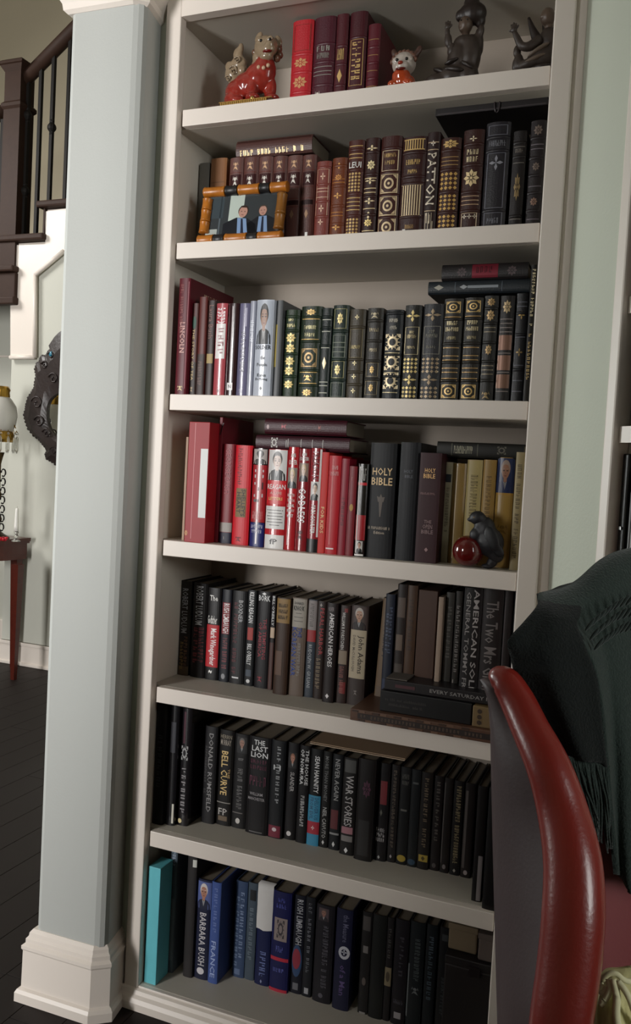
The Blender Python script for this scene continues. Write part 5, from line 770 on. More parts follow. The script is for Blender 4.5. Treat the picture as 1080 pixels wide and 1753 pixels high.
 ('S', 7, 0.5827, 0.132, 0.0, 0.016, 0.2525, 0.158, '1e1b1c', 'j', 'slim dark book with a beige square label', [('R', 0.0, 1, 0.34, 0.52, '7c7058', 'label_panel'), ('O', 'circle', 0.2, 0.8, 0.38, 0.48, '4a4032'), ('X', 6, 0.3, 0.7, 0.6, 0.9, '4c4846', 'd', 'worn_lettering')], {}),
 ('S', 7, 0.6031, 0.1297, 0.0, 0.0332, 0.2558, 0.158, '1c191e', 'j', 'dark purple black book with a white square at its foot', [('R', 0.25, 0.75, 0.06, 0.12, '9a9498', 'paper_label'), ('X', 7, 0.15, 0.85, 0.2, 0.24, '55505a', 'h', 'worn_lettering'), ('X', 5, 0.4, 0.7, 0.45, 0.85, '3a363e', 'd', 'worn_lettering')], {}),
 ('S', 7, 0.6385, 0.132, 0.0, 0.0356, 0.2581, 0.158, '1a1e21', 'j', 'dark grey book with a bone shaped pale mark', [('O', 'scroll', 0.3, 0.8, 0.32, 0.4, '6a6e70'), ('X', 12, 0.4, 0.75, 0.45, 0.85, '4c5254', 'd', 'worn_lettering'), ('R', 0, 0.1, 0.1, 0.6, '6a6e70', 'spine_crease')], {}),
 ('S', 7, 0.6783, 0.132, 0.0, 0.0253, 0.2604, 0.158, '181c20', 'j', 'slim blackish blue book before the last of the bottom row', [('X', 13, 0.3, 0.7, 0.3, 0.9, '4a5660', 'd', 'worn_lettering')], {}),
 ('S', 7, 0.7092, 0.132, 0.0, 0.0278, 0.2616, 0.158, '1a1a1c', 'j', 'last dark book of the bottom row before the tan boxes', [('X', 11, 0.35, 0.75, 0.2, 0.55, '45484a', 'd', 'worn_lettering'), ('R', 0.2, 0.7, 0.88, 0.94, '3a3c3e', 'colour_band')], {}),
 ('L', 2, 0.0936, 0.1, 2.055, 0.0423, 0.2009, 0.12, '4e302b', 'l', 'worn brown book lying flat across the matching brown set', [('X', 18, 0.1, 0.4, 0.1, 0.95, 'c8a878', 'd', 'worn_lettering'), ('R', 0.85, 0.9, 0.02, 0.98, '3a201c', 'spine_crease')], {}),
 ('L', 2, 0.6019, 0.055, 2.0864, 0.0388, 0.2385, 0.15, '1c1718', 'b', 'large dark flat box lying across the tallest books of the second shelf', [('R', 0.05, 0.1, 0.02, 0.98, '4a4244', 'edge_line')], {'tassel': 1}),
 ('L', 3, 0.616, 0.028, 1.6965, 0.0276, 0.2155, 0.15, '1b2228', 'l', 'dark slate book lying across the gilt books of the third shelf, lower of two', [('O', 'dia', 0.2, 0.8, 0.84, 0.94, 'a8a498'), ('R', 0.4, 0.6, 0.3, 0.6, '8a9096', 'gilt_line'), ('O', 'dia', 0.25, 0.75, 0.6, 0.68, 'a0a4a8'), ('R', 0.1, 0.9, 0.72, 0.73, '4a525a', 'gilt_line'), ('R', 0.1, 0.9, 0.26, 0.27, '4a525a', 'gilt_line')], {}),
 ('L', 3, 0.6438, 0.028, 1.7256, 0.0336, 0.1823, 0.15, '1b1718', 'l', 'dark book with a red title patch lying topmost on the third shelf', [('R', 0.1, 0.95, 0.34, 0.64, '7a2030', 'label_panel'), ('O', 'flower', 0.15, 0.8, 0.7, 0.82, '55484a'), ('O', 'flower', 0.15, 0.8, 0.12, 0.24, '55484a'), ('X', 4, 0.4, 0.8, 0.4, 0.6, '4a1420', 'd', 'worn_lettering')], {}),
 ('L', 4, 0.2136, 0.045, 1.3473, 0.0332, 0.236, 0.14, '3c1620', 'l', 'dark maroon book with silver marks lying flat on the red books, lower of two', [('O', 'burst', 0.15, 0.85, 0.76, 0.83, 'd8d4d0'), ('R', 0.2, 0.7, 0.66, 0.667, 'c8c4c0', 'gilt_line'), ('R', 0.2, 0.8, 0.64, 0.647, 'c8c4c0', 'gilt_line'), ('R', 0.2, 0.8, 0.5, 0.507, 'c8c4c0', 'gilt_line'), ('R', 0.2, 0.8, 0.38, 0.387, 'c8c4c0', 'gilt_line'), ('R', 0.2, 0.8, 0.27, 0.277, 'c8c4c0', 'gilt_line')], {}),
 ('L', 4, 0.2322, 0.05, 1.3843, 0.0359, 0.2063, 0.14, '40121c', 'l', 'plain maroon book lying topmost over the red books', [('O', 'circle', 0.3, 0.6, 0.94, 0.97, 'c8b0b0'), ('O', 'scroll', 0.3, 0.7, 0.72, 0.8, '6a2a30'), ('O', 'scroll', 0.3, 0.7, 0.3, 0.34, '6a3a34')], {}),
 ('L', 4, 0.6457, 0.075, 1.3495, 0.0336, 0.1901, 0.15, '23221f', 'j', 'dark olive book lying flat on the cream and gold books', [('X', 13, 0.25, 0.75, 0.58, 0.8, 'b8b49c', 'd', 'worn_lettering'), ('R', 0.1, 0.9, 0.82, 0.83, '5a584c', 'gilt_line'), ('R', 0.1, 0.9, 0.52, 0.53, '5a584c', 'gilt_line'), ('O', 'burst', 0.3, 0.8, 0.2, 0.3, '6a665a')], {}),
]

for row in BOOKS: build_book(row)

# ------------------------------------------------------------------ bamboo picture frame
FR0 = Vector((0.0363, 0.03, 1.842)); FR1 = Vector((0.2593, 0.03, 1.841))
fw = FR1.x - FR0.x; fh = 0.146
pf = thing('picture_frame', 'orange and black bamboo picture frame with a photograph of two men in suits', 'picture frame', (FR0.x, 0.036, SZ[1] + 0.001), (math.radians(-9), 0, 0))
BAM = mat('b06a20', .32, vary=.35, scale=60); BAMD = mat('1b1a1c', .4)
def bamboo(p, q, r, m):
    p, q = Vector(p), Vector(q)
    pts = [p.lerp(q, t) for t in (0, .04, .1, .5, .9, .96, 1)]
    bm = bmesh.new(); tube_bm(bm, pts, [r*.9, r*1.06, r*.98, r*.94, r*.98, r*1.06, r*.9], 12)
    bm_obj('bamboo_segment', bm, m, pf, True)
r = .0125
for a, b, m in ((.0, .27, BAM), (.27, .42, BAMD), (.42, .68, BAM), (.68, .8, BAMD), (.8, 1.0, BAM)):
    bamboo((fw*a + .001, 0, fh - r), (fw*b - .001, 0, fh - r), r, m)
for a, b, m in ((.0, .2, BAM), (.2, .33, BAMD), (.33, .6, BAM), (.6, .72, BAMD), (.72, 1.0, BAM)):
    bamboo((fw*a + .001, 0, r), (fw*b - .001, 0, r), r, m)
for a, b in ((.2, .4), (.4, .6), (.6, .8)):
    bamboo((r, 0, fh*a + .001), (r, 0, fh*b - .001), r, BAM)
for a, b in ((.2, .45), (.45, .8)):
    bamboo((fw - r, 0, fh*a + .001), (fw - r, 0, fh*b - .001), r, mat('8a5a24', .32, vary=.3, scale=60))  # right upright in duller bamboo, its shade put into the colour
box('backing_board', (r, .003, r), (fw - r, .007, fh - r), mat('2a2420', .8), pf)
pw_, ph_ = fw - 2*r - .006, fh - 2*r - .004
P_ = Print(); M_ = lambda h: mat(h, .3)
q = lambda a, b: (a, b)
P_.add('p', *quadgrid(0, 1, 0, 1), M_('32373a'), 0)
P_.add('p', *quadgrid(.02, .22, .45, .98), M_('39444a'), 1)
P_.add('p', *quadgrid(.30, .50, .38, 1.0), M_('bcc8bf'), 1)
P_.add('p', *quadgrid(.0, .16, .02, .22), M_('a9b0aa'), 1)
P_.add('p', *quadgrid(.17, .19, .1, 1.0), M_('566066'), 1)
def man(cx, cy, s, tilt, hair, bald):
    T_ = lambda a, b: (cx + (a*math.cos(tilt) - b*math.sin(tilt))*s, cy + (a*math.sin(tilt) + b*math.cos(tilt))*s*1.5)
    P_.poly('p', [(max(0, cx-.40*s*3), 0), (min(1, cx+.34*s*3), 0), T_(.95, -.75), T_(.35, -.40), T_(-.35, -.40), T_(-1.1, -.85)], M_('15171e'), 2)
    P_.poly('p', [(cx-.05, 0), (cx+.10, 0), T_(.28, -.42), T_(-.28, -.42)], M_('7f9ac0'), 3)
    P_.poly('p', [(cx+.0, 0), (cx+.045, 0), T_(.07, -.45), T_(-.05, -.45)], M_('1c2438'), 4)
    P_.poly('p', [T_(.32*math.cos(i*PI/8), .05 + .36*math.sin(i*PI/8)) for i in range(16)], M_(hair), 5)
    P_.poly('p', [T_(.27*math.cos(i*PI/8), -.02 + .36*math.sin(i*PI/8)) for i in range(16)], M_('b98d7e'), 6)
    P_.poly('p', [T_(-.27, .1), T_(-.2, .0 + .26*bald), T_(.2, .26*bald), T_(.27, .1), T_(.2, .36), T_(-.2, .36)], M_(hair), 7)
    for e in (-.11, .11): P_.poly('p', [T_(e-.05, .03), T_(e+.05, .03), T_(e+.04, -.01), T_(e-.04, -.01)], M_('3a2a26'), 8)
    P_.poly('p', [T_(-.09, -.19), T_(.09, -.19), T_(.06, -.23), T_(-.06, -.23)], M_('7e4a44'), 8)
man(.50, .56, .22, -.12, '33241e', 1.0); man(.77, .56, .19, .06, '4a3c34', 1.15)
vs, fs, ix, ms = P_.parts[('p', 0)]
mesh_obj('photograph', [(r + .003 + a*pw_, .0026 - .0001*l, r + .002 + min(1, max(0, b))*ph_) for a, b, l in vs], fs, ms, pf, ix)
mesh_obj('easel_leg', [(fw*.45, .008, fh*.8), (fw*.55, .008, fh*.8), (fw*.58, .05, .010), (fw*.42, .05, .010), (fw*.45, .011, fh*.8), (fw*.55, .011, fh*.8), (fw*.58, .053, .010), (fw*.42, .053, .010)],
         [(0,1,2,3), (7,6,5,4), (0,4,5,1), (1,5,6,2), (2,6,7,3), (3,7,4,0)], mat('2a2420', .8), pf)
for px, lab in (((0.3327, 0.006, 1.829), 'tiny white paper tag standing at the shelf edge right of the picture frame'), ((0.5606, 0.006, 1.827), 'tiny white paper scrap lying under the gilt striped leather book')):
    tag(box('paper_tag', (px[0]-.003, .004, SZ[1]), (px[0]+.003, .006, SZ[1] + (.009 if 'standing' in lab else .003)), mat('e8e6e2', .8)), lab, 'paper tag')

# ------------------------------------------------------------------ figures on the top shelf
GZ = SZ[0]
K = 0.00142
def fig_origin(px): return px
RED_GL = mat('8e2a20', .22, vary=.45, scale=55, coat=.6)
CREAM_GL = mat('8f7c64', .25, vary=.30, scale=70, coat=.5)
GOLD_GL = mat('b08a48', .3, metal=.5)
DARKM = mat('2c2420', .5)
o0 = Vector((0.1514, 0.05, 2.172))
lion = thing('guardian_lion', 'glazed red and cream guardian lion with curled tail on a gold edged plinth', 'figurine', (o0.x, .048, GZ))
def e(px, py, dy, rx, rz, ry=None, rot=0.0): return ((( px-430)*K, dy, (170-py)*K), (rx*K, (ry or rx)*K, rz*K), (0, rot, 0))
box('plinth', (-.094, -.040, 0), (.080, .050, .008), mat('3a2415', .35), lion, .002)
bmf = bmesh.new()
for i in range(22):
    x = -.055 + i*.0055
    box_bm(bmf, (x, -.0425, .001), (x+.0042, -.040, .0075 + .002*(i % 2)))
box_bm(bmf, (-.058, -.043, .0078), (.078, -.040, .0095))
bm_obj('gold_edging', bmf, GOLD_GL, lion)
B = [e(408,138,.0,23,22,20), e(403,152,-.012,15,12,14), e(425,128,0,26,22,20), e(444,118,0,25,26,19), e(455,108,0,20,28,18), e(440,142,-.016,10,20,9), e(443,155,-.02,13,7,12), e(466,140,.004,10,22,9,.15), e(472,154,-.002,13,7,12), e(398,157,.014,12,8,12), e(412,157,-.020,16,7,10)]
blobs('body', B, RED_GL, lion, .0028)
T_ = [e(396,118,.012,11,14,9), e(391,100,.012,14,16,9), e(402,86,.012,15,14,9), e(410,98,.010,9,9,9), e(400,70,.012,9,12,7), e(405,60,.012,5,9,5), e(385,88,.012,8,9,7)]
blobs('tail', T_, CREAM_GL, lion, .0028)
for (px, py, rr) in ((397, 100, 9), (404, 84, 7), (388, 112, 6)):
    tube('tail_curl', [((px-430)*K + rr*K*t/9*math.cos(t), -.002, (170-py)*K + rr*K*t/9*math.sin(t)) for t in [i*.6 for i in range(16)]], .0017, CREAM_GL, lion, 6)
H_ = [e(458,72,-.006,21,19,17), e(466,80,-.016,14,10,12), e(470,74,-.022,8,6,8), e(462,90,-.014,12,7,10), e(444,84,.004,13,14,13), e(438,98,.004,9,11,10)]
blobs('head', H_, CREAM_GL, lion, .0026)
for s, (px, py) in ((-1, (440,50)), (1, (476,60))):
    blobs('ear', [e(px,py,.004,6,10,4,-.5*s), e(px+4*s*-1,py+8,.004,6,6,5)], CREAM_GL, lion, .002)
bm = bmesh.new()
for i in range(13):
    a = -.5 + i*(PI + 1.0)/12
    ball_bm(bm, ((456 - 430)*K + .031*math.cos(a), .004 + .006*(i % 2), (170-78)*K + .030*math.sin(a)), (.0085, .009, .0085), u=10, v=7)
for i in range(9):
    a = .1 + i*2.9/8
    ball_bm(bm, ((450 - 430)*K - .030*math.sin(a*.9) + .012, .016, (170-92)*K - .020*math.cos(a) + .006), (.009, .010, .009), u=10, v=7)
bm_obj('mane_curls', bm, mat('6a4a38', .3, vary=.3, scale=70, coat=.4), lion, True)
blobs('brow', [e(451,64,-.024,7,5,3.2,.35), e(470,66,-.026,7,5,3.2,-.35)], CREAM_GL, lion, .002)
for px in (456, 472):
    bm = bmesh.new(); ball_bm(bm, ((px-430)*K, -.029, (170-68)*K), .0035); bm_obj('eye', bm, mat('14100e', .1), lion, True)
bm = bmesh.new(); ball_bm(bm, ((468-430)*K, -.028, (170-86)*K), (.012, .006, .003)); bm_obj('mouth', bm, mat('6a1410', .3), lion, True)
bm = bmesh.new()
for px, py in ((452,108),(461,110),(469,107)):
    ball_bm(bm, ((px-430)*K, -.024 + .00003*abs(px-440), (170-py)*K), (.005, .004, .005), u=8, v=6)
bm_obj('collar_bells', bm, mat('c4a184', .2, coat=.5), lion, True)
bm = bmesh.new(); ball_bm(bm, ((447-430)*K, -.033, (170-160)*K), .006); bm_obj('brass_ball', bm, mat('d8b070', .15, metal=.9), lion, True)

o1 = Vector((0.5302, 0.036, 2.162))
lh = thing('lion_head_figurine', 'small white and orange red glazed lion figurine right of the leather books', 'figurine', (o1.x, .036, GZ))
g = lambda px, py, dy, rx, rz, ry=None, rot=0.0: (((px-690)*K, dy, (140-py)*K), (rx*K, (ry or rx)*K, rz*K), (0, rot, 0))
blobs('body', [g(690,128,0,20,13,16), g(688,120,-.006,15,12,13), g(676,133,-.012,8,7,9), g(702,133,-.012,8,7,9)], mat('a8401c', .15, vary=.3, scale=60, coat=.8), lh, .0024)
blobs('head', [g(690,100,0,19,18,15), g(690,108,-.014,12,9,10), g(680,98,-.012,7,6,6), g(700,98,-.012,7,6,6)], mat('b5aaa0', .3, vary=.3, scale=90, coat=.4), lh, .0024)
for px, s in ((674, -1), (712, 1)): blobs('ear', [g(px,82,.0,5,8,4,.5*s), g(px-4*s,88,.0,5,6,5)], mat('4a322a', .4), lh, .002)
for px in (683, 698):
    bm = bmesh.new(); ball_bm(bm, ((px-690)*K, -.021, (140-99)*K), .0034); bm_obj('eye', bm, mat('120d0c', .1), lh, True)
bm = bmesh.new(); ball_bm(bm, (0, -.027, (140-106)*K), (.006, .004, .004)); bm_obj('nose', bm, mat('8a2a14', .25), lh, True)
bm = bmesh.new(); ball_bm(bm, (0, -.0245, (140-114)*K), (.012, .004, .0028)); bm_obj('mouth', bm, mat('5a120c', .25), lh, True)
bm = bmesh.new()
for i in range(9):
    a = PI*(.08 + .84*i/8); ball_bm(bm, (.026*math.cos(a), -.004, (140-100)*K + .024*math.sin(a)), .006, u=8, v=6)
bm_obj('mane', bm, mat('6b4a3c', .4), lh, True)

BRZ = mat('3d332d', .45, vary=.35, scale=60); BRZ2 = mat('2a211d', .4, vary=.3, scale=60)
o2 = Vector((0.6404, 0.06, 2.172))
st = thing('seated_statuette', 'dark seated robed statuette with a big round headdress on the top shelf', 'statuette', (o2.x, .060, GZ))
g = lambda px, py, dy, rx, rz, ry=None, rot=0.0: (((px-780)*K, dy, (128-py)*K), (rx*K, (ry or rx)*K, rz*K), (0, rot, 0))
blobs('robe', [g(752,118,-.01,20,12,18), g(742,124,-.01,12,6,14), g(775,112,0,30,20,22), g(798,112,0,18,22,20), g(800,80,0,17,32,15), g(782,84,-.004,16,26,14), g(790,60,0,17,12,13), g(812,60,.004,7,22,7,-.1), g(815,44,.0,5,10,5)], BRZ, st, .003)
blobs('raised_arm', [g(774,72,-.012,7,10,6,.3), g(768,58,-.016,6,11,5,-.1), g(766,46,-.016,4,8,4)], BRZ, st, .0022)
blobs('hand', [g(766,38,-.016,4.5,5,3.5), g(763,33,-.016,1.6,4,1.6,-.2), g(766,32,-.016,1.6,4.5,1.6), g(769,33,-.016,1.6,4,1.6,.2), g(771,37,-.016,1.6,3.5,1.6,.7)], BRZ, st, .0014)
blobs('head', [g(792,36,-.008,11,13,11), g(792,48,-.002,6,8,6), g(788,38,-.017,3,3,3), g(789,44,-.015,5,3,4)], mat('5a4a3e', .4, vary=.3, scale=60), st, .0022)
blobs('headdress', [g(800,18,.0,22,17,15), g(798,2,.0,12,10,10), g(812,28,.004,8,12,8), g(782,20,-.004,7,9,8)], BRZ2, st, .0026)
for px in (787, 796):
    bm = bmesh.new(); ball_bm(bm, ((px-780)*K, -.0215, (128-33)*K), .0018, u=8, v=6); bm_obj('eye', bm, mat('0e0b0a', .3), st, True)
blobs('lap_folds', [g(760,104,-.02,14,4,5,.4), g(782,106,-.028,16,4,5,.2), g(776,92,-.022,12,3.5,5,-.3), g(800,100,-.022,12,3.5,5,.6)], BRZ2, st, .0022)

o3 = Vector((0.8073, 0.055, 2.176))
s2 = thing('reclining_statuette', 'dark winged statuette leaning back at the right end of the top shelf', 'statuette', (o3.x, .055, GZ))
g = lambda px, py, dy, rx, rz, ry=None, rot=0.0: (((px-915)*K, dy, (106-py)*K), (rx*K, (ry or rx)*K, rz*K), (0, rot, 0))
blobs('base', [g(900,101,0,32,6,26), g(928,97,0,22,8,24), g(868,103,0,16,4,16)], BRZ2, s2, .0028)
blobs('body', [g(925,78,0,24,18,18,-.4), g(935,55,0,16,22,14,-.2), g(908,88,-.01,18,9,14,-.2), g(892,84,-.012,8,14,8,.2), g(890,66,-.01,6,10,6)], BRZ, s2, .003)
blobs('head', [g(930,20,-.004,11,13,11), g(932,34,0,6,9,6), g(924,22,-.013,4,3,4)], mat('5e4e42', .4, vary=.3, scale=60), s2, .0022)
q3 = lambda px, py, dy: ((px-915)*K, dy, (106-py)*K)
for nm, pts, rad, mm in (('wing', [q3(928,66,.010), q3(918,50,.010), q3(909,32,.010), q3(901,12,.010)], [.017, .015, .010, .003], BRZ2),
                         ('wing', [q3(934,62,.018), q3(928,40,.020), q3(922,18,.020)], [.016, .013, .003], BRZ2),
                         ('arm', [q3(922,54,-.012), q3(908,64,-.020), q3(897,62,-.022), q3(890,50,-.022), q3(886,42,-.022)], [.011, .0095, .008, .007, .005], BRZ)):
    tube(nm, catmull(pts, 4), [rad[0] + (rad[-1]-rad[0])*i/(4*(len(pts)-1)) for i in range(4*(len(pts)-1)+1)], mm, s2, 10)
blobs('hand', [g(885,38,-.022,4.5,5,4), g(881,33,-.022,1.6,4,1.6,-.3), g(884,31,-.022,1.6,4.5,1.6), g(887,32,-.022,1.6,4,1.6,.2), g(890,34,-.022,1.5,3.4,1.5,.5), g(880,39,-.022,3.4,1.6,1.6,.3)], BRZ, s2, .0014)
blobs('sash', [g(922,70,-.020,18,3.5,6,-.5), g(915,84,-.022,20,3.5,6,-.35)], mat('6a5c50', .4), s2, .0022)

# ------------------------------------------------------------------ bird on a glass ball, fourth shelf
ob = Vector((0.7387, 0.063, 1.115))
bird = thing('bird_figurine', 'dark bird figurine leaning over a red glass ball on the fourth shelf', 'figurine', (ob.x, .030, SZ[3]))
Kb = 0.00127
g = lambda px, py, dy, rx, rz, ry=None, rot=0.0: (((px-805)*Kb, dy, (970-py)*Kb), (rx*Kb, (ry or rx)*Kb, rz*Kb), (0, rot, 0))
bm = bmesh.new(); ball_bm(bm, (0, 0, 27*Kb), 26.5*Kb, u=24, v=16)
bm_obj('glass_ball', bm, mat('5c1210', .08, coat=.8, vary=.3, scale=20), bird, True)
BD = mat('1f1e22', .5, vary=.3, scale=80)
blobs('body', [g(840,925,.0,24,26,18,-.4), g(832,905,-.002,17,22,14), g(826,898,-.003,14,16,12), g(850,942,.0,14,18,12,-.5), g(818,914,-.006,12,12,10)], BD, bird, .0028)
blobs('head', [g(818,886,-.006,14,12,11), g(826,892,-.004,11,11,10), g(806,890,-.010,5,3.5,4,.3)], BD, bird, .0022)
blobs('wing', [g(846,918,-.018,12,22,5,-.45), g(856,936,-.014,9,14,4,-.6)], mat('17171a', .5, vary=.3, scale=120), bird, .0022)
blobs('tail', [g(846,958,.0,9,12,6,.5), g(838,966,-.002,10,4,6,.1)], BD, bird, .0024)
bm = bmesh.new(); ball_bm(bm, ((814-805)*Kb, -.019, (970-885)*Kb), .0018, u=8, v=6); bm_obj('eye', bm, mat('8a7a60', .1), bird, True)
for dx in (0, 12):
    tube('leg', [((822+dx-805)*Kb, -.006, (970-930)*Kb), ((816+dx-805)*Kb, -.012, (970-946)*Kb)], .0022, BD, bird, 6)

# ------------------------------------------------------------------ lying stack on the fifth shelf
z5 = SZ[4]
a0 = Vector((0.5149, -0.0358, 0.7519))
def lying_box(name, label, cat, x0, x1, y0, y1, z0, z1, m, bev=.002):
    t = thing(name, label, cat, ((x0+x1)/2, (y0+y1)/2, z0))
    cx, cy = (x0+x1)/2, (y0+y1)/2
    box('body', (x0-cx, y0-cy, 0), (x1-cx, y1-cy, z1-z0), m, t, bev)
    return t, cx, cy
yb5 = -.006
xb0 = (0.5049, -0.006, 0.7424)[0]
ta, cx, cy = lying_box('marquetry_box', 'patterned brown wooden box at the bottom of the lying stack on the fifth shelf', 'box', xb0, W - .004, yb5, .20, z5 + .0005, z5 + .027, wood_mat('4a3226', '6b4a38', .45, 8, 60))
box('title_panel', (xb0 + .018 - cx, yb5 - cy - .0012, .007), (W - .03 - cx, yb5 - cy, .019), mat('2c211e', .5), ta)
rr = random.Random(5); v = []; f = []
for i in range(34):
    if rr.random() < .14: continue
    x = xb0 + .025 + i*(W - .07 - xb0)/34 - cx
    for a, c in ((0, .0009), (.0022, .0009)):
        k_ = len(v); zb_ = .0095 + rr.choice((0, 0, .002)); v += [(x+a, yb5-cy-.0016, zb_), (x+a+c, yb5-cy-.0016, zb_), (x+a+c, yb5-cy-.0016, .0165), (x+a, yb5-cy-.0016, .0165)]; f.append((k_, k_+1, k_+2, k_+3))
    k_ = len(v); zb_ = .0095 + rr.choice((0, .0028, .006)); v += [(x, yb5-cy-.0016, zb_), (x+.003, yb5-cy-.0016, zb_), (x+.003, yb5-cy-.0016, zb_+.001), (x, yb5-cy-.0016, zb_+.001)]; f.append((k_, k_+1, k_+2, k_+3))
mesh_obj('worn_lettering', v, f, mat('75604f', .5), ta)
for i in range(16):
    x = xb0 + .004 + i*.0165
    for z_, dz in ((.0012, .0045), (.0205, .0045)):
        if x + .015 < W - .006: box('inlay_tile', (x - cx, yb5 - cy - .0011, z_), (x + .0145 - cx, yb5 - cy, z_ + dz), mat(('5c4030', '3e2a20', '6e5140')[(i + (z_ > .01)) % 3], .5), ta)
xk0 = (0.5673, 0.01, 0.801)[0]; xk1 = (0.7713, 0.01, 0.7881)[0]
zk1 = z5 + .027 + .047
tk, cx, cy = lying_box('boxed_book', 'thick black boxed book lying in the middle of the fifth shelf stack', 'book', xk0, xk1, .010, .185, z5 + .0275, zk1, mat('121113', .4))
for a, b, zz in ((.06, .52, .026), (.10, .48, .015)):
    v = []; f = []; n_ = 24
    for i in range(n_):
        if rr.random() < .15: continue
        x = xk0 + (a + (b-a)*i/n_)*(xk1-xk0) - cx
        for da, hh in ((0, rr.choice((.004, .006))), (.0016, rr.choice((.003, .005)))):
            k_ = len(v); v += [(x+da, .010-cy-.0006, zz), (x+da+.0008, .010-cy-.0006, zz), (x+da+.0008, .010-cy-.0006, zz+hh), (x+da, .010-cy-.0006, zz+hh)]; f.append((k_, k_+1, k_+2, k_+3))
    mesh_obj('worn_lettering', v, f, mat('46403f', .5), tk)
tt, cx, cy = lying_box('ornamented_book', 'tan book end with round ornaments beside the black boxed book', 'book', xk1 + .003, W + .004, .006, .16, z5 + .0275, z5 + .072, mat('76603f', .5, vary=.15, scale=60))
for zz in (.010, .022, .034):
    a = ring_pts(xk1 + .018 - cx, zz, .005, .005, 12)
    mesh_obj('round_ornament', [(x, .006 - cy - .0006, z_) for x, z_ in a], [tuple(range(12))], mat('3d2d22', .5), tt)
xe0 = (0.5732, 0.016, 0.8294)[0]
te, cx, cy = lying_box('lying_book', 'dark book lettered EVERY SATURDAY lying on top of the fifth shelf stack', 'book', xe0, W - .004, .018, .175, zk1 + .0005, zk1 + .024, mat('1c1719', .4))
for tx, a, b, c in (('EVERY SATURDAY IN AU', .38, .97, '8e8a88'),):
    vs, fs = glyphs(tx)
    mesh_obj('title_lettering', [(xe0 + (a + u*(b-a))*(W - .004 - xe0) - cx, .018 - cy - .0006, .008 + v_*.008) for u, v_ in vs], fs, mat(c, .5), te)
box('maroon_panel', (xe0 + .025 - cx, .018 - cy - .0008, .008), (xe0 + .07 - cx, .018 - cy, .015), mat('4a252b', .5), te)
box('page_edges', (xe0 + .003 - cx, .003 + .018 - cy, .0242), (xe0 + .05 - cx, .10 - cy, .027), mat('57504a', .8), te)

# ------------------------------------------------------------------ pale folder on the sixth shelf, paper strips, boxes on the bottom shelf
z6 = SZ[5]
fo0 = (0.3792, 0.085, 0.6452); fo1 = (0.6134, 0.085, 0.6477)
zf = z6 + .262
fd = thing('folder', 'thin tan card folder lying flat across the books of the sixth shelf', 'folder', ((fo0[0]+fo1[0])/2, .18, zf))
hw = (fo1[0]-fo0[0])/2
box('lower_flap', (-hw, -.098, 0), (hw, .10, .0018), mat('b9a48c', .8), fd)
box('upper_flap', (-hw, -.095, .003), (hw, .10, .0048), mat('a38a70', .8, vary=.03, scale=8), fd)
box('spine_fold', (-hw, .098, 0), (hw, .10, .0048), mat('a38a70', .8), fd)

def tan_box(name, label, p0, p1, y0, y1, col):
    t = thing(name, label, 'box', ((p0[0]+p1[0])/2, y0, p1[2]))
    hx = (p1[0]-p0[0])/2; hz = p0[2]-p1[2]
    box('carton', (-hx, 0, 0), (hx, y1-y0, hz), mat(col, .75, vary=.05, scale=20), t, .004)
    box('lid', (-hx-.0015, -.0015, hz*.80), (hx+.0015, y1-y0, hz+.002), mat(col, .75, vary=.05, scale=20), t, .002)
    return t
b0 = (0.7354, 0.1, 0.293); b1 = (0.8005, 0.1, 0.2339)
c0 = (0.8057, 0.08, 0.2941); c1 = (0.8519, 0.08, 0.2372)
zc = min(b1[2], c1[2])
dk = thing('storage_case', 'dark storage case under the two small cartons on the bottom shelf', 'case', ((b0[0] + XR)/2, .09, .0005))
hx = (XR - .003 - b0[0] + .004)/2
box('case_body', (-hx, -.012, 0), (hx, .19, zc - .022), mat('1c1515', .6), dk, .004)
box('case_lid', (-hx, -.015, zc - .0215), (hx, .19, zc - .001), mat('191313', .6), dk, .003)
box('case_latch', (-.012, -.019, zc - .035), (.012, -.0152, zc - .012), mat('3a3434', .3, metal=.6), dk)
tan_box('carton', 'small tan carton on the dark case at the right of the bottom shelf', (b0[0], 0, b0[2]), (b1[0], 0, zc), .10, .24, '85745c')
tan_box('carton', 'small grey brown carton right of the tan one on the bottom shelf', (c0[0], 0, c0[2]), (min(c1[0], XR - .004), 0, zc), .085, .24, '6b5e58')

# ------------------------------------------------------------------ red leather chair with shawl and cushion
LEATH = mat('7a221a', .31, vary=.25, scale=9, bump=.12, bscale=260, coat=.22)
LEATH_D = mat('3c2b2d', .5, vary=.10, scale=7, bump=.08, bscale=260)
LEATH_IN = mat('7b3436', .55, vary=.12, scale=8, bump=.1, bscale=240)
ch = thing('wing_chair', 'red leather wing chair close to the camera with a dark shawl over its back', 'armchair', (1.06, -.86, FLOOR))
chM = Matrix.Translation((-1.06, .86, -FLOOR))
def to_chair(o):
    o.data.transform(chM); o.parent = ch
E_ = [(0.9536, -0.8999, 1.097), (0.9565, -0.9014, 1.047), (0.9644, -0.9032, 0.9573), (0.9754, -0.9053, 0.8373), (0.984, -0.9069, 0.7455), (0.995, -0.909, 0.6274), (1.008, -0.9133, 0.4532)]
R_ = [(0.9531, -0.902, 1.102), (0.9594, -0.9047, 1.104), (0.9702, -0.9082, 1.101), (0.9839, -0.9154, 1.085), (1, -0.9318, 1.064), (1.021, -0.952, 1.037), (1.037, -0.9636, 1.003), (1.05, -0.982, 0.9663), (1.055, -0.9981, 0.9265), (1.055, -1.011, 0.8827), (1.052, -1.026, 0.8301), (1.052, -1.03, 0.7643), (1.055, -1.034, 0.6632), (1.062, -1.034, 0.5063)]
Rr = [.003, .0115, .0155, .0175, .0185, .021, .0235, .0262, .0275, .0272, .0262, .026, .026, .026]
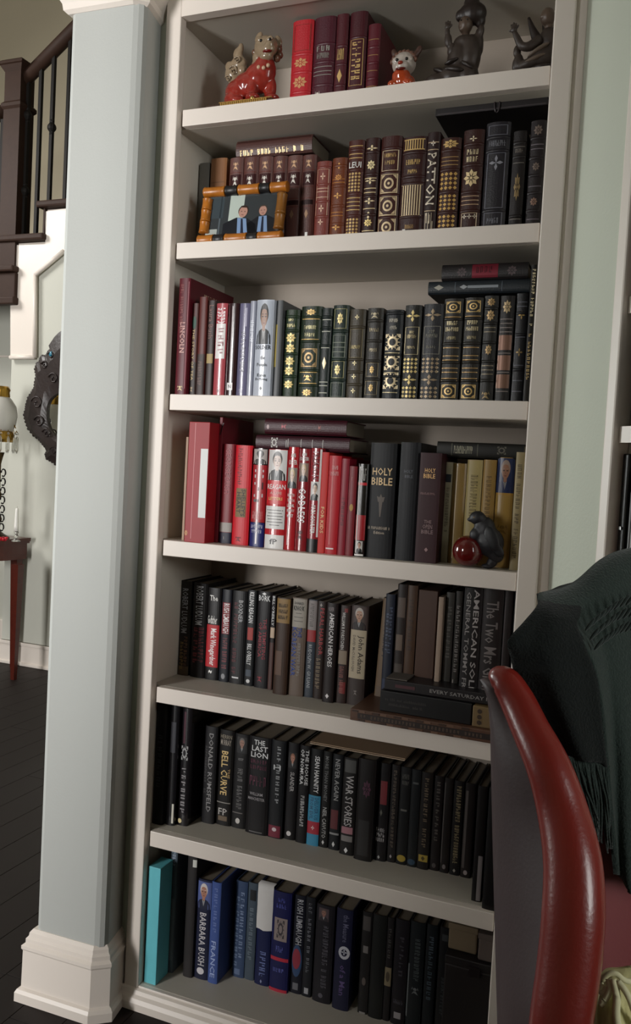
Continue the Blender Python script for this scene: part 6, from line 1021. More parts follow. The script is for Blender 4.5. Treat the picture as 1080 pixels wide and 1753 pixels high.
Rp = catmull(R_, 4); rad = [Rr[min(i//4, 13)] + (Rr[min(i//4+1, 13)] - Rr[min(i//4, 13)])*(i % 4)/4 for i in range(len(Rp))]
bm = bmesh.new(); tube_bm(bm, Rp, rad, 20, (0, 1, 0))
to_chair(bm_obj('wing_roll', bm, LEATH, None, True))
Ep = catmull(E_, 8)
def resample(p, n):
    L = [0]
    for a, b in zip(p[:-1], p[1:]): L.append(L[-1] + (b-a).length)
    out = []
    for i in range(n):
        t = L[-1]*i/(n-1); k = max(j for j in range(len(L)) if L[j] <= t + 1e-9); k = min(k, len(p)-2)
        out.append(p[k].lerp(p[k+1], (t-L[k])/max(1e-9, L[k+1]-L[k])))
    return out
Ea = resample(Ep, 30); Ra = resample(Rp, 30)
v = []; f = []; nc = 7
back_off = Vector((.004, .028, 0))
for a, b in zip(Ea, Ra):
    for i in range(nc):
        t = i/(nc-1)
        v.append(a.lerp(b, t) + Vector((-.010, -.006, 0))*math.sin(PI*t))
k = len(v)
for a, b in zip(Ea, Ra):
    for i in range(nc): v.append(a.lerp(b, i/(nc-1)) + back_off)
for j in range(29):
    for i in range(nc-1):
        q_ = j*nc+i; f += [(q_, q_+nc, q_+nc+1, q_+1), (k+q_, k+q_+1, k+q_+nc+1, k+q_+nc)]
    f += [(j*nc, k+j*nc, k+(j+1)*nc, (j+1)*nc), (j*nc+nc-1, (j+1)*nc+nc-1, k+(j+1)*nc+nc-1, k+j*nc+nc-1)]
for i in range(nc-1): f += [(i, i+1, k+i+1, k+i), (29*nc+i, k+29*nc+i, k+29*nc+i+1, 29*nc+i+1)]
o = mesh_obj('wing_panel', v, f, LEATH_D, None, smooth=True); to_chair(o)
# back rest
bk = [[(1.018, -0.8283, 1.051), (1.027, -0.794, 1.123), (1.049, -0.7448, 1.175), (1.092, -0.7001, 1.192), (1.159, -0.6196, 1.196), (1.258, -0.5061, 1.179)],
      [(1.005, -0.8408, 1.02), (1.01, -0.8112, 1.032), (1.06, -0.7592, 1.033), (1.103, -0.7153, 1.028), (1.17, -0.6355, 1.018), (1.267, -0.5336, 0.9992)],
      [(0.9977, -0.8616, 0.8851), (1.026, -0.8348, 0.8798), (1.075, -0.7834, 0.8754), (1.118, -0.7399, 0.8665), (1.184, -0.6607, 0.8477), (1.275, -0.5723, 0.8228)],
      [(1.012, -0.8748, 0.7345), (1.04, -0.8532, 0.7297), (1.089, -0.8129, 0.7198), (1.132, -0.7699, 0.7064), (1.196, -0.7078, 0.6878), (1.281, -0.622, 0.6609)],
      [(1.025, -0.8894, 0.5725), (1.053, -0.8731, 0.57), (1.104, -0.8372, 0.5606), (1.146, -0.8, 0.5464), (1.209, -0.744, 0.5252), (1.287, -0.6717, 0.4966)]]
to_chair(sheet('backrest', bk, LEATH_IN, None, 5, 5, thick=.055))
seat_c = Vector((1.163, -0.8957, 0.6417)); seat_c.z = .40
bm = bmesh.new(); box_bm(bm, (-.27, -.24, -.10), (.27, .22, .05), .03)
for vv in bm.verts: vv.co = Matrix.Rotation(math.radians(25), 3, 'Z') @ vv.co + seat_c
to_chair(bm_obj('seat_cushion', bm, LEATH, None, True))
for sx in (-1, 1):
    for sy in (-1, 1):
        p = Matrix.Rotation(math.radians(25), 3, 'Z') @ Vector((.24*sx, .19*sy, 0)) + seat_c
        o = lathe('leg', [(.016, FLOOR), (.022, FLOOR + .1), (.03, .25), (.03, .31)], (p.x, p.y, 0), REDWOOD, None, 12); to_chair(o)

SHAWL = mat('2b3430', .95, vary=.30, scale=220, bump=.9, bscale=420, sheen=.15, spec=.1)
SHAWL_SHADED = mat('1a1d1c', .97, vary=.25, scale=220, bump=.9, bscale=420, sheen=.08, spec=.1)  # same knit made darker for the flap, shade behind the fold painted in
sh_ = thing('shawl', 'dark green black knitted shawl with fringe draped over the red chair back', 'shawl', (1.06, -.86, 1.0))
shM = Matrix.Translation((-1.06, .86, -1.0))
def to_shawl(o): o.data.transform(shM); o.parent = sh_
ripple = lambda u, t: (.004*math.sin(9*u + 3*t), -.010*math.sin(17*u + 2*t)*t, .0)
Bm = [[(0.9821, -0.7238, 1.157), (1.016, -0.6985, 1.18), (1.049, -0.6516, 1.205), (1.082, -0.6164, 1.217), (1.138, -0.5724, 1.224), (1.24, -0.4693, 1.193)],
      [(0.9856, -0.8179, 1.184), (1.016, -0.7944, 1.196), (1.047, -0.7594, 1.22), (1.078, -0.725, 1.234), (1.131, -0.6605, 1.241), (1.231, -0.5362, 1.214)],
      [(0.9906, -0.8648, 1.176), (1.026, -0.834, 1.184), (1.057, -0.8, 1.196), (1.087, -0.7662, 1.203), (1.135, -0.6983, 1.206), (1.228, -0.5819, 1.185)],
      [(1.011, -0.8737, 1.161), (1.038, -0.847, 1.157), (1.066, -0.8145, 1.16), (1.094, -0.776, 1.164), (1.144, -0.7079, 1.163), (1.23, -0.5941, 1.15)],
      [(1.04, -0.869, 1.136), (1.058, -0.8463, 1.129), (1.077, -0.8173, 1.124), (1.103, -0.7854, 1.126), (1.153, -0.7175, 1.122), (1.231, -0.6065, 1.108)],
      [(1.056, -0.8649, 1.094), (1.07, -0.844, 1.082), (1.087, -0.8161, 1.075), (1.113, -0.7845, 1.074), (1.158, -0.724, 1.066), (1.234, -0.6193, 1.05)],
      [(1.068, -0.8635, 1.031), (1.08, -0.8434, 1.02), (1.096, -0.8213, 1.015), (1.118, -0.7911, 1.012), (1.164, -0.7305, 1.002), (1.237, -0.6323, 0.9851)],
      [(1.079, -0.8573, 0.967), (1.088, -0.8438, 0.9557), (1.103, -0.8222, 0.9481), (1.124, -0.7978, 0.9459), (1.169, -0.7374, 0.9378), (1.241, -0.6454, 0.9185)],
      [(1.09, -0.8509, 0.9081), (1.097, -0.8437, 0.8928), (1.109, -0.8258, 0.8775), (1.129, -0.802, 0.8702), (1.174, -0.745, 0.8615), (1.245, -0.6586, 0.8464)]]
to_shawl(sheet('draped_cloth', Bm, SHAWL, None, 6, 6, thick=.006, fold=ripple))
Am = [[(0.9845, -0.8238, 1.183), (0.9997, -0.8121, 1.189), (1.014, -0.8008, 1.194), (1.028, -0.7895, 1.2)],
      [(0.9911, -0.8699, 1.178), (1.005, -0.8699, 1.176), (1.018, -0.8649, 1.174), (1.032, -0.8489, 1.17)],
      [(0.9806, -0.8943, 1.162), (0.9979, -0.8895, 1.165), (1.015, -0.885, 1.165), (1.031, -0.8681, 1.161)],
      [(0.9684, -0.9108, 1.144), (0.9925, -0.9056, 1.145), (1.017, -0.8959, 1.143), (1.043, -0.8773, 1.138)],
      [(0.9707, -0.8981, 1.123), (1.003, -0.905, 1.121), (1.027, -0.8954, 1.117), (1.056, -0.874, 1.108)],
      [(0.979, -0.8923, 1.091), (1.016, -0.9016, 1.09), (1.038, -0.8931, 1.084), (1.062, -0.8731, 1.075)],
      [(0.9973, -0.8891, 1.057), (1.031, -0.895, 1.057), (1.05, -0.888, 1.052), (1.068, -0.8703, 1.044)],
      [(1.019, -0.8869, 1.022), (1.045, -0.8889, 1.028), (1.06, -0.8834, 1.026), (1.073, -0.8675, 1.02)]]
to_shawl(sheet('corner_flap', Am, SHAWL_SHADED, None, 6, 5, thick=.006, fold=lambda u, t: (.002*math.sin(8*u+2*t), -.004*math.sin(11*u + 3*t)*t, 0)))
# knotted fringe: strands past counting, joined
bm = bmesh.new(); rf = random.Random(3)
p0, p1 = Vector((1.032, -0.893, 1.031)), Vector((1.073, -0.8675, 1.021)); q0, q1 = Vector((1.057, -0.8792, 0.9662)), Vector((1.081, -0.8623, 0.9369))
for i in range(46):
    t = (i + rf.random()*.6)/46
    a = p0.lerp(p1, t); b = q0.lerp(q1, t) + Vector((rf.uniform(-.004, .004), rf.uniform(-.003, .003), rf.uniform(-.012, .012)))
    mid = a.lerp(b, .5) + Vector((rf.uniform(-.004, .004), rf.uniform(-.004, .002), 0))
    tube_bm(bm, [a, a.lerp(mid, .6), mid, mid.lerp(b, .5), b], [.0014, .0012, .0012, .0012, .0008], 5)
o = bm_obj('fringe', bm, SHAWL, None, True); o['kind'] = 'stuff'; to_shawl(o)
# openwork rows of knots across the shawl
bm = bmesh.new()
rows_ = [[(1.045, -0.8625, 1.163), (1.065, -0.8246, 1.179), (1.084, -0.7897, 1.185), (1.111, -0.7466, 1.188)],
         [(1.05, -0.8631, 1.154), (1.069, -0.8267, 1.169), (1.088, -0.7942, 1.173), (1.112, -0.7524, 1.176)],
         [(1.055, -0.8616, 1.144), (1.073, -0.8278, 1.156), (1.09, -0.7973, 1.159), (1.113, -0.7581, 1.163)]]
for k, rw in enumerate(rows_):
    pts = resample(catmull(rw, 6), 13)
    for i, p in enumerate(pts):
        ball_bm(bm, p + Vector((0, -.006, 0)), (.0018, .0014, .0085), (0, .55, 0), 8, 6)
o = bm_obj('openwork_knots', bm, mat('2a322f', .95, sheen=.3, spec=.1), None, True); o['kind'] = 'stuff'; to_shawl(o)

# pale cushion
CU = mat('d2cc92', .8, vary=.10, scale=30, bump=.3, bscale=300)
cu_ = thing('gathered_cushion', 'pale yellow green gathered cushion with corded edge in the red chair', 'cushion', (1.12, -0.927, 0.7775))
cuM = Matrix.Translation(-cu_.location)
def to_cu(o): o.data.transform(cuM); o.parent = cu_
cg = [[(1.075, -0.921, 0.8185), (1.083, -0.9061, 0.8303), (1.097, -0.8955, 0.8311), (1.113, -0.8785, 0.8281), (1.152, -0.8473, 0.8201)],
      [(1.074, -0.9428, 0.8181), (1.085, -0.9427, 0.8383), (1.097, -0.9377, 0.8401), (1.113, -0.9158, 0.8323), (1.151, -0.8799, 0.8199)],
      [(1.076, -0.9483, 0.8031), (1.089, -0.9632, 0.8326), (1.1, -0.9636, 0.8379), (1.116, -0.9419, 0.8297), (1.151, -0.9019, 0.812)],
      [(1.078, -0.9489, 0.7729), (1.092, -0.974, 0.8097), (1.105, -0.9789, 0.8195), (1.12, -0.9625, 0.814), (1.151, -0.9241, 0.7969)],
      [(1.082, -0.9445, 0.7254), (1.096, -0.9695, 0.7639), (1.109, -0.9797, 0.7753), (1.124, -0.9634, 0.7691), (1.155, -0.9253, 0.7533)],
      [(1.087, -0.9243, 0.6657), (1.1, -0.9393, 0.6932), (1.114, -0.944, 0.7016), (1.13, -0.9274, 0.6949), (1.16, -0.8946, 0.6813)]]
to_cu(sheet('cushion_cover', cg, CU, None, 9, 6, thick=.05, fold=lambda u, t: (0, -.007*abs(math.sin(15*u + 3.0*t))*max(0, math.sin(PI*min(1, t*1.3))), 0)))
def cord(name, pts, r): to_cu(tube(name, catmull(pts, 6), r, mat('e2deb4', .8), None, 8))
cord('piping', [(1.081, -0.9665, 0.7682), (1.079, -0.9653, 0.8059), (1.078, -0.9642, 0.8296), (1.081, -0.962, 0.847), (1.087, -0.9625, 0.8577), (1.094, -0.9626, 0.8604), (1.101, -0.9623, 0.8566), (1.108, -0.9575, 0.8543), (1.122, -0.9434, 0.8536)], .0026)
cord('gathered_fold', [(1.083, -0.9678, 0.8506), (1.082, -0.9704, 0.8454), (1.084, -0.972, 0.8451), (1.088, -0.9701, 0.8501)], .0026)
cord('gathered_fold', [(1.088, -0.9695, 0.8576), (1.09, -0.9735, 0.8515), (1.087, -0.9753, 0.8428), (1.083, -0.9748, 0.8351)], .003)
cord('gathered_fold', [(1.092, -0.9721, 0.8601), (1.096, -0.9776, 0.8486), (1.097, -0.9823, 0.8328), (1.102, -0.9859, 0.8148)], .0034)
cord('gathered_fold', [(1.096, -0.9727, 0.8594), (1.104, -0.9776, 0.8535), (1.111, -0.9788, 0.84), (1.117, -0.9791, 0.8261)], .003)

# ------------------------------------------------------------------ second bookcase in the right wall
b2 = thing('white_bookcase', 'white bookcase cut off at the far right edge behind the shawl', 'bookcase', on45(.14, 0, 0))
o_ = Vector(on45(.14, 0, 0))
def p45(name, *a, par=b2, **k):
    o = prism45(name, *a, **k); o.data.transform(Matrix.Translation(-par.location)); o.parent = par; return o
p45('stile', .140, .166, -.03, .010, FLOOR, 2.85, WHITE, bev=.004)
p45('stile', .98, 1.02, -.03, .010, FLOOR, 2.85, WHITE, bev=.004)
p45('side_panel', .150, .166, -.34, -.0305, FLOOR, 2.85, WHITE_IN)
p45('side_panel', .98, .996, -.34, -.0305, FLOOR, 2.85, WHITE_IN)
p45('back_panel', .166, .98, -.346, -.34, FLOOR, 2.85, WHITE_IN)
zA = (1.022, 0.0077, 1.651)[2]; zB = (1.038, 0.0013, 1.415)[2]
for z in (zA, zB, zB - .36, zB - .72, zA + .36):
    p45('shelf', .168, .978, -.338, -.002, z - .030, z, WHITE)
def item45(name, label, cat, s0, s1, d0, d1, z0, h, m):
    t = thing(name, label, cat, on45((s0+s1)/2, (d0+d1)/2, z0))
    p45('body', s0, s1, d0, d1, z0, z0 + h, m, par=t, bev=.003)
    return t
BLK = mat('0f0f10', .35)
t = item45('black_box', 'black equipment box on the second bookcase shelf at the right edge', 'box', .180, .40, -.22, -.02, zB + .0005, .165, mat('17171a', .4))
p45('front_panel', .186, .394, -.0195, -.016, zB + .008, zB + .158, BLK, par=t)
t = item45('brown_box', 'brown box at the right edge on the upper shelf of the second bookcase', 'box', .184, .38, -.22, -.03, zA + .0005, .16, mat('4a2c18', .5))
p45('lid', .182, .382, -.22, -.028, zA + .14, zA + .166, mat('3c2414', .5), par=t)
t = item45('black_binder', 'tall narrow black binder under the shelf at the right edge', 'binder', .170, .186, -.24, -.012, zB - .3595, .31, BLK)
p45('finger_ring', .175, .181, -.0125, -.009, zB - .19, zB - .184, mat('8a8a8a', .3, metal=.8), par=t)
t = item45('white_binder', 'grey and white binder right of the tall black binder', 'binder', .188, .205, -.24, -.020, zB - .3595, .30, mat('9a9a98', .5))
p45('spine_label', .190, .194, -.021, -.0185, zB - .34, zB - .08, mat('5a5a5a', .5), par=t)
item45('pale_binder', 'pale grey binder at the very right edge below the black box', 'binder', .207, .26, -.24, -.030, zB - .3595, .30, mat('c6c8c2', .6))

# ------------------------------------------------------------------ hall: walls, stairs, table, lamp, mirror
HY = 2.55
cx_ = (-2.756, 2.55, 1.587)[0]
structure(box('wall_hall', (cx_, HY, FLOOR), (-0.3, HY + .12, (-2.603, 2.55, 2.597)[2]), HALL_WALL))
structure(box('wall_recess', (-6.0, 3.05, FLOOR), (cx_ + .6, 3.17, (-3.15, 2.9, 2.413)[2]), HALL_WALL))
structure(box('wall_stair', (-6.0, 4.0, FLOOR), (-0.3, 4.12, 5.2), mat('b3a992', .85, vary=.02, scale=3)))
structure(box('wall_hall_side', (-6.12, -4.5, FLOOR), (-6.0, 4.2, 5.2), HALL_WALL))
structure(box('wall_hall_right', (-0.30, 0.46, FLOOR), (-0.18, 4.2, 5.2), HALL_WALL))
bb = structure(box('baseboard_back', (cx_ - .0, HY - .018, FLOOR), (-0.3, HY, FLOOR + .150), WHITE, None, .003))
structure(box('trim_2', (cx_ - .0, HY - .024, FLOOR + .128), (-0.3, HY, FLOOR + .150), WHITE, None, .004))
structure(box('trim_3', (cx_ - .0, HY - .028, FLOOR), (-0.3, HY, FLOOR + .022), WHITE, None, .005))
structure(box('baseboard_recess', (-6.0, 3.03, FLOOR), (cx_ + .3, 3.05, FLOOR + .15), WHITE, None, .003))
structure(box('trim_4', (-6.0, 3.035, (-3.266, 3.05, 1.985)[2]), (cx_ + .1, 3.05, (-3.266, 3.05, 1.997)[2]), WHITE))

stair = thing('staircase', 'white and dark wood staircase rising behind the hall with iron balusters', 'staircase', (cx_, HY, FLOOR))
def to_st(o):
    o.data.transform(Matrix.Translation(-stair.location)); o.parent = stair; return o
T1 = ((-2.595, 2.51, 2.873), (-2.456, 2.51, 2.676), (-2.705, 2.51, 2.482))
zt1, zt2, zt3 = T1[0][2], T1[1][2], T1[2][2]
rise = zt1 - zt2
xr1 = (-2.512, 2.53, 2.749)[0]; xr2 = (-2.774, 2.53, 2.581)[0]
run = xr1 - xr2
# solid stepped core with the stringer face
nst = 8
core = []
xs = xr2
zz = zt2 - .045
poly = [(xr2, (-2.783, 2.53, 2.574)[2]), (xr2, zz)]
for k in range(nst):
    poly += [(xr1 + k*run, zz + k*rise), (xr1 + k*run, zz + (k+1)*rise)]
poly += [(xr1 + nst*run, zz + nst*rise), (xr1 + nst*run, (-2.783, 2.53, 2.574)[2])]
v = [(x, 2.545, z) for x, z in poly] + [(x, 3.6, z) for x, z in poly]; n = len(poly)
f = [tuple(range(n))[::-1], tuple(range(n, 2*n))] + [(i, (i+1) % n, n+(i+1) % n, n+i) for i in range(n)]
to_st(mesh_obj('stair_core', v, f, WHITE))
for k in range(nst):
    x0 = (xr1 - run if k == 0 else xr1 + (k-1)*run) - (.75 if k == 0 else .05)
    z1 = zt2 + k*rise
    to_st(box('tread', (x0, 2.49, z1 - .042), (xr1 + k*run + .012, 3.6, z1), DARKWOOD, None, .012))
    if k: to_st(box('riser', (xr1 + (k-1)*run - .012, 2.52, z1 - rise + .001), (xr1 + (k-1)*run, 3.6, z1 - .043), DARKWOOD))
to_st(box('tread', (xr2 - 1.2, 2.47, zt3 - .040), (T1[2][0] + .0, 3.6, zt3), DARKWOOD, None, .012))
to_st(box('landing_fascia', (xr2 - 1.2, 2.50, (-2.775, 2.5, 2.274)[2]), ((-2.709, 2.5, 2.353)[0], 2.545, zt3 - .041), DARKWOOD, None, .006))
to_st(box('landing_trim', (xr2 - 1.2, 2.48, (-2.775, 2.5, 2.26)[2] - .02), ((-2.7, 2.5, 2.353)[0], 2.546, (-2.775, 2.5, 2.274)[2] + .012), DARKWOOD, None, .008))
# skirt panel with its moulded edge
sk = [(-2.78, 2.53, 2.618), (-2.506, 2.53, 2.612), (-2.515, 2.53, 2.813), (-2.308, 2.53, 2.825), (-2.298, 2.53, 2.61), (-2.361, 2.53, 2.563), (-2.574, 2.53, 2.424), (-2.554, 2.53, 1.912), (-2.748, 2.53, 1.911)]
v = [(p[0], 2.528, p[2]) for p in sk] + [(p[0], 2.55, p[2]) for p in sk]; n = len(sk)
f = [tuple(range(n))[::-1], tuple(range(n, 2*n))] + [(i, (i+1) % n, n+(i+1) % n, n+i) for i in range(n)]
to_st(mesh_obj('skirt_panel', v, f, WHITE))
for a, b in ((5, 6), (6, 7), (7, 8)):
    to_st(tube('skirt_moulding', [(sk[a][0], 2.526, sk[a][2]), (sk[b][0], 2.526, sk[b][2])], .014, WHITE, None, 6))
nx0, nx1 = (-2.855, 2.55, 3.067)[0], (-2.729, 2.55, 3.058)[0]
ncx = (nx0 + nx1)/2; nh = (nx1 - nx0)/2
ny = 2.575
ztop = (-2.821, 2.55, 3.761)[2]
def sq(zs): 
    return [([(ncx - nh*s, ny - nh*s), (ncx + nh*s, ny - nh*s), (ncx + nh*s, ny + nh*s), (ncx - nh*s, ny + nh*s)], z) for s, z in zs]
to_st(loft_poly('newel_post', sq([(1.02, zt3), (1.02, ztop - .30), (1.22, ztop - .285), (1.22, ztop - .265), (1.0, ztop - .25), (1.0, ztop - .07), (1.15, ztop - .055), (1.35, ztop - .035), (1.5, ztop - .03), (1.5, ztop - .015), (1.2, ztop)]), DARKWOOD))
h0 = Vector((-2.773, 2.575, 3.644)); h1 = Vector((-2.416, 2.575, 3.898))
dirh = (h1 - h0); h2 = h0 + dirh*3.0
bm = bmesh.new(); tube_bm(bm, [h0, h0.lerp(h2, .5), h2], .042, 10)
to_st(bm_obj('handrail', bm, DARKWOOD, None, True))
bm = bmesh.new(); tube_bm(bm, [Vector((-2.888, 2.575, 3.496)), Vector((-3.131, 2.575, 3.377)), Vector((-3.936, 2.575, 2.961))], .040, 10)
to_st(bm_obj('handrail', bm, DARKWOOD, None, True))
def baluster(xb, zb, zt, knobs):
    bm = bmesh.new(); box_bm(bm, (xb - .011, ny - .011, zb), (xb + .011, ny + .011, zt))
    for zk in knobs:
        lathe_bm(bm, [(.010, -.05), (.016, -.04), (.013, -.03), (.026, -.012), (.028, 0), (.026, .012), (.013, .03), (.016, .04), (.010, .05)], (xb, ny, zk), 10)
    to_st(bm_obj('baluster', bm, IRON))
for px, pb, pt_, kn in ((44.5, 398, 132, (195, 325)), (65.5, 398, 118, ()), (86, 345, 98, (221,)), (112, 345, 75, ())):
    xb = ((-2.926, 2.575, 3.081)[0] + px*((-2.464, 2.575, 3.046)[0] - (-2.926, 2.575, 3.081)[0])/100)
    zb = zt2 if pb > 390 else zt1
    zt_ = h0.z + (xb - h0.x)/dirh.x*dirh.z
    zpx = lambda py: (-2.695, 2.575, 4.142)[2] + py*((-2.628, 2.575, 2.696)[2] - (-2.695, 2.575, 4.142)[2])/400
    baluster(xb, zb, zt_, [zpx(k) for k in kn])
xs_ = run/3
for k in range(1, 7):
    xb = xr1 + k*run*.62 + .35
    baluster(xb, zt1 + (int((xb - xr1)/run))*rise, h0.z + (xb - h0.x)/dirh.x*dirh.z, [])
baluster((-2.916, 2.575, 3.081)[0], zt3, (-2.922, 2.575, 3.43)[2], [])

# half-round console table
TB = Vector((-2.383, 2.213, -0.052))
TZ = (-2.31, 2.2, 0.7794)[2]
tb_ = thing('console_table', 'dark red half round console table with slim tapered legs in the hall', 'table', (TB.x - .36, HY - .05, FLOOR))
tr = ((-2.509, 2.48, 0.7457)[0] - (TB.x - .36))
def half(name, r, z0, z1, m, r2=None):
    n = 26; v = []; r2 = r2 or r
    for rr, z in ((r, z0), (r2, z1)):
        v += [(rr*math.copysign(abs(math.cos(PI + PI*i/n))**.6, math.cos(PI + PI*i/n)), -(HY-.05-TB.y+.06)/tr*rr*abs(math.sin(PI*i/n))**.6, z - FLOOR) for i in range(n+1)]
    k = n+1
    f = [(i, i+1, k+i+1, k+i) for i in range(n)] + [(n, 0, k, k+n), tuple(range(k))[::-1], tuple(range(k, 2*k))]
    return mesh_obj(name, v, f, m, tb_)
half('table_top', tr, TZ - .022, TZ, REDWOOD)
half('table_top_moulding', tr*.96, TZ - .034, TZ - .0225, REDWOOD)
half('apron', tr*.88, TZ - .135, TZ - .0345, REDWOOD)
for px, py in ((TB.x + .0, TB.y + .03), (TB.x - .72, TB.y + .012), (TB.x - .21, HY - .075), (TB.x - .59, HY - .075)):
    lx, ly = px - (TB.x - .36), py - (HY - .05)
    bm = bmesh.new()
    w0, w1 = .013, .026
    vs = [bm.verts.new((lx + sx*w, ly + sy*w, z)) for w, z in ((w0, 0), (w1, TZ - .135 - FLOOR)) for sx, sy in ((-1,-1),(1,-1),(1,1),(-1,1))]
    for q_ in ((3,2,1,0),(4,5,6,7),(0,1,5,4),(1,2,6,5),(2,3,7,6),(3,0,4,7)): bm.faces.new([vs[i] for i in q_])
    bm_obj('leg', bm, REDWOOD, tb_)

# lamp with glass shade and prisms
LA = Vector((-2.583, 2.28, 0.7662))
lamp = thing('table_lamp', 'brass lamp with a frosted glass globe and hanging crystal prisms on the console table', 'lamp', (LA.x, LA.y, TZ))
zl = lambda py: (-2.699, 2.28, 3.989)[2] + py*((-2.544, 2.28, 0.505)[2] - (-2.699, 2.28, 3.989)[2])/1000 - TZ
lathe('lamp_base', [(.075, 0), (.075, .012), (.045, .03), (.02, .05), (.016, .09), (.028, .12), (.016, .16)], (0, 0, 0), mat('3a2c1a', .35, metal=.7), lamp, 20)
lathe('stem', [(.012, .16), (.012, .24), (.022, .27), (.012, .30), (.012, zl(790)), (.02, zl(780)), (.03, zl(770))], (0, 0, 0), mat('4a3a22', .3, metal=.8), lamp, 14)
for k in range(7):
    z_ = zl(900) + k*.055
    ring = [(.018 + .024*(1 - math.cos(a))*.5*1.4, 0, z_ + .022*math.sin(a)) for a in [i*PI/6 for i in range(11)]]
    tube('scroll', ring, .0045, IRON, lamp, 6)
lathe('gallery', [(.075, zl(752)), (.082, zl(746)), (.078, zl(738)), (.065, zl(730))], (0, 0, 0), BRASS, lamp, 24)
lathe('glass_shade', [(.062, zl(738)), (.088, zl(722)), (.096, zl(706)), (.088, zl(690)), (.060, zl(678)), (.04, zl(672))], (0, 0, 0), mat('d9d7d0', .35, trans=.35), lamp, 28)
lathe('collar', [(.040, zl(678)), (.050, zl(674)), (.046, zl(666)), (.052, zl(662)), (.04, zl(656))], (0, 0, 0), BRASS, lamp, 20)
for k in range(14):
    a = 2*PI*k/14 + .1
    c, s_ = .100*math.cos(a), .100*math.sin(a)
    pr_ = lathe('prism', [(.001, zl(771)), (.009, zl(765)), (.0075, zl(745)), (.002, zl(741))], (c, s_, 0), GLASS, lamp, 6, False)
    bm = bmesh.new(); ball_bm(bm, (c, s_, zl(737)), .008, u=8, v=6); bm_obj('bead', bm, GLASS, lamp, True)
    tube('hook', [(c*.8, s_*.8, zl(742)), (c*.95, s_*.95, zl(731)), (c, s_, zl(735))], .002, BRASS, lamp, 5)
# small prism drop and mirrored finial at the shade's right
tube('chain_arm', [(.095, 0, zl(742)), (.115, -.01, zl(722)), (.125, -.01, zl(728))], .003, BRASS, lamp, 6)

CA = Vector((-2.4, 2.24, 0.7555))
cd = thing('candle_holder', 'glass candlestick on the right end of the console table', 'candlestick', (CA.x, CA.y, TZ + .0005))
zc_ = lambda py: (-2.531, 2.24, 3.943)[2] + py*((-2.376, 2.24, 0.5262)[2] - (-2.531, 2.24, 3.943)[2])/1000 - TZ
lathe('foot', [(.026, 0), (.026, .005), (.010, .013), (.008, .02)], (0, 0, 0), GLASS, cd, 16)
lathe('cup', [(.008, .02), (.015, .034), (.010, .042), (.014, .055), (.012, .062)], (0, 0, 0), GLASS, cd, 16)
tp = thing('taper_candle', 'white taper candle standing in the glass candlestick', 'candle', (CA.x, CA.y, TZ + .0628))
lathe('wax', [(.0135, 0), (.013, .03), (.0095, .12), (.008, .135), (.002, .139)], (0, 0, 0), mat('f4f2ec', .5), tp, 14)
tube('wick', [(0, 0, .138), (.0005, 0, .146)], .0008, mat('2a2622', .9), tp, 5)

FLp = Vector((-2.429, 2.16, 0.7513))
fl = thing('red_flower', 'bright red flower lying on the console table at the left edge', 'flower', (FLp.x, FLp.y, TZ + .0005))
for k in range(9):
    a = 2*PI*k/9
    bm = bmesh.new(); ball_bm(bm, (.018*math.cos(a), .018*math.sin(a), .016 + .004*(k % 2)), (.016, .010, .010), (0, -.5, a), 8, 6); bm_obj('petal', bm, mat('c01c2c', .6), fl, True)
bm = bmesh.new(); ball_bm(bm, (0, 0, .024), .009, u=8, v=6); bm_obj('flower_centre', bm, mat('7a1420', .7), fl, True)
lathe('calyx', [(.004, 0), (.010, .006), (.012, .012)], (0, 0, 0), mat('2c4a24', .7), fl, 8)

# ornate mirror
outl = [(-2.166, 2.53, 2.125), (-2.304, 2.53, 2.098), (-2.368, 2.53, 2.067), (-2.403, 2.53, 2.038), (-2.428, 2.53, 2.006), (-2.445, 2.53, 1.984), (-2.426, 2.53, 1.963), (-2.448, 2.53, 1.948), (-2.46, 2.53, 1.926), (-2.473, 2.53, 1.915), (-2.496, 2.53, 1.919), (-2.509, 2.53, 1.905), (-2.512, 2.53, 1.883), (-2.534, 2.53, 1.872), (-2.546, 2.53, 1.839), (-2.536, 2.53, 1.802), (-2.543, 2.53, 1.758), (-2.546, 2.53, 1.722), (-2.567, 2.53, 1.692), (-2.593, 2.53, 1.659), (-2.605, 2.53, 1.618), (-2.608, 2.53, 1.589), (-2.62, 2.53, 1.551), (-2.605, 2.53, 1.508), (-2.584, 2.53, 1.464), (-2.541, 2.53, 1.425), (-2.494, 2.53, 1.401), (-2.466, 2.53, 1.373), (-2.438, 2.53, 1.348), (-2.428, 2.53, 1.33), (-2.44, 2.53, 1.308), (-2.43, 2.53, 1.283), (-2.389, 2.53, 1.266), (-2.343, 2.53, 1.239), (-2.122, 2.53, 1.221)]
ov = [Vector(p) for p in outl]
mcx = ov[0].x; mcz = (-2.139, 2.53, 1.582)[2]
rx_ = mcx - (-2.446, 2.53, 1.629)[0]; rzt = (-2.146, 2.53, 1.717)[2] - mcz; rzb = mcz - (-2.13, 2.53, 1.379)[2]
n = len(ov)
inn = []
for i, p in enumerate(ov):
    a = PI/2 + PI*max(0, min(1, (i - 2)/(n - 4.0)))
    c, s_ = math.cos(a), math.sin(a)
    sc = 1.0
    inn.append(Vector((mcx + rx_*(abs(c)**.8)*(-1 if c < 0 else 1), 2.53, mcz + (rzt if s_ > 0 else rzb)*abs(s_)**.8*(1 if s_ > 0 else -1))))
mr = thing('ornate_mirror', 'carved dark wood mirror hanging on the hall wall half hidden by the white wall end', 'mirror', (mcx, HY - .02, mcz))
loop_o = ov + [Vector((2*mcx - p.x, p.y, p.z)) for p in reversed(ov[1:-1])]
loop_i = inn + [Vector((2*mcx - p.x, p.y, p.z)) for p in reversed(inn[1:-1])]
N_ = len(loop_o)
v = []; 
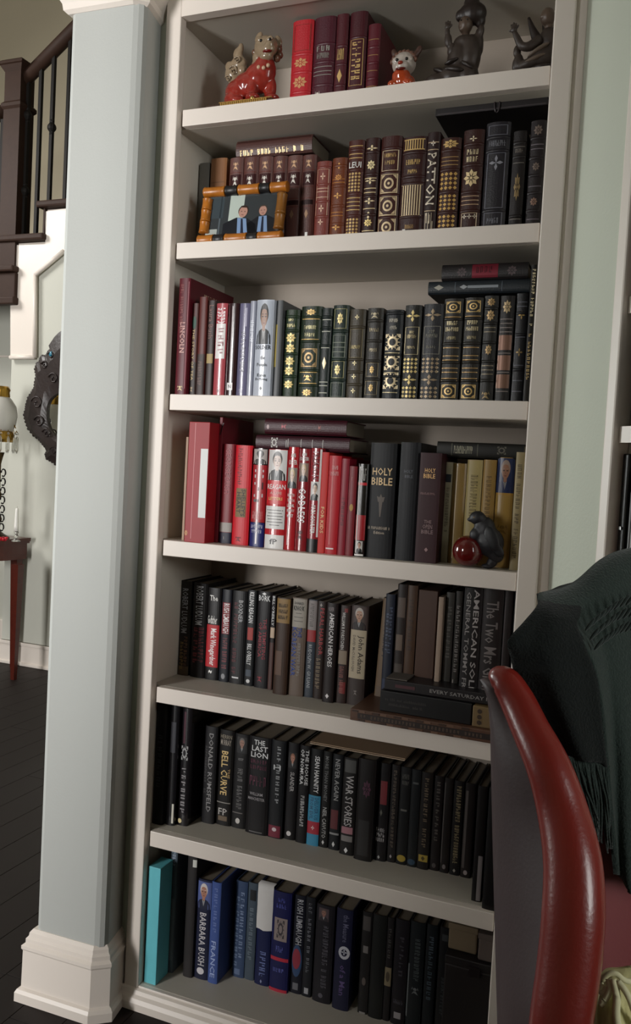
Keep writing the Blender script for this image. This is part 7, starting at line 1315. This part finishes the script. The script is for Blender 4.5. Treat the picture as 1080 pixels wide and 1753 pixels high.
for ly, L_ in ((2.545, loop_o), (2.520, loop_o)):
    v += [(p.x, ly, p.z) for p in L_]
v += [(p.x*.75 + q.x*.25, 2.505, p.z*.75 + q.z*.25) for p, q in zip(loop_o, loop_i)]
v += [(p.x*.25 + q.x*.75, 2.510, p.z*.25 + q.z*.75) for p, q in zip(loop_o, loop_i)]
v += [(p.x, 2.525, p.z) for p in loop_i] + [(p.x, 2.545, p.z) for p in loop_i]
f = []
for r_ in range(5):
    for i in range(N_): f.append((r_*N_+i, r_*N_+(i+1) % N_, (r_+1)*N_+(i+1) % N_, (r_+1)*N_+i))
CARV = mat('2c2220', .38, vary=.3, scale=30, bump=.6, bscale=60)
o = mesh_obj('carved_frame', v, f, CARV); o.data.transform(Matrix.Translation(-mr.location)); o.parent = mr
o = mesh_obj('mirror_glass', [(p.x, 2.540, p.z) for p in loop_i], [tuple(range(N_))], mat('dcdcd2', .03, metal=1.0)); o.data.transform(Matrix.Translation(-mr.location)); o.parent = mr
for px_, rr in (((-2.507, 2.5, 1.625), .035), ((-2.483, 2.5, 1.509), .032), ((-2.388, 2.5, 1.778), .030), ((-2.426, 2.5, 1.438), .026), ((-2.459, 2.5, 1.861), .022), ((-2.413, 2.5, 1.922), .018), ((-2.367, 2.5, 1.332), .022)):
    for sgn in (1, -1):
        cxr = px_[0] if sgn == 1 else 2*mcx - px_[0]
        pts = [Vector((cxr + 1.35*rr*t/9.5*math.cos(t)*sgn, 2.505, px_[2] + 1.35*rr*t/9.5*math.sin(t))) - mr.location for t in [1.5 + i*.45 for i in range(18)]]
        tube('carved_scroll', pts, .0052, CARV, mr, 6)
bm = bmesh.new()
for i, p in enumerate(ov[6:-1]):
    q_ = p.lerp(ov[7+i], .5)
    for c in (p, q_):
        for sg in (1, -1): ball_bm(bm, Vector((c.x if sg == 1 else 2*mcx - c.x, 2.53, c.z)) - mr.location, (.011, .012, .011), u=8, v=6)
o = bm_obj('carved_beading', bm, CARV, mr, True); o['kind'] = 'stuff'
gem = Vector((-2.413, 2.505, 1.93)) - mr.location
bm = bmesh.new(); ball_bm(bm, gem, (.012, .008, .018), (0, .4, 0)); bm_obj('glass_boss', bm, mat('2a7a96', .08, coat=1.0), mr, True)
